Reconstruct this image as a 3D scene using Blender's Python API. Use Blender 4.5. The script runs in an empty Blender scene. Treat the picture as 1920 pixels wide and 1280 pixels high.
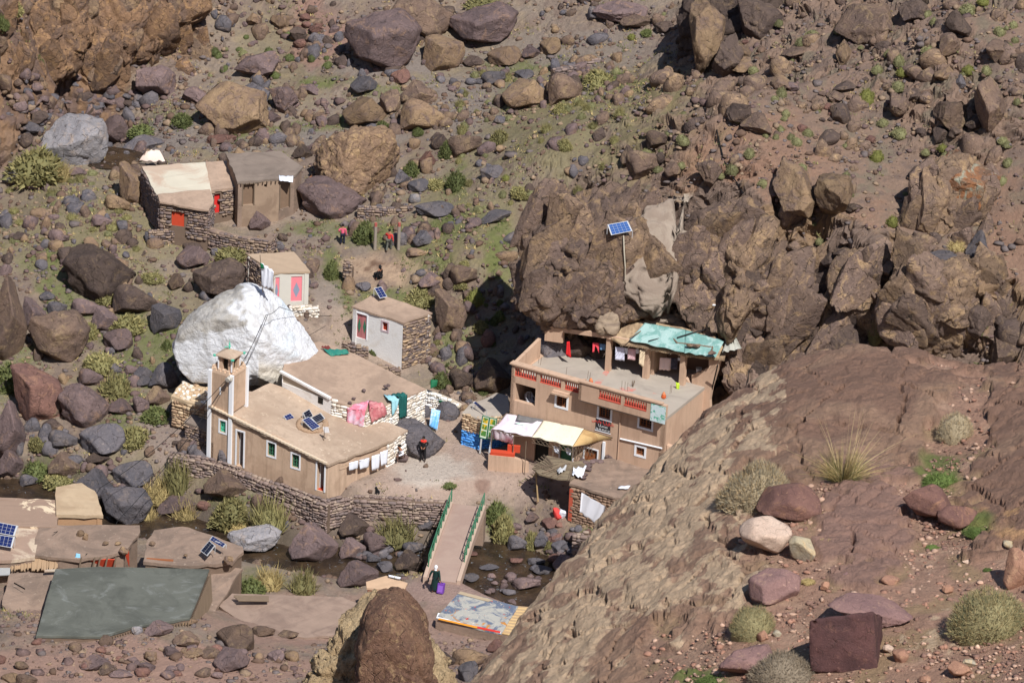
import bpy, math, random
import numpy as np
from mathutils import Vector, Matrix, geometry
random.seed(7); RNG = np.random.default_rng(11)
S = bpy.context.scene
COL = S.collection
# ---------------------------------------------------------------- camera
CAMZ = 130.0; PITCH = math.radians(25); FPX = 8426.0; ROLL = math.asin(.05)
vf = np.array([0, math.cos(PITCH), -math.sin(PITCH)]); _r = np.array([1., 0, 0]); _u = np.array([0, math.sin(PITCH), math.cos(PITCH)])
vr = _r*math.cos(ROLL) + _u*math.sin(ROLL); vu = -_r*math.sin(ROLL) + _u*math.cos(ROLL)
cc = np.array([0, 0, CAMZ])
cam = bpy.data.cameras.new("camera"); camo = bpy.data.objects.new("camera", cam); COL.objects.link(camo)
cam.sensor_width = 36; cam.lens = 36*FPX/1920; cam.clip_start = 1; cam.clip_end = 3000
M = Matrix.Identity(4)
for i in range(3):
    M[i][0] = vr[i]; M[i][1] = vu[i]; M[i][2] = -vf[i]; M[i][3] = cc[i]
camo.matrix_world = M
S.camera = camo
cam.dof.use_dof = True; cam.dof.focus_distance = 270; cam.dof.aperture_fstop = 20
# ---------------------------------------------------------------- light
SUN_EL = math.radians(52); SUN_AZ = math.radians(-66)      # azimuth of the sun measured from +X
w = bpy.data.worlds.new("World"); S.world = w; w.use_nodes = True
nt = w.node_tree; bg = nt.nodes['Background']; sky = nt.nodes.new('ShaderNodeTexSky')
sky.sky_type = 'NISHITA'; sky.sun_disc = False; sky.sun_elevation = SUN_EL; sky.sun_rotation = math.pi/2 - SUN_AZ; sky.altitude = 2000
nt.links.new(sky.outputs[0], bg.inputs[0]); bg.inputs[1].default_value = .105
sl = bpy.data.lights.new("sun", 'SUN'); so = bpy.data.objects.new("sun", sl); COL.objects.link(so)
sl.energy = 5.0; sl.angle = math.radians(.53); sl.color = (1, .965, .92)
sd = Vector((math.cos(SUN_AZ)*math.cos(SUN_EL), math.sin(SUN_AZ)*math.cos(SUN_EL), math.sin(SUN_EL)))
so.rotation_euler = sd.to_track_quat('Z', 'Y').to_euler(); so.location = (60, 100, 300)
S.view_settings.view_transform = 'Standard'; S.view_settings.look = 'None'; S.view_settings.gamma = 1; S.view_settings.exposure = 0.10
# ---------------------------------------------------------------- pixel <-> world (photo pixels, 1920 wide)
def ray(u, v): return vf*FPX + vr*(u-960) - vu*(v-640)
def W(u, v, z):
    d = ray(u, v); return cc + d*((z-CAMZ)/d[2])
def onplane(u, v, P, n):
    d = ray(u, v); n = np.array(n); return cc + d*(((np.array(P)-cc) @ n)/(d @ n))
def aty(u, v, y):
    d = ray(u, v); return cc + d*(y/d[1])
def proj(p):
    q = np.asarray(p) - cc; z = q @ vf
    return 960 + FPX*(q @ vr)/z, 640 - FPX*(q @ vu)/z
def ppm(p): return FPX/((np.array(p)-cc) @ vf)
def sc(r, g, b, k=1.0):
    return tuple(min(.95, k*((c/255/12.92) if c < 11 else ((c/255+.055)/1.055)**2.4)) for c in (r, g, b))
# ---------------------------------------------------------------- noise
def _h(ix, iy, iz, s=0):
    n = (ix*374761393 + iy*668265263 + iz*1274126177 + s*974634777) & 0xffffffff
    n = ((n ^ (n >> 13))*1274126177) & 0xffffffff
    n = ((n ^ (n >> 15))*2246822519) & 0xffffffff
    return ((n ^ (n >> 16)) & 0xffff)/65535.0
def vnoise(P, s=0):
    I = np.floor(P).astype(np.int64); f = P-I; f = f*f*(3-2*f)
    x, y, z = I[:, 0], I[:, 1], I[:, 2]; r = 0
    for dx in (0, 1):
        wx = f[:, 0] if dx else 1-f[:, 0]
        for dy in (0, 1):
            wy = f[:, 1] if dy else 1-f[:, 1]
            for dz in (0, 1):
                wz = f[:, 2] if dz else 1-f[:, 2]
                r = r + wx*wy*wz*_h(x+dx, y+dy, z+dz, s)
    return r*2-1
def fbm(P, o=4, s=0, g=.5):
    a = 1; r = 0; t = 0
    for i in range(o):
        r = r + a*vnoise(P*2**i + 17.3*i, s+i); t += a; a *= g
    return r/t
def worley(P, s=0):
    """F1, F2 and a random value of the nearest cell"""
    I = np.floor(P).astype(np.int64); n = len(P)
    f1 = np.full(n, 9.); f2 = np.full(n, 9.); cid = np.zeros(n)
    for dx in (-1, 0, 1):
        for dy in (-1, 0, 1):
            for dz in (-1, 0, 1):
                J = I + np.array([dx, dy, dz]); a, b, c = J[:, 0], J[:, 1], J[:, 2]
                q = np.stack([a+_h(a, b, c, s), b+_h(a, b, c, s+1), c+_h(a, b, c, s+2)], 1)
                d = np.linalg.norm(P-q, axis=1); near = d < f1
                f2 = np.where(near, f1, np.minimum(f2, d)); cid = np.where(near, _h(a, b, c, s+3), cid); f1 = np.where(near, d, f1)
    return f1, f2, cid
def blocky(P, s=0, st=(1, 1, 1)):
    """tilted facets split by cracks, about -1..1"""
    Q = P*np.array(st) + .22*np.stack([vnoise(P*1.3, s+50), vnoise(P*1.3, s+60), vnoise(P*1.3, s+70)], 1)
    I = np.floor(Q).astype(np.int64); n = len(P); f1 = np.full(n, 9.); f2 = np.full(n, 9.); h = np.zeros(n)
    for dx in (-1, 0, 1):
        for dy in (-1, 0, 1):
            for dz in (-1, 0, 1):
                a, b, c = I[:, 0]+dx, I[:, 1]+dy, I[:, 2]+dz
                q = np.stack([a+_h(a, b, c, s), b+_h(a, b, c, s+1), c+_h(a, b, c, s+2)], 1); v = Q-q; d = np.linalg.norm(v, axis=1)
                t = (_h(a, b, c, s+3)-.5)*1.3 + v[:, 0]*(_h(a, b, c, s+4)-.5)*2 + v[:, 1]*(_h(a, b, c, s+5)-.5)*2 + v[:, 2]*(_h(a, b, c, s+6)-.5)*2
                near = d < f1; f2 = np.where(near, f1, np.minimum(f2, d)); h = np.where(near, t, h); f1 = np.where(near, d, f1)
    e = np.clip((f2-f1)/.10, 0, 1)
    return h*e**.3 - .55*(1-e)**2
def sstep(a, b, x):
    t = np.clip((x-a)/(b-a), 0, 1); return t*t*(3-2*t)
# ---------------------------------------------------------------- object helpers
OFF = {}
def tag(o, label=None, cat=None, group=None, kind=None):
    if label: o['label'] = label
    if cat: o['category'] = cat
    if group: o['group'] = group
    if kind: o['kind'] = kind
    return o
def thing(name, label, cat, loc, group=None):
    o = bpy.data.objects.new(name, None); COL.objects.link(o); o.empty_display_size = .3
    o.location = tuple(float(a) for a in loc); OFF[o] = np.array(loc, float)
    return tag(o, label, cat, group)
def mk(name, V, Fs, mat, parent=None, smooth=False, uvcol=None, loc=None):
    """a mesh object from world coordinates"""
    V = np.asarray(V, float).reshape(-1, 3)
    off = OFF[parent] if parent is not None else (np.array(loc, float) if loc is not None else V.mean(0)*np.array([1, 1, 0]) + np.array([0, 0, V[:, 2].min()]))
    me = bpy.data.meshes.new(name); me.from_pydata((V-off).tolist(), [], [tuple(int(i) for i in f) for f in Fs])
    for m in (mat if isinstance(mat, (list, tuple)) else [mat]): me.materials.append(m)
    if smooth: me.polygons.foreach_set('use_smooth', [True]*len(me.polygons))
    o = bpy.data.objects.new(name, me); COL.objects.link(o)
    if parent is not None: o.parent = parent
    else: o.location = tuple(off)
    OFF[o] = off
    return o
def fastmesh(name, V, Fa, mat, smooth=False):
    """numpy arrays; Fa is (n,3) or (n,4)"""
    me = bpy.data.meshes.new(name); k = Fa.shape[1]
    me.vertices.add(len(V)); me.vertices.foreach_set('co', V.astype(np.float32).ravel())
    me.loops.add(Fa.size); me.loops.foreach_set('vertex_index', Fa.astype(np.int32).ravel())
    me.polygons.add(len(Fa)); me.polygons.foreach_set('loop_start', np.arange(len(Fa), dtype=np.int32)*k)
    try: me.polygons.foreach_set('loop_total', np.full(len(Fa), k, dtype=np.int32))
    except Exception: pass
    if smooth: me.polygons.foreach_set('use_smooth', np.ones(len(Fa), dtype=bool))
    me.update(calc_edges=True); me.validate()
    if mat: me.materials.append(mat)
    return me
def link(name, me, loc=(0, 0, 0), parent=None):
    o = bpy.data.objects.new(name, me); COL.objects.link(o); o.location = loc
    if parent is not None: o.parent = parent
    return o
def unit(a):
    a = np.asarray(a, float); return a/np.linalg.norm(a)
class G:
    """collects boxes, quads and tubes in world space"""
    def __init__(s): s.V = []; s.F = []
    def add(s, V, F):
        n = len(s.V); s.V += [tuple(v) for v in V]; s.F += [tuple(i+n for i in f) for f in F]; return s
    def hexa(s, P):      # 8 points: bottom 4 (ccw), top 4
        return s.add(P, [(3, 2, 1, 0), (4, 5, 6, 7), (0, 1, 5, 4), (1, 2, 6, 5), (2, 3, 7, 6), (3, 0, 4, 7)])
    def box(s, o, a, b, c):      # origin and three edge vectors
        o, a, b, c = [np.array(q, float) for q in (o, a, b, c)]
        return s.hexa([o, o+a, o+a+b, o+b, o+c, o+a+c, o+a+b+c, o+b+c])
    def cbox(s, c, ax, sx, ay, sy, az, sz):
        c, ax, ay, az = [np.array(q, float) for q in (c, ax, ay, az)]
        return s.box(c-ax*sx/2-ay*sy/2-az*sz/2, ax*sx, ay*sy, az*sz)
    def tube(s, pts, r, n=6, cap=True):
        pts = [np.array(p, float) for p in pts]; rs = r if isinstance(r, (list, tuple)) else [r]*len(pts); b = len(s.V)
        for i, p in enumerate(pts):
            t = unit(pts[min(i+1, len(pts)-1)]-pts[max(i-1, 0)]); a = unit(np.cross(t, [0, 0, 1] if abs(t[2]) < .9 else [1, 0, 0])); c = np.cross(t, a)
            for k in range(n):
                an = 2*math.pi*k/n; s.V.append(tuple(p + rs[i]*(a*math.cos(an)+c*math.sin(an))))
        for i in range(len(pts)-1):
            for k in range(n):
                k2 = (k+1) % n; s.F.append((b+i*n+k, b+i*n+k2, b+(i+1)*n+k2, b+(i+1)*n+k))
        if cap: s.F.append(tuple(b+k for k in range(n))[::-1]); s.F.append(tuple(b+(len(pts)-1)*n+k for k in range(n)))
        return s
    def obj(s, name, mat, parent=None, smooth=False): return mk(name, s.V, s.F, mat, parent, smooth)
# ---------------------------------------------------------------- materials
def newmat(name, rough=.9):
    m = bpy.data.materials.new(name); m.use_nodes = True; b = m.node_tree.nodes['Principled BSDF']
    b.inputs['Roughness'].default_value = rough; b.inputs['Specular IOR Level'].default_value = .25
    return m, m.node_tree, b
class N:
    def __init__(s, nt): s.nt = nt; s.L = nt.links
    def n(s, t, **kw):
        x = s.nt.nodes.new(t)
        for k, v in kw.items(): setattr(x, k, v)
        return x
    def pos(s, scale=1.0, rnd=False, stretch=None):
        g = s.n('ShaderNodeNewGeometry'); out = g.outputs['Position']
        if rnd:
            oi = s.n('ShaderNodeObjectInfo'); a = s.n('ShaderNodeVectorMath', operation='SCALE'); a.inputs[0].default_value = (91, 57, 33)
            s.L.new(oi.outputs['Random'], a.inputs['Scale']); b = s.n('ShaderNodeVectorMath', operation='ADD'); s.L.new(out, b.inputs[0]); s.L.new(a.outputs[0], b.inputs[1]); out = b.outputs[0]
        if stretch:
            m = s.n('ShaderNodeVectorMath', operation='MULTIPLY'); s.L.new(out, m.inputs[0]); m.inputs[1].default_value = stretch; out = m.outputs[0]
        return out
    def noise(s, vec, scale, detail=4, rough=.6, dist=0):
        x = s.n('ShaderNodeTexNoise'); x.inputs['Scale'].default_value = scale; x.inputs['Detail'].default_value = detail; x.inputs['Roughness'].default_value = rough; x.inputs['Distortion'].default_value = dist
        s.L.new(vec, x.inputs['Vector']); return x.outputs['Fac']
    def voro(s, vec, scale, feature='F1', out='Distance'):
        x = s.n('ShaderNodeTexVoronoi', feature=feature); x.inputs['Scale'].default_value = scale; s.L.new(vec, x.inputs['Vector']); return x.outputs[out]
    def ramp(s, fac, a, b, ca=0, cb=1):
        x = s.n('ShaderNodeMapRange'); x.inputs[1].default_value = a; x.inputs[2].default_value = b; x.inputs[3].default_value = ca; x.inputs[4].default_value = cb; s.L.new(fac, x.inputs[0]); return x.outputs[0]
    def mix(s, fac, a, b, mode='MIX'):
        x = s.n('ShaderNodeMix', data_type='RGBA', blend_type=mode); i = x.inputs
        for inp, val in ((i[0], fac), (i[6], a), (i[7], b)):
            if isinstance(val, (int, float)): inp.default_value = val
            elif isinstance(val, tuple): inp.default_value = (*val[:3], 1)
            else: s.L.new(val, inp)
        return x.outputs[2]
    def math(s, op, a, b=0):
        x = s.n('ShaderNodeMath', operation=op)
        for inp, val in zip(x.inputs, (a, b)):
            if isinstance(val, (int, float)): inp.default_value = val
            else: s.L.new(val, inp)
        return x.outputs[0]
    def bump(s, h, strength, dist, bsdf, prev=None):
        x = s.n('ShaderNodeBump'); x.inputs['Strength'].default_value = strength; x.inputs['Distance'].default_value = dist; s.L.new(h, x.inputs['Height'])
        if prev is not None: s.L.new(prev, x.inputs['Normal'])
        s.L.new(x.outputs[0], bsdf.inputs['Normal']); return x.outputs[0]
def rockmat(name, c1, c2, c3, patch=.58, sc_=1.0, crack=.5, bump=.8, stretch=None, vary=.25, sharp=.06, bd=.05):
    """weathered rock: two tones in big soft areas, a third in ragged patches (varnish or broken faces), cracks and grain"""
    m, nt, b = newmat(name); q = N(nt); p = q.pos(rnd=True, stretch=stretch)
    big = q.noise(p, .55*sc_, 4, .6, .4); col = q.mix(q.ramp(big, .38, .62), c1, c2)
    pa = q.noise(p, 1.1*sc_, 8, .68, .9); col = q.mix(q.ramp(pa, patch-sharp, patch+sharp), col, c3)
    fine = q.noise(p, 9*sc_, 6, .7); col = q.mix(1.0, col, q.mix(fine, (.52, .5, .5), (1.46, 1.44, 1.42)), 'MULTIPLY'); col = q.mix(q.ramp(q.noise(p, 4.2*sc_, 8, .75, .3), .60, .66, 0, .7), col, tuple(min(1, x*1.5) for x in c3)); col = q.mix(q.ramp(q.noise(p, 2.1*sc_, 8, .75, 1.2), .36, .31, 0, .6), col, tuple(x*.55 for x in c2))
    oi = q.n('ShaderNodeObjectInfo'); vv = q.ramp(oi.outputs['Random'], 0, 1, 1-vary, 1+vary); cmb = q.n('ShaderNodeCombineColor'); [q.L.new(vv, i) for i in cmb.inputs]
    col = q.mix(1.0, col, cmb.outputs[0], 'MULTIPLY')
    cr = q.voro(p, 1.3*sc_, 'DISTANCE_TO_EDGE'); crk = q.ramp(cr, 0, .035)
    wv = q.noise(p, 2.4*sc_, 2); cm = q.math('MAXIMUM', crk, q.ramp(wv, .42, .5)); col = q.mix(q.math('MULTIPLY', q.math('SUBTRACT', 1, cm), crack), col, (.03, .024, .02))
    q.L.new(col, b.inputs['Base Color'])
    h = q.math('ADD', q.math('MULTIPLY', q.noise(p, 3.2*sc_, 10, .72, .6), 1.0), q.math('MULTIPLY', cm, .25))
    q.bump(h, bump, .28, b)
    return m
def plain(name, c, rough=.85, var=.18, scale=2.0, c2=None, spots=None, bump=.0, metallic=0, lo=.45, hi=.6, stretch=None, streak=None):
    m, nt, b = newmat(name, rough); q = N(nt); p = q.pos(stretch=stretch); b.inputs['Metallic'].default_value = metallic
    n1 = q.noise(p, scale, 5, .6, .3)
    col = q.mix(1.0, c, q.mix(n1, (1-var,)*3, (1+var,)*3), 'MULTIPLY')
    if c2: col = q.mix(q.ramp(q.noise(p, scale*.35, 6, .65, .8), lo, hi), col, c2)
    if spots: col = q.mix(q.ramp(q.noise(p, scale*3, 4, .6), .62, .7), col, spots)
    if streak: col = q.mix(q.ramp(q.noise(q.pos(stretch=(1, 1, .10)), 2.6, 7, .7), .50, .72, 0, .75), col, streak); col = q.mix(q.ramp(q.noise(q.pos(), 7, 6, .7), .58, .75, 0, .5), col, streak)
    q.L.new(col, b.inputs['Base Color'])
    if bump: q.bump(q.noise(p, scale*5, 6, .7), bump, .05, b)
    return m
def flat(name, c, rough=.6, metallic=0):
    m, nt, b = newmat(name, rough); b.inputs['Base Color'].default_value = (*c[:3], 1); b.inputs['Metallic'].default_value = metallic; return m
RM = {
 'p': rockmat('purple_rock', sc(124, 106, 104), sc(104, 90, 90), sc(146, 120, 104), .60),
 'g': rockmat('slate_rock', sc(108, 103, 106), sc(94, 92, 98), sc(128, 118, 114), .60),
 't': rockmat('tan_rock', sc(150, 127, 100), sc(132, 110, 90), sc(118, 100, 90), .56),
 'd': rockmat('dark_rock', sc(96, 82, 74), sc(84, 72, 68), sc(122, 104, 86), .60),
 'l': rockmat('pale_rock', sc(156, 153, 155), sc(142, 140, 144), sc(172, 158, 148), .60, crack=.7),
 'r': rockmat('red_rock', sc(128, 96, 86), sc(110, 84, 78), sc(146, 112, 94), .6),
 'b': rockmat('brown_rock', sc(122, 102, 88), sc(104, 88, 80), sc(140, 120, 96), .57),
}
# ================================================================ TERRAIN
CP = [  # photo pixel and height of the ground there
 (0,1280,5.3),(300,1280,5.2),(600,1280,5),(900,1280,4.9),(1200,1280,4.9),(0,1215,5.2),(130,1205,5.25),(250,1188,5.3),(350,1168,5.2),(420,1185,4.6),(560,1200,3.6),(750,1200,2.9),(900,1230,3),(1010,1190,2.7),
 (820,1110,2.5),(700,1115,1.8),(900,1150,2.5),(450,1120,2.5),(300,1100,2.8),(100,1080,3),(0,1000,2.4),(240,1000,1.9),
 (870,940,2.6),(700,925,2.6),(600,930,2.6),(450,870,2.7),(380,850,2.7),(1000,900,2.6),(1060,985,1.7),(1150,1000,1.7),(1250,900,2.6),(1200,1100,2.0),
 (800,850,2.7),(850,780,3.0),(920,840,2.7),(1000,870,2.7),(1150,880,2.7),(250,900,1.9),(100,880,1.2),(0,850,1.6),(200,790,2.6),(50,700,3.2),(300,690,3.9),(330,800,2.9),
 (0,600,4.6),(150,555,5.4),(300,520,6.1),(400,450,7.2),(250,470,7),(100,400,7.8),(0,330,8),(200,290,8),(500,300,8.9),(300,200,9.2),(100,200,9.2),(450,130,11),(550,60,12.6),(600,200,10.3),
 (600,560,6.4),(620,500,7.0),(700,480,7.6),(650,430,8),(750,420,8.6),(610,650,4.7),(700,690,4.1),(560,600,6),
 (860,400,9.6),(900,300,11),(800,200,11.5),(700,100,13),(900,100,13),(1000,200,12.6),(1100,150,13.8),(1200,90,15),(1000,30,15),(800,0,15),(1050,300,13.2),
 (850,550,7),(900,650,4.9),(950,700,3.9),(900,480,9),(955,600,6),(780,650,4.4),(880,730,3.2),
 (-60,140,10),(100,160,9.8),(250,150,10),(370,120,10.8),(0,0,15),(200,0,15),(330,0,14.8),(430,0,14),(100,-250,26),(400,-200,20),
 (-60,-250,26),(1250,750,3),(1400,850,3),(1400,700,4),(1600,600,6),(1900,500,8),(1300,500,9),(1500,300,13),(1800,200,16),(1400,60,17),(1050,430,9.5),(1100,560,7),
 (900,-250,22),(1500,-200,24),(1400,1000,3),(-200,600,5),(-200,1000,2.5),(-200,300,8.5)]
_P = np.array([W(u, v, z) for u, v, z in CP]); _xy = _P[:, :2]/50.0; _zz = _P[:, 2]
def _tps(r2): return np.where(r2 > 0, .5*r2*np.log(np.maximum(r2, 1e-12)), 0)
_n = len(_xy); _d2 = ((_xy[:, None]-_xy[None])**2).sum(2); _A = np.zeros((_n+3, _n+3)); _A[:_n, :_n] = _tps(_d2)+np.eye(_n)*2e-4
_A[:_n, _n] = 1; _A[:_n, _n+1:] = _xy; _A[_n, :_n] = 1; _A[_n+1:, :_n] = _xy.T
_w = np.linalg.solve(_A, np.concatenate([_zz, [0, 0, 0]]))
def poly_dist(x, y, pl):
    d = np.full(x.shape, 1e9)
    for (ax, ay), (bx, by) in zip(pl[:-1], pl[1:]):
        vx, vy = bx-ax, by-ay; t = np.clip(((x-ax)*vx+(y-ay)*vy)/(vx*vx+vy*vy), 0, 1); d = np.minimum(d, np.hypot(x-ax-t*vx, y-ay-t*vy))
    return d
def px_poly(L, z): return [tuple(W(u, v, z)[:2]) for u, v in L]
RIVER = px_poly([(-400, 900), (-60, 915), (60, 925), (150, 960), (300, 985), (420, 1015), (520, 1048), (640, 1058), (740, 1060), (830, 1050), (920, 1070), (1000, 1088), (1100, 1110), (1250, 1140), (1500, 1170)], .1)
BANK = px_poly([(330, 868), (440, 905), (560, 962), (640, 975), (800, 975), (880, 960)], 1.2)
def base_h(x, y):
    xc = np.clip(x, -52, 52); yc = np.clip(y, 212, 345); X = np.stack([xc, yc], 1)/50
    z = np.zeros(len(x))
    for i in range(0, len(x), 20000):
        Xi = X[i:i+20000]; z[i:i+20000] = _tps(((Xi[:, None]-_xy[None])**2).sum(2)) @ _w[:_n]
    z += _w[_n] + X @ _w[_n+1:]
    # river bed
    d = poly_dist(x, y, RIVER); wd = 1.5+.4*np.sin(x*.5)+2.0*np.exp(-((x-.2)/3.6)**2)
    z = np.minimum(z, -.45 + np.maximum(0, d-wd)*.75 + .0*z)*(d < 9) + z*(d >= 9)
    # near valley side: rises towards the photographer's hill, staying below the line of sight
    yy = 217-y; z = np.where(yy > 0, np.maximum(4.6+yy*.55, z), z)
    # the big rocky hill on the right: sloping top, steep front behind the guesthouse, ravine on its left side
    yb = np.interp(x, [-2, 1, 4, 11, 14, 21, 31, 60], [264.2, 263, 262.8, 262.3, 260.8, 257.5, 252.5, 246]) + .5*np.sin(x*1.1)+.35*np.sin(x*2.7+1)
    xl = np.interp(y, [250, 262, 272, 285, 297, 320], [.6, 1.2, 2.6, 5.8, 9.2, 14]) + .4*np.sin(y*1.3)
    top = 17.2 + .42*(y-262) + .2*(x-4) + .9*np.sin(x*.35+y*.2)
    zt = np.interp(x, [0, 14, 21, 31], [17.4, 17.6, 18.2, 19.5]); front = zt + 3.3*(y-yb); left = np.where(y < 266, np.minimum(z, np.interp(y, [250, 262, 266], [4, 6, 8])), z) + np.interp(y, [255, 263, 268, 274, 290], [5, 4.5, 1.6, .75, .45])*(x-xl)
    a_ = np.minimum(front, left); k_ = .8; h_ = np.clip(.5+.5*(a_-top)/k_/2, 0, 1); hr = a_*(1-h_)+top*h_-k_*2*h_*(1-h_)
    z = np.maximum(z, hr)
    # far outside: keep rising gently
    ex = np.maximum(np.abs(x)-52, 0); ey = np.maximum(y-345, 0); z = z + ex*.35 + ey*.45
    return z
def axis(a, b, st, lo, hi):
    mid = np.arange(a, b+st/2, st); out = [b]; s = st
    while out[-1] < hi: s *= 1.35; out.append(out[-1]+s)
    neg = [a]; s = st
    while neg[-1] > lo: s *= 1.35; neg.append(neg[-1]-s)
    return np.array(neg[:0:-1]+list(mid)+out[1:])
XS = axis(-42, 44, .21, -260, 260); YS = axis(219, 326, .23, 40, 620)
GX, GY = np.meshgrid(XS, YS); gx = GX.ravel(); gy = GY.ravel()
gz = base_h(gx, gy)
Zg = gz.reshape(GX.shape)
Zg[1:-1, 1:-1] = (Zg[1:-1, 1:-1]*2 + Zg[:-2, 1:-1] + Zg[2:, 1:-1] + Zg[1:-1, :-2] + Zg[1:-1, 2:])/6
def hgt(x, y):
    x = np.atleast_1d(np.asarray(x, float)); y = np.atleast_1d(np.asarray(y, float))
    i = np.clip(np.searchsorted(XS, x)-1, 0, len(XS)-2); j = np.clip(np.searchsorted(YS, y)-1, 0, len(YS)-2)
    a = np.clip((x-XS[i])/(XS[i+1]-XS[i]), 0, 1); b = np.clip((y-YS[j])/(YS[j+1]-YS[j]), 0, 1)
    return (Zg[j, i]*(1-a)+Zg[j, i+1]*a)*(1-b) + (Zg[j+1, i]*(1-a)+Zg[j+1, i+1]*a)*b
def hit(u, v):
    """point of the ground seen at a photo pixel"""
    d = ray(u, v); ys = np.arange(205, 400, .12); P = cc + d*(ys/d[1])[:, None]
    k = np.argmax(P[:, 2] < hgt(P[:, 0], P[:, 1])); return P[k]
# --- colours of the ground, one per vertex; the grid is finer where the cliffs stand
def rows(segs):
    out = [segs[0][0]]
    for a_, b_, st in segs: out += list(np.arange(out[-1]+st, b_+st*.5, st))
    return np.array(out)
XM = np.concatenate([XS[XS < -42], rows([(-42, .2, .20), (.2, 3.4, .07), (3.4, 44, .17)]), XS[XS > 44.2]])
YM1 = np.concatenate([YS[YS < 219], rows([(219, 247, .21), (247, 264.5, .062), (264.5, 294, .19), (294, 304, .075), (304, 326, .26)]), YS[YS > 326.2]]); NR = len(YM1)
YM = np.repeat(YM1[:, None], len(XM), 1)
gx = np.repeat(XM[None], NR, 0).ravel(); gy = YM.ravel(); gzz = hgt(gx, gy)
e_ = .25; hx = (hgt(gx+e_, gy)-hgt(gx-e_, gy))/(2*e_); hy = (hgt(gx, gy+e_)-hgt(gx, gy-e_))/(2*e_)
slope = np.hypot(hx, hy)
nrm = np.stack([-hx, -hy, np.ones(len(gx))], 1); nrm /= np.linalg.norm(nrm, axis=1)[:, None]
Pg = np.stack([gx, gy, gzz], 1)
U_, V_ = proj(Pg)
def ell(u, v, a, b, rot=0, soft=.35):
    c, s = math.cos(math.radians(rot)), math.sin(math.radians(rot)); du = U_-u; dv = V_-v
    r = np.hypot((du*c+dv*s)/a, (-du*s+dv*c)/b) + .95*edge_n
    return 1-sstep(1-soft, 1+soft, r)
edge_n = fbm(Pg*.7, 5, 5, .65); n2 = fbm(Pg*.35, 4, 9); n3 = fbm(Pg*2.2, 3, 23)
col = np.tile(np.array(sc(139, 125, 112)), (len(gx), 1))
def paint(mask, c, k=1.0):
    global col; m = np.clip(mask*k, 0, 1)[:, None]; col = col*(1-m) + np.array(c)*m
paint(sstep(-.1, .3, n2), sc(128, 112, 101)); paint(sstep(.05, .35, n3), sc(152, 134, 112), .6)
# right hand slope: redder earth
right = sstep(0, 4, gx-np.interp(gy, [250, 262, 272, 285, 297, 320], [.6, 1.2, 2.6, 5.8, 9.2, 14]))*sstep(250, 256, gy)
paint(right, sc(136, 114, 99)); paint(right*sstep(.0, .25, fbm(Pg*.9, 4, 31)), sc(122, 112, 96), .8); paint(right*sstep(.1, .3, fbm(Pg*1.4, 5, 32)), sc(118, 101, 92), .8)
for a in [(1420, 300, 130, 90), (1500, 430, 150, 60), (1350, 330, 90, 60), (1880, 560, 60, 200)]: paint(ell(*a), sc(150, 117, 97), .6)
rocky = np.clip(sstep(1.05, 1.5, slope+.35*edge_n), 0, 1)*(gy > 240)
olive = sc(128, 122, 82); green = sc(104, 112, 64); dgreen = sc(88, 102, 52); straw = sc(168, 148, 102)
for a in [(1000, 330, 240, 190, -25), (870, 430, 150, 90, -10), (1100, 230, 200, 80, -10), (120, 420, 200, 120, 0), (330, 620, 160, 110), (880, 600, 90, 160, 10), (420, 270, 150, 40), (1000, 150, 260, 80), (230, 450, 180, 60), (420, 960, 110, 60, 20), (250, 820, 60, 120), (560, 100, 120, 80)]:
    paint(ell(*a)*(1-rocky), olive, .34)
grassmask = np.zeros(len(gx))
for a in [(110, 495, 60, 35), (130, 545, 60, 60, 40), (300, 650, 110, 45, -15), (250, 690, 60, 40), (30, 700, 50, 50), (240, 780, 60, 50), (600, 235, 110, 14, -8), (450, 255, 60, 18, -20), (270, 240, 80, 16, -10), (340, 225, 50, 20), (620, 153, 60, 14), (700, 170, 60, 10), (600, 430, 60, 16), (690, 440, 60, 24), (790, 500, 50, 36, 15), (860, 345, 30, 30), (850, 420, 60, 25, -10), (940, 470, 30, 60), (1000, 120, 90, 16), (1140, 150, 60, 14), (1030, 170, 80, 16), (450, 960, 60, 40, 20), (490, 1090, 50, 20), (70, 310, 60, 40), (640, 590, 20, 90), (620, 510, 20, 50), (740, 560, 60, 20), (230, 620, 50, 40), (840, 905, 22, 12), (1100, 990, 40, 14, 30), (940, 985, 30, 40), (850, 650, 30, 40), (100, 880, 60, 40), (960, 860, 60, 8)]:
    mk_ = ell(*a); grassmask = np.maximum(grassmask, mk_)
grassmask *= (1-rocky); paint(grassmask*(.55+.45*sstep(-.3, .2, n3)), green, .8)
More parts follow.
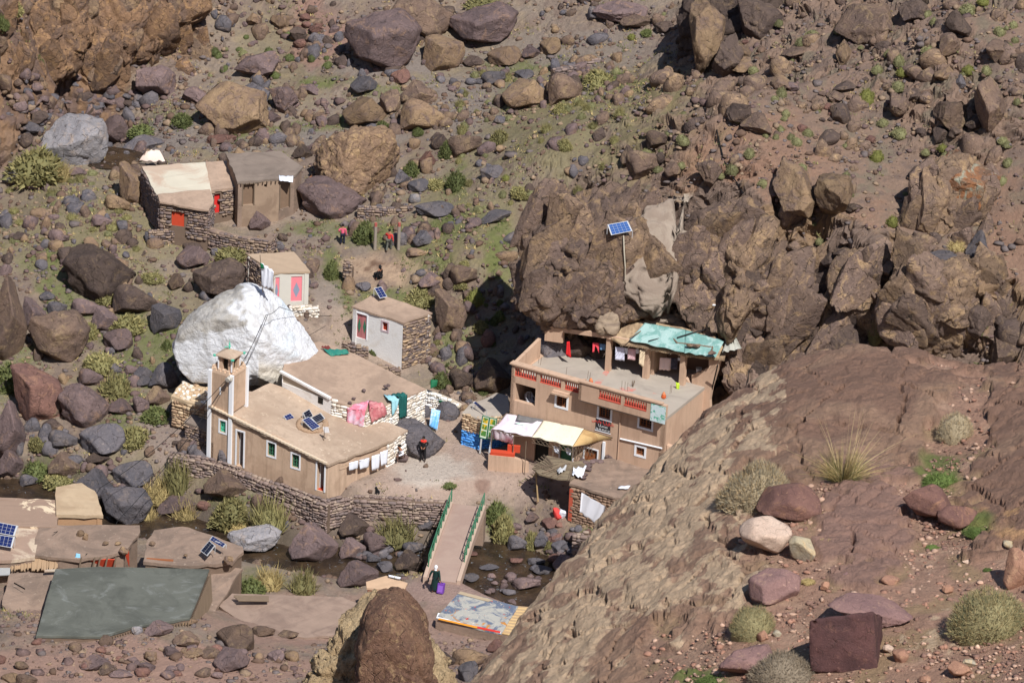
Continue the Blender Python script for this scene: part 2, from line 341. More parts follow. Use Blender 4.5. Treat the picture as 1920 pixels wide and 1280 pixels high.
# worn dirt and grey tracks
for a, c in [((760, 120, 160, 20, -5), sc(132, 122, 116)), ((560, 265, 220, 18, -4), sc(134, 124, 116)), ((860, 190, 70, 60), sc(132, 121, 114)), ((1090, 90, 180, 40), sc(134, 122, 112)), ((300, 265, 120, 40, -12), sc(134, 124, 118)), ((600, 60, 60, 60, -50), sc(150, 118, 106)),
             ((840, 880, 240, 75), sc(176, 154, 140)), ((800, 880, 70, 26), sc(192, 180, 168)), ((840, 780, 60, 50), sc(176, 154, 138)), ((500, 905, 190, 20, 22), sc(182, 158, 138)), ((620, 600, 26, 90, -10), sc(150, 136, 126)), ((700, 640, 120, 40, 20), sc(168, 148, 132)), ((715, 505, 70, 28), sc(178, 152, 128)),
             ((860, 1110, 110, 40), sc(164, 138, 128)), ((830, 1210, 160, 60), sc(156, 130, 118)), ((600, 1160, 220, 50), sc(158, 132, 118)), ((300, 1250, 400, 50), sc(160, 130, 116)), ((1120, 960, 80, 30), sc(160, 134, 118)), ((300, 820, 60, 50, 30), sc(150, 134, 124)), ((60, 1120, 60, 90), sc(158, 132, 118)), ((380, 985, 60, 25), sc(146, 134, 128)), ((1270, 385, 90, 20), sc(176, 164, 150)), ((600, 395, 60, 20), sc(150, 134, 122)), ((450, 405, 60, 20, 10), sc(158, 138, 122))]:
    paint(ell(*a), c, .9)
paint(ell(715, 500, 46, 12)*sstep(-.2, .15, n3), sc(98, 72, 58), .8); paint(ell(905, 914, 13, 14), sc(128, 100, 88), .7)
d_r = poly_dist(gx, gy, RIVER); paint(1-sstep(2.2, 4.0, d_r+edge_n), sc(92, 82, 72), .9)
paint(rocky, sc(124, 106, 95)); paint(rocky*sstep(.08, .16, fbm(Pg*np.array([.9, .9, .7]), 6, 41, .65)), sc(150, 124, 96), .8)
tl = rocky*(gx < -15); paint(tl, sc(138, 110, 86)); paint(tl*sstep(-.12, .08, fbm(Pg*np.array([1.4, 1.4, .35]), 4, 43)), sc(112, 92, 82))
# relief
disp = .10*fbm(Pg*1.1, 4, 2) + .05*fbm(Pg*4, 2, 3)
flatm = np.zeros(len(gx))
for a in [(840, 870, 230, 80), (600, 730, 240, 120), (500, 900, 180, 30, 22), (850, 1080, 90, 60), (1120, 800, 250, 120)]: flatm = np.maximum(flatm, ell(*a))
disp *= 1-.85*flatm
rk = rocky*(1-flatm)
strat = (Pg + .5*n2[:, None]) @ np.array([[.92, .1, .38], [0, 1, 0], [-.38, .1, .92]])
def bm(P, s=0, st=(1, 1, 1)):
    r = np.zeros(len(P)); k = bmask > .001; r[k] = blocky(P[k], s, st); return r
bmask = rocky
disp += rk*(.62*bm(strat*.26, 7, (1, 1, .8)) + .34*bm(strat*.7, 8, (1, 1, 1.2)) + .17*bm(strat*1.7, 12) + .06*bm(strat*4, 14))
bmask = (semi_ := sstep(.38, .75, slope+.3*edge_n)*(gy > 262)*(1-flatm)*(1-rocky))
semi = sstep(.38, .75, slope+.3*edge_n)*(gy > 262)*(1-flatm)*(1-rocky)
disp += semi*(.35+.9*right)*(.42*bm(strat*.42, 9) + .22*bm(strat*1.2, 10) + .08*bm(strat*3, 11))
paint(semi*sstep(.1, .3, bm(strat*.6, 9)), sc(124, 106, 96), .8)
inside = (np.abs(gx) < 60)*(gy > 215)*(gy < 345)
Pd = Pg + nrm*(disp*inside)[:, None]
nx, ny = len(XM), NR; ii = np.arange(nx*ny).reshape(ny, nx)
Fa = np.stack([ii[:-1, :-1].ravel(), ii[:-1, 1:].ravel(), ii[1:, 1:].ravel(), ii[1:, :-1].ravel()], 1)
m, nt_, b = newmat('ground_material', .95); q = N(nt_); p = q.pos()
at = q.n('ShaderNodeAttribute', attribute_name='albedo'); c = at.outputs['Color']
f1 = q.noise(p, 5, 8, .72); c = q.mix(1.0, c, q.mix(f1, (.62, .62, .63), (1.36, 1.35, 1.33)), 'MULTIPLY')
vc = q.voro(p, 4.5, 'F1', 'Color'); sepc = q.n('ShaderNodeSeparateColor'); q.L.new(vc, sepc.inputs[0])
peb = q.ramp(q.voro(p, 4.5), .16, .1); c = q.mix(q.math('MULTIPLY', peb, q.ramp(sepc.outputs[0], .35, .5)), c, q.mix(sepc.outputs[1], sc(104, 92, 92), sc(172, 148, 134)))
peb2 = q.ramp(q.voro(p, 11), .2, .12); c = q.mix(q.math('MULTIPLY', peb2, .5), c, q.mix(q.noise(p, 9, 2), sc(86, 76, 70), sc(190, 168, 150)))
q.L.new(c, b.inputs['Base Color']); q.bump(q.math('ADD', q.noise(p, 3.5, 10, .75, .4), q.math('MULTIPLY', q.math('ADD', peb, q.math('MULTIPLY', peb2, .5)), .22)), .9, .22, b)
GM = m
me = fastmesh('ground', Pd, Fa, GM, smooth=True)
me.polygons.foreach_set('use_smooth', ((rk+semi)[Fa[:, 0]] < .25))
ca = me.color_attributes.new('albedo', 'FLOAT_COLOR', 'POINT'); ca.data.foreach_set('color', np.concatenate([col, np.ones((len(col), 1))], 1).astype(np.float32).ravel())
tag(link('ground', me), kind='structure')
# river water
def ribbon(pl, wd, z):
    V = []; F = []
    pl = np.array(pl); ts = np.linspace(0, len(pl)-1, 90); X = np.interp(ts, range(len(pl)), pl[:, 0]); Y = np.interp(ts, range(len(pl)), pl[:, 1])
    for i in range(90):
        j = min(i+1, 89); k = max(i-1, 0); t = unit([X[j]-X[k], Y[j]-Y[k]]); nn = np.array([-t[1], t[0]])
        for s in np.linspace(-1, 1, 9): V.append((X[i]+nn[0]*s*wd, Y[i]+nn[1]*s*wd, z + .02*math.sin(i*1.7+s*4)))
    for i in range(89):
        for k in range(8): a = i*9+k; F.append((a, a+1, a+10, a+9))
    return V, F
wm, nt_, b = newmat('river_water', .08); q = N(nt_); p = q.pos(); b.inputs['Specular IOR Level'].default_value = .5
c = q.mix(q.ramp(q.noise(p, .8, 5, .6), .4, .6), sc(44, 36, 30), sc(70, 56, 42)); c = q.mix(q.ramp(q.noise(p, 2.2, 6, .7, 1.5), .62, .72), c, sc(150, 160, 170)); q.L.new(c, b.inputs['Base Color']); q.bump(q.noise(p, 3, 4, .6, .5), .35, .15, b)  # pale blue-grey patches are glints painted into the water colour
V, F = ribbon(RIVER, 5.0, .02); tag(mk('river_water', V, F, wm, smooth=True), kind='structure')
# still pool beside the pale boulder
pc = hit(205, 300); pw = [(pc[0]+2.4*math.cos(a)*(1+.15*math.sin(3*a)), pc[1]+2.0*math.sin(a), hgt(pc[0], pc[1]-1)[0]+.12) for a in np.linspace(0, 2*math.pi, 24, endpoint=False)]
tag(mk('pool_water', pw, [tuple(range(24))], wm), kind='structure')
# ================================================================ NEAR HILLSIDE (foreground)
FSIL = [(700,1330,100.2),(920,1280,100.6),(960,1215,100.8),(1040,1110,101.1),(1095,1050,101.3),(1150,985,101.5),(1165,955,101.6),(1250,872,101.9),(1330,790,102.3),(1400,735,102.5),(1480,697,102.75),(1560,667,102.9),(1650,662,103.0),(1720,668,103.0),(1800,690,102.9),(1850,695,102.9),(1920,690,103.1),(2060,680,103.4),(2500,640,104)]
FCP = FSIL[2:-1] + [(1000,1280,101.2),(1150,1280,101.9),(1100,1150,101.7),(1200,1100,102.1),(1250,1000,102.2),(1300,1280,102.6),(1300,900,102.35),(1350,1100,102.7),(1400,950,102.8),(1400,1000,102.9),(1500,1280,103.0),(1500,1100,103.05),(1500,850,102.95),(1450,800,102.85),(1600,1000,103.1),(1650,900,103.1),(1600,760,103.12),(1700,760,103.15),(1750,850,103.0),(1800,1000,103.2),(1900,1100,103.5),(1850,1270,103.6),(1700,1200,103.3),(1850,850,103.3),(1920,900,103.5),(1880,760,103.4),
   (1000,1500,101.6),(1400,1500,103.0),(1800,1500,103.9),(2100,1200,104.4),(2100,900,104.1)]
_Q = np.array([W(u, v, z) for u, v, z in FCP]); _qx = _Q[:, :2]/8; _m = len(_qx)
_B = np.zeros((_m+3, _m+3)); _B[:_m, :_m] = _tps(((_qx[:, None]-_qx[None])**2).sum(2))+np.eye(_m)*1e-3; _B[:_m, _m] = 1; _B[:_m, _m+1:] = _qx; _B[_m, :_m] = 1; _B[_m+1:, :_m] = _qx.T
_wq = np.linalg.solve(_B, np.concatenate([_Q[:, 2], [0, 0, 0]]))
EDGE = [(-3.2, 38.0)] + [tuple(W(u, v, z)[:2]) for u, v, z in FSIL[1:]] + [(40, 60)]
EDGE = np.array(EDGE)
def edge_sd(x, y):
    """signed distance outside the brow line (positive beyond it)"""
    d = poly_dist(x, y, [tuple(e) for e in EDGE])
    yl = np.interp(x, EDGE[:, 0], EDGE[:, 1]); return np.where((y > yl) | (x < EDGE[0, 0]), d, -d)
o_ = np.argsort(EDGE[:, 0]); EDGE_S = EDGE[o_]
def fg_h(x, y):
    X = np.stack([np.clip(x, -2, 11), np.clip(y, 38, 68)], 1)/8; z = np.zeros(len(x))
    for i in range(0, len(x), 30000): z[i:i+30000] = _tps(((X[i:i+30000, None]-_qx[None])**2).sum(2)) @ _wq[:_m]
    z += _wq[_m] + X @ _wq[_m+1:]
    d = edge_sd(x, y); over = np.maximum(d, 0)
    drop = np.where(over < .4, over*over*2.2, .352+(over-.4)*1.5)
    z = z - drop
    return z
FX = rows([(-1.6, 7.4, .04), (7.4, 14, .09)]); FX = np.concatenate([-1.6-np.cumsum(.04*1.35**np.arange(1, 17))[::-1], FX, 14+np.cumsum(.09*1.35**np.arange(1, 16))]); FY = axis(44.5, 64.5, .05, 20, 66)
FY = np.array([y for y in FY if y <= 66]); 
while FY[-1] < 232: FY = np.append(FY, FY[-1]+max(.3, (FY[-1]-FY[-2])*1.3))
AX, AY = np.meshgrid(FX, FY); ax_ = AX.ravel(); ay_ = AY.ravel()
fz = fg_h(ax_, ay_)
# the long slope below the brow down to the valley bank, always under the line of sight
k0 = -ray(0, 1280)[2]/ray(0, 1280)[1]; line = 129.2-(k0+.004)*ay_; low = np.where(ay_ < 200, line, line-(ay_-200)*.4)
fz = np.maximum(fz, low)
ZF = fz.reshape(AX.shape)
def fhit(u, v):
    d = ray(u, v); ys = np.arange(40, 72, .02); P = cc + d*(ys/d[1])[:, None]
    i = np.clip(np.searchsorted(FX, P[:, 0])-1, 0, len(FX)-2); j = np.clip(np.searchsorted(FY, P[:, 1])-1, 0, len(FY)-2)
    k = np.argmax(P[:, 2] < ZF[j, i]); return P[k]
Pf = np.stack([ax_, ay_, fz], 1); U_, V_ = proj(Pf)
gA, gB = np.gradient(ZF, FY, FX); nf = np.stack([-gB.ravel(), -gA.ravel(), np.ones(len(ax_))], 1); nf /= np.linalg.norm(nf, axis=1)[:, None]
edge_n = fbm(Pf*3, 4, 5); nA = fbm(Pf*.9, 4, 71); nB = fbm(Pf*4, 5, 72)
# slab of bare rock on the left flank, earth shelf on the right, two domes of rock behind
slabL = 1-sstep(-60, 60, (U_-1130) - (1290-V_)*.62 + 55*nA + 30*edge_n + 0*V_)
slabL = np.maximum(slabL, ell(1250, 1020, 170, 190, -50)); slabL = np.maximum(slabL, (V_ < 860+25*edge_n)*(U_ < 1480)*1.0)
domeA = ell(1560, 780, 330, 150, -4, .1); domeB = ell(1905, 850, 150, 175, 12, .08); padC = ell(1615, 985, 95, 110, 8, .12); slabD = ell(1080, 1250, 250, 130, -45, .2)
rockf = np.clip(np.maximum.reduce([slabL, domeA, domeB, padC, slabD]), 0, 1)*(1-ell(1800, 820, 55, 110, 15, .15)*(1-domeB*0))
rockf = np.maximum(rockf, sstep(.3, .6, (ay_ > 64.5)*1.0))
col = np.tile(np.array(sc(164, 130, 111)), (len(ax_), 1))
paint(sstep(-.2, .2, nA), sc(152, 122, 104)); paint(sstep(.05, .3, nB), sc(176, 146, 124), .6)
paint(rockf, sc(128, 101, 86)); paint(rockf*sstep(0, .25, nA), sc(144, 117, 98)); paint(slabL*(1-domeA), sc(152, 126, 107), .7); paint(padC, sc(142, 113, 101), .9)
cfield = (fbm(Pf*np.array([3.4, 2.2, 3]), 7, 77, .68)+.30*(ell(1180, 1060, 190, 330, 38, .4)) + .16*ell(1330, 880, 60, 160, 40) - .15 + .02); cream = sstep(-.01, .05, cfield)*np.clip(slabL, 0, 1); cfield = np.clip(.5+cfield*1.6, 0, 1)*np.clip(slabL, 0, 1)
cream = np.maximum(cream, sstep(.0, .08, fbm(Pf*5, 5, 79))*ell(1760, 1190, 130, 40, -12)); cream = np.maximum(cream, ell(1260, 1080, 70, 60)*0)
paint(slabL*sstep(.1, .2, fbm(Pf*6, 4, 81)), sc(120, 96, 82), .5); cfield = np.maximum(cfield, .62*cream*(slabL < .3))
paint(sstep(.0, .2, nB)*ell(1880, 965, 100, 40, 10), sc(190, 150, 108), .8)
paint((1-rockf)*sstep(.05, .3, fbm(Pf*2.2, 4, 90)), sc(146, 128, 92), .5)
for a in [(1760, 880, 36, 30), (1830, 985, 40, 20), (1320, 1275, 50, 22)]: paint(ell(*a), sc(92, 112, 52), .75)
d1 = .05*fbm(Pf*2, 5, 3) + rockf*(.05*fbm(Pf*5, 4, 6)) + (1-rockf)*.012*fbm(Pf*14, 3, 8)
# rock sits proud of the earth; cracks and ledges
f1, f2, cidw = worley(Pf*np.array([.9, .9, .9])+.3*nA[:, None], 91)
d1 += domeA*.06*nA + .10*rockf*sstep(.2, .8, rockf) - rockf*.13*np.exp(-((f2-f1)/.022)**2)*(.3+.7*(cidw > .45)) + rockf*.03*blocky(Pf*1.3+.3*nA[:, None], 97)
flank = np.clip(slabL, 0, 1)*(1-domeA); led = blocky(Pf*np.array([1.6, 1.6, 1.6]) + .2*nB[:, None], 93, (1, 1, 1.6)); d1 += flank*(.028*led + .010*blocky(Pf*4.5, 94, (1, .6, 1)))
far = sstep(60, 70, ay_); Pq = Pf + nf*(d1*(1-far))[:, None] + np.stack([0*far, 0*far, -far*np.abs(1.2*fbm(Pf*.15, 4, 99))], 1)
nx, ny = len(FX), len(FY); ii = np.arange(nx*ny).reshape(ny, nx)
Fa = np.stack([ii[:-1, :-1].ravel(), ii[:-1, 1:].ravel(), ii[1:, 1:].ravel(), ii[1:, :-1].ravel()], 1)
m, nt_, b = newmat('near_hillside_material', .93); q = N(nt_); p = q.pos()
at = q.n('ShaderNodeAttribute', attribute_name='albedo'); c = at.outputs['Color']
cf = q.n('ShaderNodeAttribute', attribute_name='crust').outputs['Fac']; mpn = q.n('ShaderNodeMapping', vector_type='TEXTURE'); mpn.inputs['Rotation'].default_value = (0, 0, math.radians(62)); mpn.inputs['Scale'].default_value = (1.5, .9, 1); q.L.new(p, mpn.inputs['Vector']); cn = q.math('ADD', cf, q.math('MULTIPLY', q.math('SUBTRACT', q.noise(mpn.outputs[0], 9, 12, .78, .5), .5), 1.5)); c = q.mix(q.ramp(cn, .48, .66, 0, .9), c, q.mix(q.noise(p, 14, 4), sc(168, 143, 119), sc(206, 183, 154)))
c = q.mix(1.0, c, q.mix(q.noise(p, 22, 8, .72), (.6, .6, .6), (1.38, 1.36, 1.34)), 'MULTIPLY'); c = q.mix(1.0, c, q.mix(q.noise(p, 3, 4, .6), (.8, .8, .8), (1.2, 1.2, 1.2)), 'MULTIPLY')
q.L.new(c, b.inputs['Base Color']); q.bump(q.noise(p, 9, 12, .74, .5), .9, .10, b)
me = fastmesh('near_hillside', Pq, Fa, m, smooth=True)
me.polygons.foreach_set('use_smooth', ((flank+.6*rockf)[Fa[:, 0]] < .5))
col = np.clip(col*1.06, 0, 1)
ca = me.color_attributes.new('albedo', 'FLOAT_COLOR', 'POINT'); ca.data.foreach_set('color', np.concatenate([col, np.ones((len(col), 1))], 1).astype(np.float32).ravel())
cb_ = me.attributes.new('crust', 'FLOAT', 'POINT'); cb_.data.foreach_set('value', cfield.astype(np.float32))
tag(link('near_hillside', me), kind='structure')
FGROCK = rockf
# ================================================================ ROCKS
import bmesh
def ico(sub):
    bm_ = bmesh.new(); bmesh.ops.create_icosphere(bm_, subdivisions=sub, radius=1); V = np.array([v.co[:] for v in bm_.verts]); Fa = np.array([[v.index for v in f.verts] for f in bm_.faces]); bm_.free(); return V, Fa
ICO = {k: ico(k) for k in (1, 2, 3, 4, 5, 6)}
def rock_mesh(seed, sub=4, cuts=9, rough=.07, ang=.8, blk=.0, cube=.35, smooth=None):
    r = np.random.default_rng(seed); V, Fa = ICO[sub]; V = V.copy(); qm, _ = np.linalg.qr(r.normal(size=(3, 3))); Vr = V @ qm; Vr = Vr/np.maximum(np.abs(Vr).max(1), .55)[:, None]*.8; V = V*(1-cube)+(Vr @ qm.T)*cube
    V = V*(1+.16*fbm(V*.9+seed*3.1, 3, seed))[:, None]
    for _ in range(cuts):
        n = unit(r.normal(size=3)); o = r.uniform(.50, .84); d = V @ n - o
        V = V - np.outer(np.maximum(d, 0)*ang, n)
    nn = V/np.linalg.norm(V, axis=1)[:, None]
    d = rough*fbm(V*2.6+seed, 4, seed+9) + rough*.45*fbm(V*8+seed, 3, seed+4)
    if blk: d = d + blk*blocky(V*1.6+seed, seed+3) + blk*.4*blocky(V*4+seed, seed+5)
    V = V + nn*d[:, None]; ext = (V.max(0)-V.min(0))/2; V = (V-(V.max(0)+V.min(0))/2)/ext
    return fastmesh('rock', V, Fa, RM['p'], smooth=(sub >= 4) if smooth is None else smooth)
BIGM = [rock_mesh(100+i, 5, 11+i % 5, .045, .95, .03 if i % 3 else .05, .5) for i in range(14)]
MEDM = [rock_mesh(200+i, 4, 14, .045, .97, .025, .5) for i in range(14)]
SMLM = [rock_mesh(300+i, 2, 11, .05, .95, 0, .5) for i in range(12)]
ANGB = [rock_mesh(400+i, 5, 14, .035, 1.0, .045, .95) for i in range(12)]
ANGM = [rock_mesh(450+i, 4, 14, .035, 1.0, .045, .95, False) for i in range(12)]
def put_rock(u, v, w_, h_, kind, label=None, group=None, tilt=0, mesh=None, cast=hit, name='boulder', sink=.30, seed=None, fat=1.0):
    G0 = cast(u, v+h_*sink)
    if G0[2] < .02 and cast is hit: G0 = W(u, v+h_*sink, .02)
    k = ppm(G0); C0 = aty(u, v, G0[1]); a = w_/2/k; th = math.asin((CAMZ-G0[2])/np.linalg.norm(G0-cc))
    b = .5*(a+h_/2/k)*fat; hh = h_/2/k; c = math.sqrt(max(hh*hh-(b*math.sin(th))**2, (.4*hh)**2))/math.cos(th)
    pool = BIGM if w_ > 95 else (MEDM if w_ > 30 else SMLM); me = mesh or pool[(seed if seed is not None else random.randrange(999)) % len(pool)]
    o = link(name, me); o.scale = (a*1.03, b, c*1.03); o.location = tuple(C0)
    o.rotation_euler = (0, math.radians(-tilt), math.radians(random.choice((0, 180))+random.uniform(-14, 14)) if not tilt else 0)
    o.material_slots[0].link = 'OBJECT'; o.material_slots[0].material = RM[kind]
    tag(o, label, 'boulder' if w_ > 40 else 'rock', group)
    return o
ORG = {1: (0, 0), 2: (640, 0), 3: (1280, 0), 4: (0, 430), 5: (640, 430), 6: (1280, 430), 7: (0, 850), 8: (640, 850), 9: (1280, 850)}
def Z(reg, u, v): return ORG[reg][0]+u/2.977, ORG[reg][1]+v/2.977
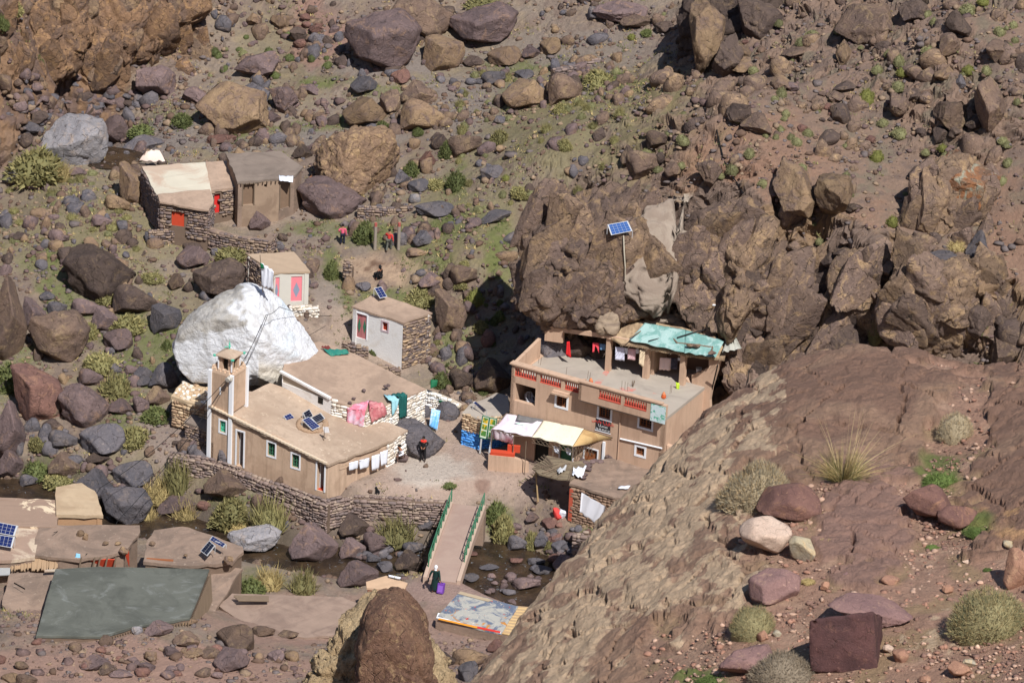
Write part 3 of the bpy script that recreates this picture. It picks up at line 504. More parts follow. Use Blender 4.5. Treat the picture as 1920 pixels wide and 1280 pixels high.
# region, centre, size (in the enlarged crops), kind, tilt, label
BL = [
 (1,415,775,370,270,'l',0,'pale grey faceted boulder standing in the small pool at upper left'),
 (1,655,725,160,170,'p',-38,'dark slab leaning against the right side of the pale grey boulder'),
 (1,870,465,220,190,'p',0,'purple boulder with a tan underside at the end of the stone pile'),
 (1,1290,620,390,290,'t',12,'big tan boulder with a crumbly yellow face beside the green strip'),
 (1,1435,570,150,180,'g',0,'grey boulder pressed against the right end of the big tan boulder'),
 (1,1585,555,170,160,'p',0,'dark purple boulder right of the tan boulder, shaded below'),
 (1,1520,655,100,70,'p',0,'low stone just below the dark purple boulder'),
 (1,1735,500,130,60,'p',-10,'flat purple stone at the edge of the upper green patch'),
 (1,1100,530,170,110,'p',0,'low purple boulder between the stone pile and the tan boulder'),
 (1,1435,365,240,160,'p',0,'broad flat purple boulder below the group of broken blocks'),
 (1,1665,205,95,90,'d',0,'dark cube-shaped block on the scree at the top'),
 (1,1560,125,110,100,'t',0,'largest of the broken tan blocks under the top edge'),
 (1,1420,110,90,80,'t',0,'tan block on the left of the broken blocks'),(1,1765,160,80,60,'r',0,'reddish block right of the broken tan blocks'),
 (1,800,800,230,90,'g',8,'long grey-purple ledge of rock behind the stone house'),
 (1,1310,1185,95,90,'t',0,'round tan stone in front of the mud house door'),
 (1,735,1030,150,260,'t',20,'tall tan boulder the stone house leans against'),
 (1,660,1130,150,100,'t',0,'low tan boulder at the foot of the tall tan one'),
 (1,1690,850,110,90,'d',0,'brown boulder at the right corner of the dark mud roof'),
 (1,1240,770,170,70,'r',10,'reddish low rock just above the dark mud roof'),
 (1,80,975,130,110,'g',0,'smooth grey boulder at the left edge near yellow reeds'),(1,180,1035,70,70,'p',0,'pointed purple stone below the yellow reeds'),
 (1,430,960,110,50,'p',0,'flat purple stone right of the yellow reeds'),(1,570,1230,120,80,'p',0,'low purple rock on the slope left of the stone house'),
 (1,1450,1235,120,110,'p',0,'purple rock in the yard below the mud house'),
 (2,235,230,420,330,'p',8,'huge rounded purple boulder near the top centre'),
 (2,460,90,360,240,'b',0,'huge tan boulder overhanging the purple one at the top'),
 (2,800,140,380,220,'p',14,'long purple boulder with a crumbled tan left end'),(2,560,290,250,220,'t',30,'jagged tan rock between the two huge boulders and the long one'),
 (2,910,315,190,120,'t',0,'flat-topped orange-tan boulder in the upper centre'),(2,895,195,80,70,'p',0,'small purple boulder above the orange-tan one'),
 (2,1165,260,120,110,'t',0,'tan boulder with a grey top right of the orange-tan one'),(2,1060,290,110,80,'p',0,'purple stone between the orange-tan and the grey-topped boulder'),
 (2,1420,75,90,85,'g',0,'dark grey boulder near the pale ground at the top'),(2,740,340,120,70,'d',0,'dark low boulder left of the orange-tan one'),
 (2,850,430,140,100,'g',25,'grey tilted boulder resting on smaller stones'),(2,130,470,160,110,'g',0,'grey-purple boulder above the square tan block'),
 (2,330,430,110,90,'r',0,'rust-tan boulder under the huge purple one'),(2,425,520,180,140,'b',0,'brown boulder above the round boulder'),
 (2,270,570,120,150,'b',0,'round brown boulder wedged beside the square tan block'),(2,130,620,240,190,'t',0,'square tan block of rock left of the round boulder'),
 (2,460,640,250,190,'t',-8,'broad low tan slab behind the giant boulder'),(2,1030,520,260,190,'t',0,'big boulder, tan on the left and grey on the right, mid-slope'),
 (2,1250,490,190,190,'b',0,'brown-purple boulder beside the tan and grey one'),(2,1190,370,60,90,'g',25,'upright grey slab above the brown-purple boulder'),
 (2,1020,415,110,60,'g',0,'flat grey boulder behind the tan and grey one'),(2,550,790,100,100,'d',0,'dark boulder right above the giant boulder'),
 (2,690,800,200,140,'b',22,'wedge-shaped brown boulder right of the giant boulder'),(2,860,1205,180,70,'g',18,'long dark boulder tilted on the grass left of the cliff'),
 (2,740,1240,90,60,'p',0,'small boulder under the long tilted one'),(2,340,990,90,90,'g',0,'blue-grey boulder at the lower right of the giant boulder'),
 (2,430,1035,120,80,'g',0,'grey boulder behind the walled garden'),(2,410,1105,70,60,'l',0,'small round grey stone on the garden wall'),(2,520,1165,220,90,'g',0,'flat grey boulder beside the garden with the gate posts'),
 (2,480,890,90,110,'r',0,'reddish boulder standing right of the giant boulder'),(2,840,960,130,80,'g',0,'flat grey rock in the middle of the grassy slope'),
 (2,1560,60,300,110,'p',0,'flat purple outcrop at the top edge'),(2,1800,150,100,70,'d',0,'dark boulder at the end of the upper terrace'),(2,1650,110,190,90,'b',0,'brown low rock beside the flat purple outcrop'),
 (2,1680,900,180,170,'b',20,'brown block on the shoulder of the hill above the solar panel'),(2,1610,870,110,120,'d',0,'dark block left of the brown block on the shoulder'),
 (2,1775,885,60,80,'d',0,'narrow dark block right of the brown block on the shoulder'),(2,1850,945,90,100,'b',0,'square brown block above the end of the cliff ledge'),(2,1760,770,120,110,'b',10,'brown slab at the top of the shoulder'),
 (3,150,250,200,460,'t',8,'tall tan pillar of rock at the left of the dark hollow'),(3,420,100,320,240,'d',-20,'dark overhanging crag at the top right of the tan pillar'),(3,250,330,170,240,'d',0,'dark rock between the tan pillar and the rounded stones'),
 (3,320,625,150,140,'d',0,'black block sitting on top of the slope, shade below it'),(3,405,690,170,130,'b',0,'brown rock propping up the black block'),
 (3,330,300,120,90,'t',0,'rounded tan stone below the dark crag'),(3,325,365,130,80,'t',0,'lower of two rounded tan stones below the dark crag'),
 (3,640,285,180,60,'b',18,'long brown rock with a dark hollow below the crag'),(3,1290,70,170,150,'d',0,'dark block at the top edge, upper right'),
 (3,1540,150,130,160,'d',0,'dark four-sided block high on the right'),(3,1490,250,120,130,'b',0,'brown rock under the dark four-sided block'),
 (3,1010,150,320,240,'b',28,'broad brown slab with a tan left edge, upper right slope'),(3,900,290,90,140,'t',0,'tan rock face with a shaded cleft below the broad slab'),(3,1120,250,90,60,'d',0,'small dark stone right below the broad slab'),
 (3,900,480,130,60,'d',12,'long dark rock behind the yellow-green cushion'),(3,850,535,110,60,'b',0,'brown rock below the long dark one'),(3,880,630,110,110,'d',15,'leaning dark block in the middle of the right slope'),
 (3,540,465,100,80,'t',15,'small tan slab on the right slope'),(3,610,490,80,50,'p',0,'low pinkish stone beside the small tan slab'),(3,1210,590,110,160,'b',12,'tall brown rock left of the stacked grey-brown blocks'),
 (3,1305,530,100,70,'d',0,'dark rock right of the tall brown rock'),(3,1500,620,180,190,'b',0,'largest of the stacked grey-brown blocks on the right'),(3,1440,750,90,90,'d',0,'lowest left of the stacked grey-brown blocks'),
 (3,1535,740,110,90,'d',0,'lower middle of the stacked grey-brown blocks'),(3,1640,680,120,100,'d',0,'right-hand block of the stacked grey-brown blocks'),(3,1490,500,100,60,'b',0,'flat top block of the stacked grey-brown blocks'),
 (3,1545,455,60,80,'g',0,'slate-blue splinter above the stacked blocks'),(3,1470,410,130,90,'t',0,'cream-topped rock above the stacked blocks'),(3,1620,770,150,80,'b',0,'broken rock at the foot of the stacked blocks'),
 (3,1720,600,180,360,'b',8,'tall smooth brown rock face right of the stacked blocks'),(3,1750,300,120,130,'b',0,'brown boulder near the right edge, high up'),(3,1860,310,90,90,'d',0,'dark block at the right edge, high up'),
 (3,1590,1010,360,340,'x',10,'broad rock face streaked with orange and grey-green lichen'),(3,620,1060,220,320,'t',14,'standing tan slab with a shaded left side'),(3,850,1090,210,260,'t',20,'second tan slab, right of the standing one'),
 (3,960,1160,100,60,'d',0,'dark stone in front of the second tan slab'),(3,1310,970,100,100,'d',0,'dark block left of the lichen-streaked face'),
 (3,150,960,150,160,'b',10,'brown rock on the slope above the white-streaked ledge'),(3,1470,1180,140,120,'b',0,'brown rock at the lower left of the lichen face'),
 (6,830,180,120,100,'d',10,'dark purple boulder on the cliff edge, leftmost of the row'),(6,895,120,110,60,'d',0,'flat dark stone on top of the cliff-edge row'),(6,940,185,90,80,'d',0,'second dark boulder of the cliff-edge row'),
 (6,1080,180,210,140,'b',10,'largest brown boulder of the cliff-edge row'),(6,1105,250,170,90,'b',0,'brown boulder overhanging the black gap in the cliff'),(6,1250,240,190,150,'b',-15,'brown-grey boulder right of the black gap'),
 (6,1340,60,150,150,'b',0,'upright brown rock above the grey-green spot'),(6,1460,170,170,110,'g',0,'grey boulder on the broad tilted slab'),(6,1640,110,140,170,'g',0,'slate boulder right of the grey one on the tilted slab'),
 (6,1460,330,400,220,'b',-12,'broad tilted slab of grey-brown rock at the right'),(6,1630,500,200,220,'d',10,'dark crag at the end of the broad tilted slab'),(6,1785,500,110,80,'d',0,'squared stone wedged at the right of the dark crag'),
 (6,1800,660,180,230,'b',0,'brown rock mass right of the black cleft'),(6,1180,390,120,110,'b',0,'rounded rock left of the broad tilted slab'),(6,570,350,100,120,'d',0,'dark knob standing out of the cliff right of the house'),
 (6,810,480,200,160,'d',0,'dark square face in the middle of the cliff'),(6,960,480,170,120,'d',25,'dark ledge left of the deep cleft'),(6,770,620,130,90,'p',15,'purple rock low on the cliff'),(6,950,660,190,190,'b',30,'large grey-brown slab low on the cliff'),
 (6,660,740,180,130,'d',30,'dark slab just above the reddish dome'),(6,490,720,200,190,'d',15,'dark bulging rock right of the staircase'),(6,300,750,150,170,'d',0,'dark rock face next to the staircase wall'),(6,290,870,170,110,'b',0,'brown rock crossed by a black hose'),
 (6,880,310,140,110,'d',0,'dark face below the cliff-edge row'),(6,1060,350,110,130,'b',0,'squared brown rock left of the deep cleft'),(6,620,430,150,110,'d',0,'dark rock on the left half of the cliff'),(6,430,560,170,150,'d',15,'dark rock above the bulging one'),
 (4,550,235,400,290,'d',-4,'largest dark brown boulder of the left slope, deep shade under it'),(4,755,385,240,180,'d',-8,'dark diamond-shaped boulder right below the largest brown one'),(4,915,490,190,170,'g',30,'dark slate boulder left of the whitewashed rock'),
 (4,1230,280,300,210,'d',15,'dark brown boulder behind the top of the whitewashed rock'),(4,985,290,90,110,'b',0,'brown boulder above the slate one'),(4,1048,320,60,65,'d',0,'small dark boulder touching the brown one'),(4,1080,150,190,140,'p',0,'purple-brown boulder below the terrace wall'),
 (4,490,430,180,110,'p',0,'flat purple boulder under the largest brown one'),(4,580,500,150,150,'p',10,'purple boulder left of the diamond-shaped one'),(4,655,615,170,135,'p',0,'rounded purple boulder on the green patch'),
 (4,180,475,150,190,'p',10,'purple boulder with a pale edge by the left group'),(4,320,430,110,80,'g',0,'grey boulder behind the big rounded one'),(4,265,370,90,60,'g',0,'small grey stone above the left group'),
 (4,330,600,340,290,'b',0,'big rounded grey-brown boulder of the left group'),(4,40,520,220,500,'b',-6,'enormous brown boulder cut by the left edge'),(4,230,200,75,60,'g',0,'grey stone left of the largest brown boulder'),
 (4,120,35,110,50,'d',0,'dark low stone near the upper left grass'),(4,340,45,100,60,'p',10,'purple stone near the upper left grass'),(4,200,905,260,370,'r',34,'tall purple boulder with a tan left edge and black shade'),
 (4,300,985,100,150,'b',0,'brown lower half leaning on the tall purple boulder'),(4,470,980,290,230,'p',0,'purple-brown boulder right of the tall purple one'),(4,510,820,140,110,'p',0,'purple boulder above the purple-brown one'),
 (4,640,775,80,60,'g',0,'small slate stone on the green patch'),(4,740,780,90,60,'p',0,'low purple stone left of the white-topped one'),(4,800,800,110,80,'g',0,'grey stone touching the white-topped one'),(4,740,850,80,70,'p',0,'purple stone below the low purple one'),(4,815,845,110,60,'g',0,'grey stone below the white-topped one'),
 (4,930,820,150,170,'g',-25,'dark boulder splashed white under the whitewashed rock'),(4,880,930,140,110,'b',0,'brown boulder left of the cobbled roof'),(4,790,975,90,120,'p',15,'upright slab below the brown boulder'),
 (4,680,990,150,90,'p',-10,'flat purple rock below the yellow bushes'),(4,355,1165,170,120,'g',0,'grey boulder above the black hollow'),(4,310,1095,90,70,'d',0,'dark stone under the tall purple boulder'),(4,570,1170,260,190,'g',0,'rounded slate-grey boulder of the lower left group'),
 (4,50,1130,190,340,'p',-8,'purple boulder at the left edge above the dark pool'),(4,1140,770,1,1,'g',0,None),
 (7,60,50,140,170,'p',0,'purple boulder at the edge of the dark pool'),(7,160,145,100,80,'g',0,'grey stone beside the dark pool'),(7,360,65,180,140,'b',0,'brown boulder under the slate-grey one'),(7,565,105,80,80,'p',0,'small round purple stone above the wide slabs'),
 (7,555,20,150,70,'d',0,'dark boulder in the shade above the small purple stone'),(7,740,115,230,160,'g',0,'rounded grey boulder at the start of the dry wall'),(7,535,195,260,210,'g',-15,'wide grey-purple slab behind the curved tan roof'),(7,700,290,290,220,'g',-10,'largest grey slab on the river bank'),
 (7,985,285,220,110,'p',8,'flat purple boulder right of the largest grey slab'),(7,1130,292,65,60,'r',0,'small reddish stone at the end of the flat purple boulder'),(7,1260,170,240,160,'b',0,'brown overhanging boulder against the dry wall'),
 (7,1420,475,300,155,'l',8,'light grey smooth boulder standing in the river'),(7,1750,500,270,225,'p',0,'big purple boulder in the river below the dry wall'),(7,1860,330,110,110,'d',0,'dark boulder behind the big purple river boulder'),
 (7,885,975,165,90,'p',8,'purple-brown stone at the edge of the concrete roof'),(7,1040,930,130,60,'t',0,'tan stone behind the concrete roof edge'),(7,1040,1035,150,90,'b',0,'rounded tan-brown stone on the lower bank'),(7,960,1100,90,70,'p',0,'purple stone on the lower bank'),
 (7,1090,1110,130,60,'t',0,'flat pale tan stone on the lower bank'),(7,1310,1030,215,170,'b',0,'large brown boulder on the lower bank'),(7,1295,1145,205,155,'p',0,'purple-grey boulder in front of the large brown one'),(7,1470,985,130,80,'b',0,'brown stone right of the large brown boulder'),
 (7,1610,1005,120,50,'b',0,'low brown stone at the far end of the lower bank'),(7,1540,1130,95,80,'p',0,'purple cube-like stone on the lower bank'),(7,1448,1140,55,55,'t',0,'small tan stone beside the cube-like one'),(7,1628,1130,80,60,'t',0,'orange-tan stone beside the cube-like one'),
 (7,530,1165,170,90,'p',0,'broad purple stone in the lower left rubble'),(7,670,1222,160,60,'p',0,'flat purple stone at the lower left'),(7,765,985,64,56,'l',0,'white stone lying on the edge of the concrete roof'),(7,150,1255,120,80,'b',0,'brown stone at the bottom left'),(7,1180,1110,120,80,'b',0,'dull brown stone left of the large brown boulder'),(7,55,1250,100,60,'t',0,'tan stone in the bottom left corner'),
 (8,70,400,175,140,'d',0,'dark boulder in the river below the terrace wall'),(8,190,490,125,150,'p',18,'leaning purple slab in the river'),(8,60,530,150,125,'p',10,'purple boulder left of the leaning slab'),(8,180,580,90,60,'g',0,'small round grey boulder in the stream'),
 (8,90,672,230,150,'p',10,'broad purple boulder on the near river bank'),(8,240,630,95,70,'g',0,'grey boulder between the broad purple one and the bridge'),(8,380,600,165,125,'d',0,'dark purple boulder next to the bridge'),(8,400,520,120,90,'g',20,'grey slab resting on the dark purple boulder'),
 (8,480,385,112,92,'g',0,'round grey boulder against the wall left of the bridge'),(8,985,495,112,100,'g',0,'grey block above the stream right of the bridge'),(8,1125,480,100,100,'g',0,'grey boulder right of the grey block'),(8,1215,520,90,80,'g',0,'rounded grey stone by the rubble'),
 (8,1245,610,130,110,'p',0,'purple boulder at the right of the stream'),(8,1090,595,100,50,'g',0,'flat grey stone in the stream, upper one'),(8,1125,645,112,55,'g',0,'flat grey stone in the stream, lower one'),(8,978,595,80,36,'r',0,'flat reddish stone in the stream'),
 (8,825,632,110,34,'g',0,'thin pale slab lying in the water near the bridge'),(8,1035,715,160,88,'p',10,'biggest purple boulder in the stream right of the bridge'),(8,1220,760,92,56,'g',0,'grey stone near the far right of the stream'),(8,1200,797,90,44,'g',0,'lowest grey stone at the right of the stream'),(8,935,770,80,40,'g',0,'pale stone near the painted roof'),
 (8,715,690,110,50,'g',0,'flat grey stone at the near foot of the bridge'),(8,1070,355,92,60,'p',0,'purple boulder on top of the rubble bank'),(8,1160,387,92,70,'r',0,'reddish boulder near the red and white sack'),(8,725,558,80,26,'r',0,'reddish slab at the waterline beside the bridge'),
 (8,720,1130,200,130,'t',0,'tan boulder at the bottom between the two near rocks'),(8,570,1150,130,90,'d',0,'dark boulder beside the near pinnacle'),(8,705,1220,120,140,'g',0,'grey upright boulder at the bottom between the near rocks'),(8,870,1075,110,80,'r',0,'brown rubble stone by the edge of the near slab'),(8,1100,845,45,48,'g',0,'small pale boulder at the corner of the reed mat'),
 (5,455,50,110,110,'g',0,'grey boulder right of the garden gate posts'),(5,425,125,120,60,'t',0,'low boulder with a white sack lying on it'),(5,510,285,160,90,'p',0,'purple boulder right of the seated person in black'),(5,685,245,150,130,'b',15,'brown boulder at the head of the steep rubble'),
 (5,600,450,170,260,'b',24,'tall brown boulder standing on the steep rubble'),(5,715,440,70,85,'p',10,'purple stone beside the tall brown boulder'),(5,705,695,80,105,'p',10,'upright purple stone on the lower rubble'),(5,670,830,130,145,'d',15,'dark boulder at the foot of the rubble'),
 (5,845,820,200,200,'b',0,'big brown boulder just left of the guesthouse'),(5,120,318,90,55,'g',0,'grey stone behind the white hut'),(5,430,1170,300,215,'g',-8,'smooth dark grey boulder built into the yard wall'),(5,1190,660,210,220,'g',18,'grey rock with white drips rising through the terrace'),
 (5,1330,650,130,130,'d',0,'dark rock behind the clothes line on the terrace'),(5,1420,690,120,110,'d',0,'brown rock under the red trousers on the terrace'),(5,820,610,80,100,'r',0,'reddish stone high on the lower rubble'),(5,380,690,80,90,'p',0,'purple rock beside the white hut wall'),
 (5,-60,-180,370,220,'p',0,'broad flat purple boulder under the giant boulder'),
]
lic = rockmat('lichen_rock', sc(120, 96, 80), sc(164, 112, 74), sc(160, 160, 142), .56, bump=.8); RM['x'] = lic
for i, (rg, u, v, w_, h_, kd, tl, lb) in enumerate(BL):
    if lb is None: continue
    u, v = Z(rg, u, v); put_rock(u, v, w_/2.977, h_/2.977, kd, lb, None, tl, mesh=((ANGB if w_ > 140 else ANGM)[i % 12] if (rg in (3, 6) or (rg == 2 and u > 1500+0*v) or (rg == 1 and v < 220)) else None), seed=i*7, sink=.24 if rg in (3, 6) else .3, fat=1.35 if rg in (3, 6) else 1.0)
# the giant boulder: its own mesh, with a scalloped dark underside at its lower right


RM['n'] = rockmat('near_brown_rock', sc(164, 128, 104), sc(136, 104, 88), sc(204, 170, 130), .60, sc_=2.6, bump=.9)
RM['f'] = rockmat('near_tan_rock', sc(226, 200, 158), sc(206, 178, 138), sc(140, 112, 90), .62, sc_=2.8, bump=.9)
# stones too small to name: the 130 largest as objects
def scatter(n, area, size, kinds, label, group, sink=.3):
    k = 0
    while k < n:
        u = area[0]+random.gauss(0, .42)*area[2]; v = area[1]+random.gauss(0, .42)*area[3]
        if abs(u-area[0]) > area[2] or abs(v-area[1]) > area[3]: continue
        s = random.uniform(*size)*random.choice((.8, 1, 1, 1.3)); put_rock(u, v, s, s*random.uniform(.6, .85), random.choice(kinds), label, group, 0, name='stone', sink=sink, mesh=(ANGM[k % 12] if area[0] > 1280 else None)); k += 1
scatter(62, (170, 185, 130, 48), (14, 28), 'pggpd', 'grey or purple stone in the long pile at the foot of the upper left cliff', 'stones of the long pile')
scatter(26, (90, 225, 90, 50), (12, 24), 'pgg', 'small grey stone scattered left of the pale grey boulder', 'stones left of the pale boulder')
scatter(30, (1035, 1010, 75, 42), (14, 26), 'pgr', 'loose stone of the rubble bank right of the bridge', 'stones of the rubble bank')
scatter(18, (560, 50, 60, 40), (12, 24), 'tbr', 'broken stone on the scree at the top left of centre', 'broken stones on the scree')
scatter(22, (860, 190, 150, 120), (11, 20), 'pgt', 'small stone among the boulders of the upper valley floor', 'stones of the valley floor')
scatter(34, (250, 1235, 300, 45), (12, 30), 'prtb', 'loose stone in the rubble along the bottom left', 'stones along the bottom left')
scatter(16, (960, 1090, 90, 30), (10, 20), 'gp', 'small wet stone in the stream right of the bridge', 'stones in the stream')
scatter(12, (700, 1040, 60, 20), (12, 24), 'gp', 'small stone in the stream left of the bridge', 'stones in the stream left of the bridge')
scatter(30, (1560, 230, 260, 170), (10, 24), 'brd', 'small brown stone on the right hand slope', 'stones of the right hand slope')
# gravel and rubble nobody could count
def pebbles(name, n, dens, smin, smax, mats, zoff=0):
    Vb, Fb = ICO[1]; nv = len(Vb)
    x = RNG.uniform(-40, 43, n*3); y = RNG.uniform(220, 315, n*3); z = hgt(x, y); P = np.stack([x, y, z], 1); uu, vv = proj(P); keep = (uu > -30) & (uu < 1950) & (vv > -30) & (vv < 1310)
    P = P[keep]; uu = uu[keep]; vv = vv[keep]; d = dens(P, uu, vv); P = P[RNG.random(len(P)) < d][:n]; n = len(P)
    s = smin*(smax/smin)**(RNG.random(n)**2.2)
    J = 1+.35*RNG.uniform(-1, 1, (n, nv, 1)); sc3 = np.stack([RNG.uniform(.7, 1.3, n), RNG.uniform(.7, 1.3, n), RNG.uniform(.45, .8, n)], 1)
    V = (P[:, None, :] + Vb[None]*J*sc3[:, None]*s[:, None, None] + np.array([0, 0, .15])*s[:, None, None]).reshape(-1, 3); Fa = (Fb[None]+(np.arange(n)*nv)[:, None, None]).reshape(-1, 3)
    me = fastmesh(name, V, Fa, None)
    for m_ in mats: me.materials.append(m_)
    me.polygons.foreach_set('material_index', np.repeat(RNG.integers(0, len(mats), n), len(Fb)).astype(np.int32)); o = link(name, me); tag(o, kind='stuff'); return o
YARD = [(840, 860, 170, 70), (600, 740, 230, 110), (850, 1000, 60, 90), (510, 900, 150, 26), (1110, 780, 190, 130), (230, 1060, 300, 110), (560, 1150, 180, 60), (880, 1130, 160, 60), (715, 495, 75, 42), (645, 450, 26, 26), (615, 590, 30, 110), (420, 400, 130, 50), (730, 620, 90, 50)]
def notyard(u, v):
    m_ = np.ones(len(u))
    for a in YARD: m_ *= 1-.97*((((u-a[0])/a[2])**2+((v-a[1])/a[3])**2) < 1)
    return m_
def dn(P, u, v):
    n_ = fbm(P*.5, 3, 61); d = .35+.9*sstep(-.1, .35, n_); d = d*notyard(u, v)
    return np.clip(d, 0, 1)
def flatpeb(nm, c): return rockmat(nm, c, tuple(x*.8 for x in c), tuple(min(1, x*1.25) for x in c), .6, bump=.2)
PEB = [flatpeb('pebble_grey', sc(124, 114, 112)), flatpeb('pebble_purple', sc(122, 102, 98)), flatpeb('pebble_tan', sc(160, 138, 116)), flatpeb('pebble_brown', sc(120, 98, 84))]
pebbles('gravel', 26000, dn, .045, .22, PEB)
def dr(P, u, v):
    d = .25*((((u-870)/120)**2+((v-600)/150)**2) < 1) + .5*((((u-200)/240)**2+((v-195)/60)**2) < 1) + .16*(v > 1200)*(u < 900) + .35*(poly_dist(P[:, 0], P[:, 1], RIVER) < 4.5)*(u < 1120) + .08*(u > 1250) + .10*(u < 900)*(v < 900) + .05
    return np.clip(d*notyard(u, v), 0, 1)
pebbles('rubble', 9500, dr, .14, .42, PEB)
# the uncountable pebbles of the near hillside
def near_pebbles():
    n = 9000; Vb, Fb = ICO[1]; nv = len(Vb); u = RNG.uniform(1280, 1930, n*3); v = RNG.uniform(880, 1290, n*3); P = []
    i = np.clip(np.searchsorted(FX, 0), 0, 1)
    XX = RNG.uniform(1.6, 7.3, n*6); YY = RNG.uniform(45, 58, n*6); ii_ = np.clip(np.searchsorted(FX, XX), 0, len(FX)-1); jj = np.clip(np.searchsorted(FY, YY), 0, len(FY)-1); ZZ = ZF[jj, ii_]; rf = FGROCK.reshape(ZF.shape)[jj, ii_]
    Q = np.stack([XX, YY, ZZ], 1); keep = RNG.random(len(Q)) < (.95-.93*rf)*(.3+sstep(-.1, .3, fbm(Q*1.2, 3, 44))); Q = Q[keep][:n]; n = len(Q)
    s = .006*(7.5)**(RNG.random(n)**2.0); J = 1+.4*RNG.uniform(-1, 1, (n, nv, 1)); s3 = np.stack([RNG.uniform(.7, 1.4, n), RNG.uniform(.7, 1.4, n), RNG.uniform(.4, .8, n)], 1)
    V = (Q[:, None]+Vb[None]*J*s3[:, None]*s[:, None, None]).reshape(-1, 3); Fa = (Fb[None]+(np.arange(n)*nv)[:, None, None]).reshape(-1, 3)
    me = fastmesh('near_gravel', V, Fa, None); [me.materials.append(m_) for m_ in PEB2]
    me.polygons.foreach_set('material_index', np.repeat(RNG.integers(0, len(PEB2), n), len(Fb)).astype(np.int32)); tag(link('near_gravel', me), kind='stuff')
PEB2 = [flatpeb('grit_red', sc(158, 120, 102)), flatpeb('grit_brown', sc(132, 104, 92)), flatpeb('grit_pale', sc(182, 152, 132))]
near_pebbles()
# rocks of the near hillside
NR_ = [(9,905,1040,0,0,'n',0,None),
 (9,460,462,280,215,'w',0,'white rounded stone on the near slope'),(9,665,525,172,145,'o',-20,'greenish-tan smooth stone beside the white one'),(9,600,265,350,200,'q',-8,'reddish-brown wedge of rock beside the grey cushion shrub'),
 (9,1365,285,250,215,'q',15,'brown angular rock with a striped side, left of two'),(9,1535,352,225,145,'q',5,'lower brown rock, right of the angular one'),(9,515,745,290,190,'q2',14,'flat purple slab tilted towards the valley'),
 (9,1040,855,460,170,'q2',-4,'flat pinkish slab half hidden behind the dark block'),(9,350,1160,300,170,'q2',22,'flat purple rock at the bottom edge, by the grey dry shrub'),(9,1158,705,110,55,'s',0,'small tan flat stone on the gravel'),
 (9,1555,1205,165,90,'s',-12,'low tan stone near the bottom right'),(9,1215,1130,90,85,'s',0,'tan stone right of the dark block'),(9,795,738,52,52,'s',0,'small brown stone standing on the gravel'),(9,450,1020,70,72,'s',0,'orange-tan stone beside the green shrub'),
 (9,1585,605,52,28,'w',0,'small white pebble on the gravel'),(9,1820,507,64,50,'o',0,'grey-green stone below the right hand dome'),(9,1480,757,66,44,'s',0,'flat brown stone in the gravel'),(9,525,1005,50,50,'o',0,'pale stone behind the orange-tan one'),
 (9,925,680,72,44,'q2',0,'flat pink stone below the pink slab'),(9,1098,660,52,42,'q',0,'small reddish stone below the pink slab'),(9,1860,640,150,230,'s',0,'pinkish rock at the right edge'),(9,1145,1090,60,50,'w',0,'pale stone touching the dark block'),(9,1600,1165,80,50,'o',0,'grey stone resting on the low tan stone'),(9,1350,1255,70,40,'s',0,'tan stone at the bottom edge')]
def nrm_(n, c1, c2, c3, p_=.6, v=.05): return rockmat(n, c1, c2, c3, p_, sc_=4.5, bump=.32, vary=v)
RM['w'] = nrm_('white_stone', sc(206, 184, 166), sc(196, 172, 154), sc(178, 158, 142), .62); RM['o'] = nrm_('olive_stone', sc(176, 164, 136), sc(160, 152, 136), sc(190, 168, 132), .6)
RM['q'] = nrm_('near_red_rock', sc(128, 96, 86), sc(108, 80, 74), sc(148, 112, 90), .6); RM['q2'] = nrm_('near_pink_slab', sc(144, 114, 108), sc(124, 98, 96), sc(162, 132, 116), .62); RM['s'] = nrm_('near_tan_stone', sc(170, 130, 106), sc(152, 116, 98), sc(184, 148, 120), .6)
RM['k'] = nrm_('near_dark_block', sc(94, 66, 64), sc(78, 56, 56), sc(112, 82, 74), .62)
NMESH = [rock_mesh(500+i, 4, 12, .035, .95, .02) for i in range(10)]
for i, (rg, u, v, w_, h_, kd, tl, lb) in enumerate(NR_):
    if not lb: continue
    u, v = Z(rg, u, v); put_rock(u, v, w_/2.977, h_/2.977, kd, lb, None, tl, mesh=NMESH[i % 10], cast=fhit, name='boulder' if w_ > 120 else 'stone', sink=.36, fat=1.0)
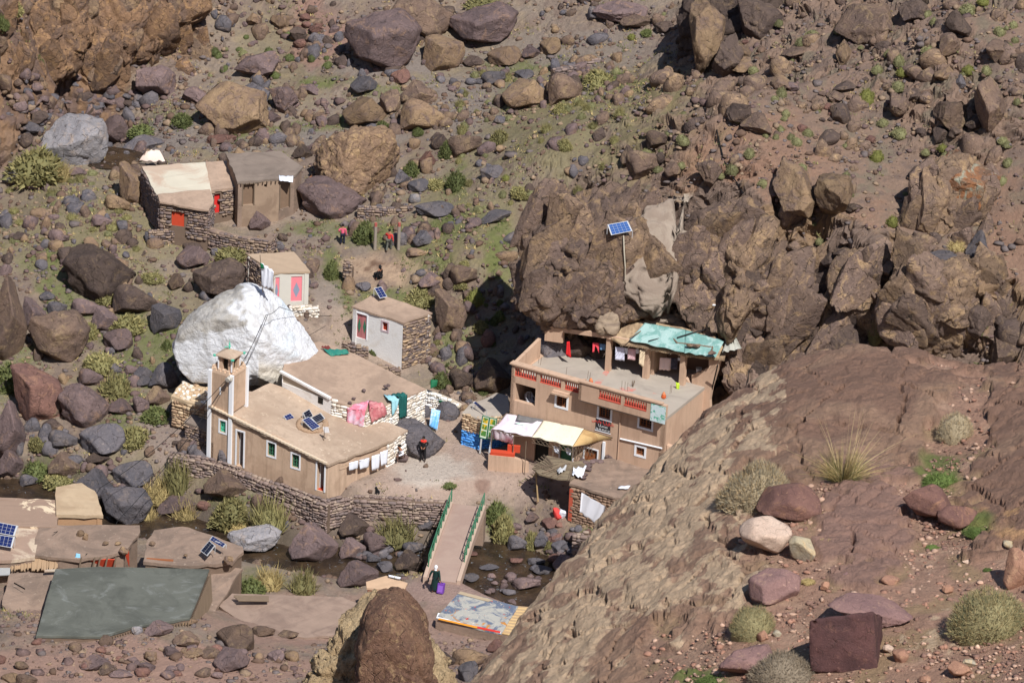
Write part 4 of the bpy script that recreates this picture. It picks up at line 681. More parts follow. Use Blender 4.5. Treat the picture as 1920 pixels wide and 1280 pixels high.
# the dark squared block: a bevelled, chipped six-sided stone
def block_rock():
    F0 = fhit(*Z(9, 900, 1215)); y0 = F0[1]; P = lambda u, v, y: aty(*Z(9, u, v), y)
    fr = [P(712, 1215, y0), P(1088, 1232, y0-.05), P(1062, 880, y0+.12), P(700, 930, y0+.10)]     # front face
    bk = [P(735, 1180, y0+.8), P(1118, 1180, y0+.75), P(1118, 905, y0+.72), P(1075, 835, y0+.45)]
    V = [fr[0], fr[1], fr[2]+np.array([0, 0, 0]), fr[3], bk[0]-np.array([0, 0, .3]), bk[1]-np.array([0, 0, .3]), bk[2], P(850, 905, y0+.55)]
    bm_ = bmesh.new(); vs = [bm_.verts.new(tuple(p)) for p in V]
    bmesh.ops.convex_hull(bm_, input=vs); bmesh.ops.bevel(bm_, geom=list(bm_.edges), offset=.012, segments=1, affect='EDGES', clamp_overlap=True)
    bmesh.ops.triangulate(bm_, faces=list(bm_.faces))
    for _ in range(4):
        bmesh.ops.subdivide_edges(bm_, edges=[e for e in bm_.edges if e.calc_length() > .05], cuts=1, use_grid_fill=False); bmesh.ops.triangulate(bm_, faces=list(bm_.faces))
    bm_.normal_update(); A = np.array([v.co[:] for v in bm_.verts]); Nn = np.array([v.normal[:] for v in bm_.verts]); Fb = np.array([[v.index for v in f.verts] for f in bm_.faces]) if bm_.verts.index_update() is None else None; bm_.free()
    A = A + Nn*(.02*fbm(A*2, 3, 3)+.006*fbm(A*14, 3, 8)+.012*blocky(A*4, 5))[:, None]; c0 = A.mean(0)*np.array([1, 1, 0])+np.array([0, 0, A[:, 2].min()])
    o = link('boulder', fastmesh('boulder', A-c0, Fb, RM['k'], smooth=True), tuple(c0)); tag(o, 'dark squared block of rock at the bottom of the near slope', 'boulder')
block_rock()
# ================================================================ BUILDINGS
Zv = np.array([0, 0, 1.])
def zp(org, k):
    return lambda x, y: (org[0]+x/k, org[1]+y/k)
Z2 = zp((250, 260), 5.953); Z3 = zp((300, 500), 5.953); Z4 = zp((320, 640), 5.953); Z5 = zp((540, 640), 5.953); Z6 = zp((900, 560), 5.953); Z7 = zp((1100, 560), 5.953); Z8 = zp((840, 720), 5.953)
def Rg(n): return lambda x, y: Z(n, x, y)
R1, R2, R3, R4, R5, R6, R7, R8 = Rg(1), Rg(2), Rg(3), Rg(4), Rg(5), Rg(6), Rg(7), Rg(8)
MUD = plain('mud_plaster', sc(198, 171, 147), .95, .12, 1.6, sc(184, 157, 134), bump=.35, streak=sc(150, 126, 106))
MUDROOF = plain('mud_roof', sc(174, 150, 131), .95, .18, 1.2, sc(156, 134, 117), bump=.8, streak=sc(146, 126, 110))
MUDR2 = plain('pale_mud_roof', sc(182, 161, 141), .95, .16, 1.0, sc(164, 143, 124), spots=sc(200, 182, 160), bump=.6, lo=.42, hi=.62, streak=sc(154, 134, 116))
PINKMUD = plain('pinkish_mud', sc(146, 125, 110), .95, .22, 1.3, sc(124, 107, 95), spots=sc(158, 140, 125), bump=.8, streak=None)
GREYMUD = plain('grey_mud_roof', sc(130, 117, 107), .95, .14, 1.3, sc(116, 104, 95), bump=.3)
CONCL = plain('pale_concrete_roof', sc(196, 188, 170), .9, .10, 1.0, sc(184, 163, 144), bump=.25)
CONCG = plain('grey_concrete', sc(142, 142, 134), .75, .10, .8, sc(120, 121, 116), bump=.1)
TERR = plain('terrace_screed', sc(172, 162, 150), .9, .10, .8, sc(156, 146, 136), bump=.1)
WHITE = plain('whitewash', sc(226, 224, 222), .9, .06, 2.0, sc(208, 200, 190), bump=.7, lo=.5, hi=.7)
WHITEP = plain('white_paint', sc(234, 236, 240), .8, .03, 3)
GREYW = plain('grey_white_plaster', sc(206, 202, 192), .9, .05, 2)
HOT = plain('beige_render', sc(198, 168, 144), .9, .06, .9, sc(188, 158, 135), bump=.12, streak=sc(160, 132, 112))
PINK = plain('pink_paint', sc(232, 136, 146), .7, .05); REDP = plain('red_paint', sc(196, 74, 48), .8, .12, 4); REDB = plain('baluster_red', sc(186, 84, 68), .8, .08)
GREENP = flat('green_paint', sc(66, 120, 92), .6); TURQ = flat('turquoise_paint', sc(86, 190, 160), .6); DGREEN = flat('dark_green', sc(30, 104, 70), .7)
WOOD = plain('wood', sc(150, 92, 58), .8, .15, 6); OLDW = plain('old_wood', sc(120, 104, 88), .9, .2, 5, stretch=(1, 1, .2)); DARK = flat('painted_interior_shade', (.012, .011, .010)); GLASS = flat('window_glass', (.02, .022, .026), .15)  # DARK: shade painted near-black for openings, the lantern core and one doorway
BLUEP = plain('blue_paint', sc(72, 138, 206), .8, .08, 3); DOORB = plain('brown_door', sc(116, 92, 74), .85, .15, 3); RUST = plain('rust_door', sc(150, 74, 48), .85, .15, 3)
STB = plain('stone_backing', sc(118, 100, 86), .95, .2, 4, bump=.5); WSTB = plain('white_stone_joint', sc(176, 164, 148), .95, .12, 5, bump=.4)
STM = [plain('wall_stone_a', sc(150, 130, 114), .95, .15, 5, bump=.3), plain('wall_stone_b', sc(126, 108, 100), .95, .15, 5, bump=.3), plain('wall_stone_c', sc(150, 130, 112), .95, .15, 5, bump=.3), plain('wall_stone_d', sc(112, 100, 98), .95, .15, 5, bump=.3)]
WST = [plain('white_stone_a', sc(226, 218, 206), .95, .06, 5), plain('white_stone_b', sc(206, 194, 178), .95, .08, 5), plain('white_stone_c', sc(232, 228, 222), .95, .05, 5)]
TST = [plain('tan_stone_a', sc(186, 160, 130), .95, .1, 5), plain('tan_stone_b', sc(160, 134, 110), .95, .1, 5), plain('tan_stone_c', sc(200, 178, 148), .95, .1, 5)]
BST = [plain('blue_stone_a', sc(70, 140, 214), .85, .08, 5), plain('blue_stone_b', sc(92, 156, 220), .85, .08, 5)]
PANEL = flat('solar_cell', sc(30, 42, 92), .25); ALU = flat('aluminium', sc(206, 208, 210), .4, .3); BLK = flat('black_rubber', (.012, .012, .013), .6)
def stone_box(seed):
    r = np.random.default_rng(seed); V = []; idx = {}
    for i in (-1, 0, 1):
        for j in (-1, 0, 1):
            for k in (-1, 0, 1):
                if (i, j, k) == (0, 0, 0): continue
                p = np.array([i, j, k], float); nz = abs(i)+abs(j)+abs(k); p *= {1: 1.0, 2: .93, 3: .80}[nz]; p += r.uniform(-.13, .13, 3); idx[(i, j, k)] = len(V); V.append(p)
    Fa = []
    for ax in range(3):
        for s in (-1, 1):
            o = [a for a in range(3) if a != ax]
            for a in (-1, 0):
                for b in (-1, 0):
                    q = []
                    for (da, db) in ((0, 0), (1, 0), (1, 1), (0, 1)):
                        t = [0, 0, 0]; t[ax] = s; t[o[0]] = a+da; t[o[1]] = b+db; q.append(idx[tuple(t)])
                    if (s > 0) == (ax == 1): q = q[::-1]
                    Fa.append(q)
    return np.array(V)/1.0*.5, np.array(Fa)
SBX = [stone_box(i) for i in range(6)]
_sbm = {}
def sb_mesh(i, mat):
    k = (i, mat.name)
    if k not in _sbm: _sbm[k] = fastmesh('stone', SBX[i][0], SBX[i][1], mat)
    return _sbm[k]
def stones_on(O, a, n, s0, s1, z0, z1, size, mats, parent, name='stone', limit=0, base=None, proud=.05, ztop=None, asp=.6, mask=None):
    """courses of stones on a vertical face: O origin xy0, a along, n outward; first `limit` of them as objects, the rest joined"""
    L = []; z = z0
    while z < z1:
        h = size*asp*random.uniform(.6, 1.4); s = s0 - random.random()*size*.5
        while s < s1:
            wd = size*random.choice((.5, .7, .9, 1.2, 1.7))*random.uniform(.85, 1.2)
            sa, sb_ = max(s, s0), min(s+wd, s1); zt = ztop(s) if ztop else z1
            if sb_-sa > size*.3 and z+h*.6 < zt and not (mask and mask((sa+sb_)/2, z+h/2)): L.append(((sa+sb_)/2, z+h/2, sb_-sa, min(h, zt-z)))
            s += wd
        z += h
    random.shuffle(L); ang = math.atan2(a[1], a[0]); Vs = []; Fs = []; Ms = []; nV = 0
    poff = OFF[parent] if parent is not None else np.zeros(3)
    for k, (s, z, wd, h) in enumerate(L):
        i = random.randrange(6); mt = random.randrange(len(mats)); h *= random.uniform(.7, 1.25); c = np.array([O[0], O[1], 0]) + a*s + Zv*(z+size*random.uniform(-.1, .1)) + n*(proud*random.uniform(-.5, 1)); d = random.uniform(.18, .26)
        if k < limit:
            o = link(name, sb_mesh(i, mats[mt]), tuple(c-poff), parent); o.scale = (wd*1.0, d, h*.98); o.rotation_euler = (0, random.uniform(-.06, .06), ang)
        else:
            V, Fa = SBX[i]; P = V*np.array([wd, d, h]); Vs.append(np.outer(P[:, 0], a)+np.outer(P[:, 1], n)+np.outer(P[:, 2], Zv)+c-poff); Fs.append(Fa+nV); nV += len(V); Ms += [mt]*len(Fa)
    if Vs:
        me = fastmesh('stonework', np.concatenate(Vs), np.concatenate(Fs), None); [me.materials.append(m_) for m_ in mats]; me.polygons.foreach_set('material_index', Ms)
        tag(link('stonework', me, (0, 0, 0), parent), kind='stuff')
class Wall:
    """vertical wall from A to B (left to right from outside), with real openings"""
    def __init__(s, A, B, z0, zA, zB, mat, parent, thick=.3, name='wall'):
        s.A = np.array([A[0], A[1], 0.]); s.B = np.array([B[0], B[1], 0.]); s.a = unit(s.B-s.A); s.L = np.linalg.norm(s.B-s.A); s.n = np.array([s.a[1], -s.a[0], 0]); s.z0 = z0; s.zA = zA; s.zB = zB; s.mat = mat; s.parent = parent; s.t = thick; s.H = []; s.name = name
    def q(s, u, v):
        P = onplane(u, v, s.A, s.n); return float((P-s.A) @ s.a), float(P[2])
    def P(s, x, z, out=0): return s.A + s.a*x + Zv*z + s.n*out
    def rect(s, u0, v0, u1, v1):       # pixel corners: left-top, right-bottom, both read on the wall
        x0, za = s.q(u0, v0); x1, zb = s.q(u1, v1); return x0, x1, zb, za
    def hole(s, x0, x1, za, zb): s.H.append((x0, x1, za, zb))
    def top(s, x): return s.zA+(s.zB-s.zA)*min(max(x/s.L, 0), 1)
    def build(s):
        xs = sorted(set([0, s.L]+[h[0] for h in s.H]+[h[1] for h in s.H])); zs = sorted(set([s.z0]+[h[2] for h in s.H]+[h[3] for h in s.H])); zs.append(None); g = G()
        def pt(x, z, o): return s.P(x, s.top(x) if z is None else min(z, s.top(x)-.001), o)
        for i in range(len(xs)-1):
            for j in range(len(zs)-1):
                xa, xb, za, zb = xs[i], xs[i+1], zs[j], zs[j+1]; xm = (xa+xb)/2; zm = za+.01 if zb is None else (za+zb)/2
                inh = lambda x, z: any(h[0] < x < h[1] and h[2] < z < h[3] for h in s.H)
                if inh(xm, zm): continue
                f = [pt(xa, za, 0), pt(xb, za, 0), pt(xb, zb, 0), pt(xa, zb, 0)]; k = [pt(xa, za, -s.t), pt(xb, za, -s.t), pt(xb, zb, -s.t), pt(xa, zb, -s.t)]
                g.add(f, [(0, 1, 2, 3)]); g.add(k, [(3, 2, 1, 0)])
                def side(p0, p1, p2, p3): g.add([p0, p1, p2, p3], [(0, 1, 2, 3)])
                if i == 0 or inh((xs[i-1]+xs[i])/2, zm): side(k[0], f[0], f[3], k[3])
                if i == len(xs)-2 or inh((xs[i+1]+xs[i+2])/2, zm): side(f[1], k[1], k[2], f[2])
                if zb is None or (j+1 < len(zs)-1 and inh(xm, (zs[j+1]+(zs[j+2] if zs[j+2] is not None else zs[j+1]+.02))/2)): side(f[3], f[2], k[2], k[3])
                if j > 0 and inh(xm, (zs[j-1]+zs[j])/2): side(k[0], k[1], f[1], f[0])
        return g.obj(s.name, s.mat, s.parent)
    def bx(s, g, x0, x1, za, zb, o0, o1): return g.box(s.P(x0, za, o0), s.a*(x1-x0), s.n*(o1-o0), Zv*(zb-za))
    def frame(s, x0, x1, za, zb, w_, o0, o1, name, mat, parent, sill=True):
        g = G(); s.bx(g, x0-w_, x0, za-(w_ if sill else 0), zb+w_, o0, o1); s.bx(g, x1, x1+w_, za-(w_ if sill else 0), zb+w_, o0, o1); s.bx(g, x0, x1, zb, zb+w_, o0, o1)
        if sill: s.bx(g, x0, x1, za-w_, za, o0, o1)
        return g.obj(name, mat, parent)
    def window(s, r, sur=.12, smat=None, fmat=None, pmat=None, bars=(2, 3), label=None, depth=.14):
        x0, x1, za, zb = r; s.hole(x0, x1, za, zb); f = s.frame(x0, x1, za, zb, sur, -.02, .03, 'window', smat or WHITEP, s.parent)
        if label: f['label'] = label
        g = G(); w_ = .05; s.bx(g, x0, x0+w_, za, zb, -depth-.04, -depth+.02); s.bx(g, x1-w_, x1, za, zb, -depth-.04, -depth+.02); s.bx(g, x0+w_, x1-w_, zb-w_, zb, -depth-.04, -depth+.02); s.bx(g, x0+w_, x1-w_, za, za+w_, -depth-.04, -depth+.02)
        s.bx(g, (x0+x1)/2-.03, (x0+x1)/2+.03, za+w_, zb-w_, -depth-.04, -depth+.02); g.obj('frame', fmat or WOOD, f)
        g = G(); nx_, nz_ = bars
        for i in range(1, nx_*2):
            if i == nx_: continue
            x = x0+(x1-x0)*i/(nx_*2); g.tube([s.P(x, za+w_, -depth+.04), s.P(x, zb-w_, -depth+.04)], .011, 4)
        for j in range(1, nz_+1): z = za+(zb-za)*j/(nz_+1); g.tube([s.P(x0+.02, z, -depth+.045), s.P(x1-.02, z, -depth+.045)], .012, 4)
        g.obj('window_bars', fmat or WOOD, f); g = G(); s.bx(g, x0, x1, za, zb, -depth-.10, -depth-.05); g.obj('pane', pmat or GLASS, f); return f
    def door(s, r, fr=.1, fmat=None, leaf=None, lname='door', rec=.12, open_=False, label=None):
        x0, x1, za, zb = r; s.hole(x0, x1, za, zb)
        if fmat: s.frame(x0, x1, za, zb, fr, -.02, .04, 'door_frame', fmat, s.parent, sill=False)
        g = G()
        if open_:
            g.box(s.P(x0+.02, za, -s.t), s.a*.04, -s.n*(x1-x0)*.8, Zv*(zb-za-.02))
        else: s.bx(g, x0, x1, za, zb, -rec-.05, -rec)
        o = g.obj(lname, leaf or WOOD, s.parent)
        if label: o['label'] = label
        return o
def jit_outline(P, step=.45, j=.06, over=.12):
    P = [np.array(p, float) for p in P]; c = sum(P)/len(P); out = []
    for i in range(len(P)):
        a, b = P[i], P[(i+1) % len(P)]; n = max(1, int(np.linalg.norm(b-a)/step))
        for k in range(n):
            p = a+(b-a)*k/n; d = p-c; d[2] = 0; d = unit(d) if np.linalg.norm(d) > 0 else d; out.append(p+d*(over+random.uniform(-j, j))+Zv*random.uniform(-j, j)*.35)
    return out
def slab(name, P, mat, parent, th=.18, j=.06, over=.12, label=None, kerb=0):
    O_ = jit_outline(P, .45, j, over); n = len(O_); bot = [p-Zv*th*random.uniform(.75, 1.25) for p in O_]
    cen = sum(np.array(p) for p in P)/len(P)
    inner = [np.array(p)+(cen-np.array(p))*np.array([1, 1, 1])*min(.25, .35/max(.5, np.linalg.norm(cen-np.array(p)))) - Zv*kerb for p in O_]
    inner = [np.array([p[0], p[1], p[2]]) for p in inner]
    tri = geometry.tessellate_polygon([[Vector(p) for p in inner]])
    V = inner+O_+bot; Fs = []
    for t in tri:
        a, b, c = t; nn = np.cross(inner[b]-inner[a], inner[c]-inner[a]); Fs.append(t if nn[2] > 0 else t[::-1])
    area = sum(O_[i][0]*O_[(i+1) % n][1]-O_[(i+1) % n][0]*O_[i][1] for i in range(n)); ccw = area > 0
    for i in range(n):
        k = (i+1) % n; q1 = (n+i, n+k, k, i); q2 = (2*n+i, 2*n+k, n+k, n+i)
        Fs += [q1 if ccw else q1[::-1], q2 if ccw else q2[::-1]]
    tb = geometry.tessellate_polygon([[Vector(p) for p in bot]])
    for t in tb:
        a, b, c = t; nn = np.cross(bot[b]-bot[a], bot[c]-bot[a]); t2 = t if nn[2] < 0 else t[::-1]; Fs.append(tuple(x+2*n for x in t2))
    o = mk(name, V, Fs, mat, parent)
    if label: o['label'] = label
    return o
def house(name, label, cat, px, base, wmat, rmat, th=.2, over=.12, j=.06, skip=(), group=None, wt=.3, wallinset=.0, kerb=0):
    """flat-roofed house from its roof outline (pixel, height); returns root and the walls that face outwards"""
    base -= .9; P = [W(*p) for p in px]; ar = sum(P[i][0]*P[(i+1) % len(P)][1]-P[(i+1) % len(P)][0]*P[i][1] for i in range(len(P)))
    if ar < 0: P = P[::-1]
    c = sum(P)/len(P); root = thing(name, label, cat, (c[0], c[1], base), group); ws = []
    for i in range(len(P)):
        A, B = P[i], P[(i+1) % len(P)]
        if i in skip: ws.append(None); continue
        w_ = Wall(A, B, base, A[2]-th*.6, B[2]-th*.6, wmat, root, wt); ws.append(w_)
    slab('roof', P, rmat, root, th, j, over, kerb=kerb)
    return root, ws, P
# ---------------------------------------------------------------- prayer hall and its tower
zg = 2.7
FA = W(392, 857, zg); FB = W(613, 924, zg); root = thing('prayer_hall', 'long beige flat-roofed prayer hall with white-framed doors beside the white tower', 'building', (FA+FB)/2)
F1 = Wall(FA, FB, zg-1.1, 5, 5, MUD, root)
sT, zT = F1.q(*Z4(690, 835)); zB_ = F1.q(613, 868)[1]; F1.zA = zT+(zT-zB_)/(F1.L-sT)*sT; F1.zB = zB_
eP = F1.P(0, F1.zA); e1 = F1.P(F1.L, F1.zB)-eP; npl = np.cross(e1, -F1.n)
def RP(u, v): return onplane(u, v, eP, npl)
fr = .10
d1 = F1.rect(*Z4(742, 1000), *Z4(812, 1270)); d1 = (d1[0], d1[1], zg, F1.q(*Z4(776, 1005))[1]); F1.door(d1, fr, WHITEP, leaf=WHITEP, lname='door', open_=True)
rr = F1.q(*Z4(583, 950)); tw = F1.window((rr[0]-.22, rr[0]+.22, rr[1]-.40, rr[1]+.40), .1, WHITEP, TURQ, TURQ, (1, 2), 'turquoise shuttered window')
for (u, v) in (Z4(1125, 1205), R7(1650, 42)):
    rr = F1.q(u, v); F1.window((rr[0]-.27, rr[0]+.27, rr[1]-.46, rr[1]+.46), .1, WHITEP, GREENP, GLASS, (2, 3))
x0, _ = F1.q(*R7(1770, 120)); x1, _ = F1.q(*R7(1810, 140)); F1.door((x0, x1, zg, zg+2.0), .1, WHITEP, leaf=WHITEP, open_=True)
g = G(); g.box(F1.P(x0+.02, zg, -.6), F1.a*(x1-x0-.04), F1.n*.5, Zv*.03); g.obj('doorstep', REDP, root)
F1.build()
RC = RP(762, 806); G1 = RP(725, 827)
Wr = Wall(FB, [G1[0], G1[1]], zg-1.1, F1.zB-.06, G1[2]-.06, MUD, root); Wr.build()
Wr2 = Wall([G1[0], G1[1]], [RC[0], RC[1]], zg-.3, G1[2]-.05, RC[2]-.05, WSTB, root, name='stone_wall'); Wr2.build()
stones_on(Wr2.A, Wr2.a, Wr2.n, 0, Wr2.L, zg-.2, 9, .34, WST, root, ztop=lambda s: Wr2.top(s)+.02, limit=90)
bk_ = [RP(*Z5(1310, 985)), RP(725, 792), RP(680, 799), RP(649, 787), RP(609, 764), RP(532, 727), RP(510, 719), RP(476, 734)]
Wall(RC, RP(*Z5(1200, 905)), zg-.3, RC[2]-.1, RC[2]-.1, MUD, root).build()
tbk = F1.P(0, F1.zA)-F1.n*2.6
slab('roof', [F1.P(.05, F1.top(0)), F1.P(F1.L, F1.zB), G1, RC, bk_[1], bk_[2], bk_[3], bk_[4], bk_[5], bk_[6], bk_[7], tbk], MUDR2, root, .16, .05, .14)
g = G(); n_ = 34      # knobbly pale coping along the front edge
for i in range(n_):
    s_ = F1.L*(i+.5)/n_; g.cbox(F1.P(s_, F1.top(s_)+.03, .10), F1.a, F1.L/n_*.96, F1.n, .17, Zv, .10+.03*random.random())
g.obj('coping', plain('pale_coping', sc(214, 196, 172), .95, .12, 5), root)
Wall(F1.P(0, 0)-F1.n*3.2, F1.P(0, 0), zg-.4, F1.zA-.2, F1.zA-.1, MUD, root).build()
# tower
TW = F1.q(*Z4(678, 600))[0]; ztw = F1.q(*Z4(650, 392))[1]; D_ = 1.75
tr = thing('minaret', 'square beige tower with white corners, battlements and a small green-tipped lantern', 'tower', F1.P(TW/2, F1.zA)-F1.n*D_/2)
zb0 = zg-.3
def boxw(g, s0, s1, o0, o1, za, zb): return F1.bx(g, s0, s1, za, zb, o0, o1)
g = G(); boxw(g, .02, TW, -D_, .035, F1.zA-.15, ztw); g.obj('shaft', MUD, tr)
for (s_, o_) in ((0, .0), (TW, .0), (TW, -D_), (0, -D_)):
    g = G(); boxw(g, s_-.12, s_+.12, o_-.09, o_+.12, zb0 if o_ == 0 else F1.zA-1.2, ztw+.12); g.obj('corner_pillar', WHITEP, tr)
MER = plain('merlon_plaster', sc(214, 186, 160), .95, .08, 5)
def merl(s0, o0, s1, o1, n):
    for i in range(n):
        t = (i+.5)/n; g = G(); p = F1.P(s0+(s1-s0)*t, ztw, o0+(o1-o0)*t); ax = unit(F1.a*(s1-s0)+F1.n*(o1-o0)); ay = np.cross(Zv, ax); L_ = math.hypot(s1-s0, o1-o0)/n
        g.cbox(p+Zv*.09, ax, L_*.95, ay, .14, Zv, .18); g.cbox(p+Zv*.26, ax, L_*.55, ay, .13, Zv, .16); g.obj('merlon', MER, tr)
merl(.14, -.04, TW-.14, -.04, 4); merl(TW-.02, -.15, TW-.02, -D_+.15, 4); merl(.02, -.15, .02, -D_+.15, 4); merl(.14, -D_+.05, TW-.14, -D_+.05, 4)
lc = F1.P(TW/2+.02, ztw, -D_/2); lw = .47; lh = .92
g = G(); g.cbox(lc+Zv*.06, F1.a, lw*2, F1.n, lw*2, Zv, .12); lan = g.obj('lantern', MUD, tr)
for i in (-1, 1):
    for k in (-1, 1):
        g = G(); g.cbox(lc+F1.a*i*(lw-.13)+F1.n*k*(lw-.13)+Zv*(.12+lh/2), F1.a, .26, F1.n, .26, Zv, lh); g.obj('column', MUD, lan)
        g = G(); g.cbox(lc+F1.a*i*(lw+.012)+F1.n*k*(lw+.012)+Zv*(.12+lh/2), F1.a, .07, F1.n, .07, Zv, lh); g.obj('white_edge', WHITEP, lan)
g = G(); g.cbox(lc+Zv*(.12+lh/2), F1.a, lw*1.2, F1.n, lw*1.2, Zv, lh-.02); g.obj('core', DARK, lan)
ez = lc+Zv*(.12+lh); rw = .66; cr = [ez+F1.a*i*rw+F1.n*k*rw for i, k in ((-1, 1), (1, 1), (1, -1), (-1, -1))]
mk('lantern_roof', cr+[c_+Zv*.07 for c_ in cr]+[ez+Zv*.42], [(3, 2, 1, 0), (0, 1, 5, 4), (1, 2, 6, 5), (2, 3, 7, 6), (3, 0, 4, 7), (4, 5, 8), (5, 6, 8), (6, 7, 8), (7, 4, 8)], MUDR2, tr)
g = G(); [g.cbox(c_+Zv*.03, F1.a, .16, F1.n, .16, Zv, .1) for c_ in cr]; g.obj('corner_trim', TURQ, tr)
g = G(); b0 = ez+Zv*.40; g.tube([b0, b0+Zv*.12, b0+Zv*.18, b0+Zv*.26, b0+Zv*.34, b0+Zv*.4, b0+Zv*.62], [.05, .05, .10, .03, .07, .025, .008], 8); g.obj('finial', TURQ, tr)
g = G(); rr = F1.q(*Z4(558, 550)); F1.bx(g, rr[0]-.05, rr[0]+.05, rr[1]-.25, rr[1]+.25, .03, .06); g.obj('slit_window', WHITEP, tr)
g = G(); g.cbox(F1.P(TW+.02, ztw+.02, .22), F1.a, .3, F1.n, .22, Zv, .2); g.tube([F1.P(TW+.02, ztw+.1, .30), F1.P(TW+.02, ztw+.04, .55)], [.06, .17], 8); g.obj('loudspeaker', GREYW, tr)
# ---------------------------------------------------------------- annex with stone walls behind
AN = [(531, 699, 6.9), (622, 748, 6.35), (685, 773, 5.9), (797, 729, 5.6), (742, 703, 5.95), (708, 685, 6.15), (657, 660, 6.45), (600, 640, 6.75), (540, 655, 6.9)]
anr, aw_, aP = house('stone_annex', 'wide flat-roofed annex of whitewashed stone beside the white rock', 'building', AN, zg-.2, WSTB, MUDROOF, .14, .06, .05)
for i, w_ in enumerate(aw_):
    if w_ is None or w_.n[1] > .3: 
        if w_: w_.build()
        continue
    w_.build()
    mid = proj((w_.P(w_.L/2, w_.zA)))
    if mid[0] < 600:
        g = G(); w_.bx(g, 0, w_.L, 5.0, w_.zB-.02, .0, .06); g.obj('white_plaster_face', WHITE, anr)
        rr = w_.q(*Z4(1680, 655)); g = G(); w_.bx(g, rr[0]-.2, rr[0]+.2, rr[1]-.22, rr[1]+.22, .03, .075); g.obj('painted_opening_shade', DARK, anr)  # black panel on the plaster, painted-in shade instead of a hole
    else: stones_on(w_.A, w_.a, w_.n, 0, w_.L, zg, 9, .32, WST, anr, ztop=lambda s, w_=w_: w_.top(s)+.03, limit=140)
g = G()
for k in range(12):
    t = k/12; p = aP and (W(531, 699, 6.93)*(1-t)+W(622, 748, 6.38)*t); g.cbox(p, unit(W(622, 748, 6.4)-W(531, 699, 6.9)), .46, unit(np.cross(W(622, 748, 6.4)-W(531, 699, 6.9), Zv)), .22, Zv, .14)
g.obj('white_coping', WHITE, anr)
for (x, y) in ((535, 330), (1085, 500), (1118, 490), (845, 545), (735, 635), (690, 685)):
    P0 = W(*Z5(x, y), 6.25); o = link('roof_stone', SMLM[int(x) % 12], tuple(P0-OFF[anr]), anr); o.scale = (.14, .11, .09)
# ---------------------------------------------------------------- whitewashed rock, a closed body built round its outline
def outline_rock(name, label, pts, cen, depth, y, mats, colf=None, sub=6, amp=(.05, .03), strat=None, seed=3, cat='boulder', pw=2.0, smooth=True, cuts=0):
    cu, cv = cen; P0 = aty(cu, cv, y); k = ppm(P0); an_ = np.array([math.atan2(-(v-cv), u-cu) for u, v in pts]); rr = np.array([math.hypot(u-cu, v-cv)/k for u, v in pts]); o_ = np.argsort(an_); an_ = an_[o_]; rr = rr[o_]
    an2 = np.concatenate([an_-2*math.pi, an_, an_+2*math.pi]); r2 = np.concatenate([rr]*3)
    V, Fa = ICO[sub]; V = V.copy(); phi = np.arctan2(V[:, 2], V[:, 0]); rad = np.hypot(V[:, 0], V[:, 2]); Rr = np.interp(phi, an2, r2)
    Q = np.outer(rad*Rr*np.cos(phi), vr)+np.outer(rad*Rr*np.sin(phi), vu)+np.outer(np.sign(V[:, 1])*np.sqrt(np.maximum(0, 1-rad**pw))*depth, vf)
    rg_ = np.random.default_rng(seed)
    for _ in range(cuts):
        n_ = unit(rg_.normal(size=3)*np.array([.7, .5, .6])+np.array([0, -1.0, .25])); t_ = Q @ n_; o_c = np.max(t_)*rg_.uniform(.62, .86); Q = Q - np.outer(np.maximum(t_-o_c, 0)*.92, n_)
    nn = unit_rows(Q/np.array([1, 1, 1])); s = np.array(seed*3.7)
    st_ = Q if strat is None else Q @ strat
    am = np.linalg.norm(Q, axis=1)*0+np.mean(rr)
    Q = Q + nn*(am*(amp[0]*fbm(Q*.55+s, 5, seed)+amp[1]*blocky(st_*(.8 if len(amp) < 4 else amp[3])+s, seed+2)+amp[1]*.45*blocky(st_*(2.2 if len(amp) < 3 else amp[2])+s, seed+4)+.012*fbm(Q*3, 3, seed)))[:, None]
    V2 = Q+P0; base = np.array([P0[0], P0[1], V2[:, 2].min()]); me = fastmesh(name, V2-base, Fa, mats, smooth=smooth)
    if colf is not None:
        U2, W2 = proj(V2); cl = colf(U2, W2, Q); ca_ = me.color_attributes.new('albedo', 'FLOAT_COLOR', 'POINT'); ca_.data.foreach_set('color', np.concatenate([cl, np.ones((len(cl), 1))], 1).astype(np.float32).ravel())
    o = link(name, me, tuple(base)); tag(o, label, cat); OFF[o] = base; return o
def unit_rows(Q): return Q/np.linalg.norm(Q, axis=1)[:, None]
def attrmat(name, lo=.86, hi=1.1, sc_=6, bump=.7, bd=.12):
    m, nt, b = newmat(name, .92); q = N(nt); p = q.pos(); at = q.n('ShaderNodeAttribute', attribute_name='albedo'); c = q.mix(1.0, at.outputs['Color'], q.mix(q.noise(p, sc_, 8, .7), (lo,)*3, (hi,)*3), 'MULTIPLY')
    q.L.new(c, b.inputs['Base Color']); q.bump(q.noise(p, sc_*.5, 10, .72, .6), bump, bd, b); return m
ol = [Z3(*p) for p in [(135, 900), (165, 800), (250, 620), (400, 480), (600, 345), (820, 250), (870, 190), (960, 165), (1060, 185), (1110, 220), (1280, 300), (1420, 440), (1560, 600), (1700, 760), (1830, 900), (1895, 1010), (1800, 1110), (1600, 1200), (1380, 1250)]] + [Z4(*p) for p in [(1250, 500), (1100, 480), (940, 470), (700, 480), (430, 480), (250, 460), (120, 330), (50, 200)]]
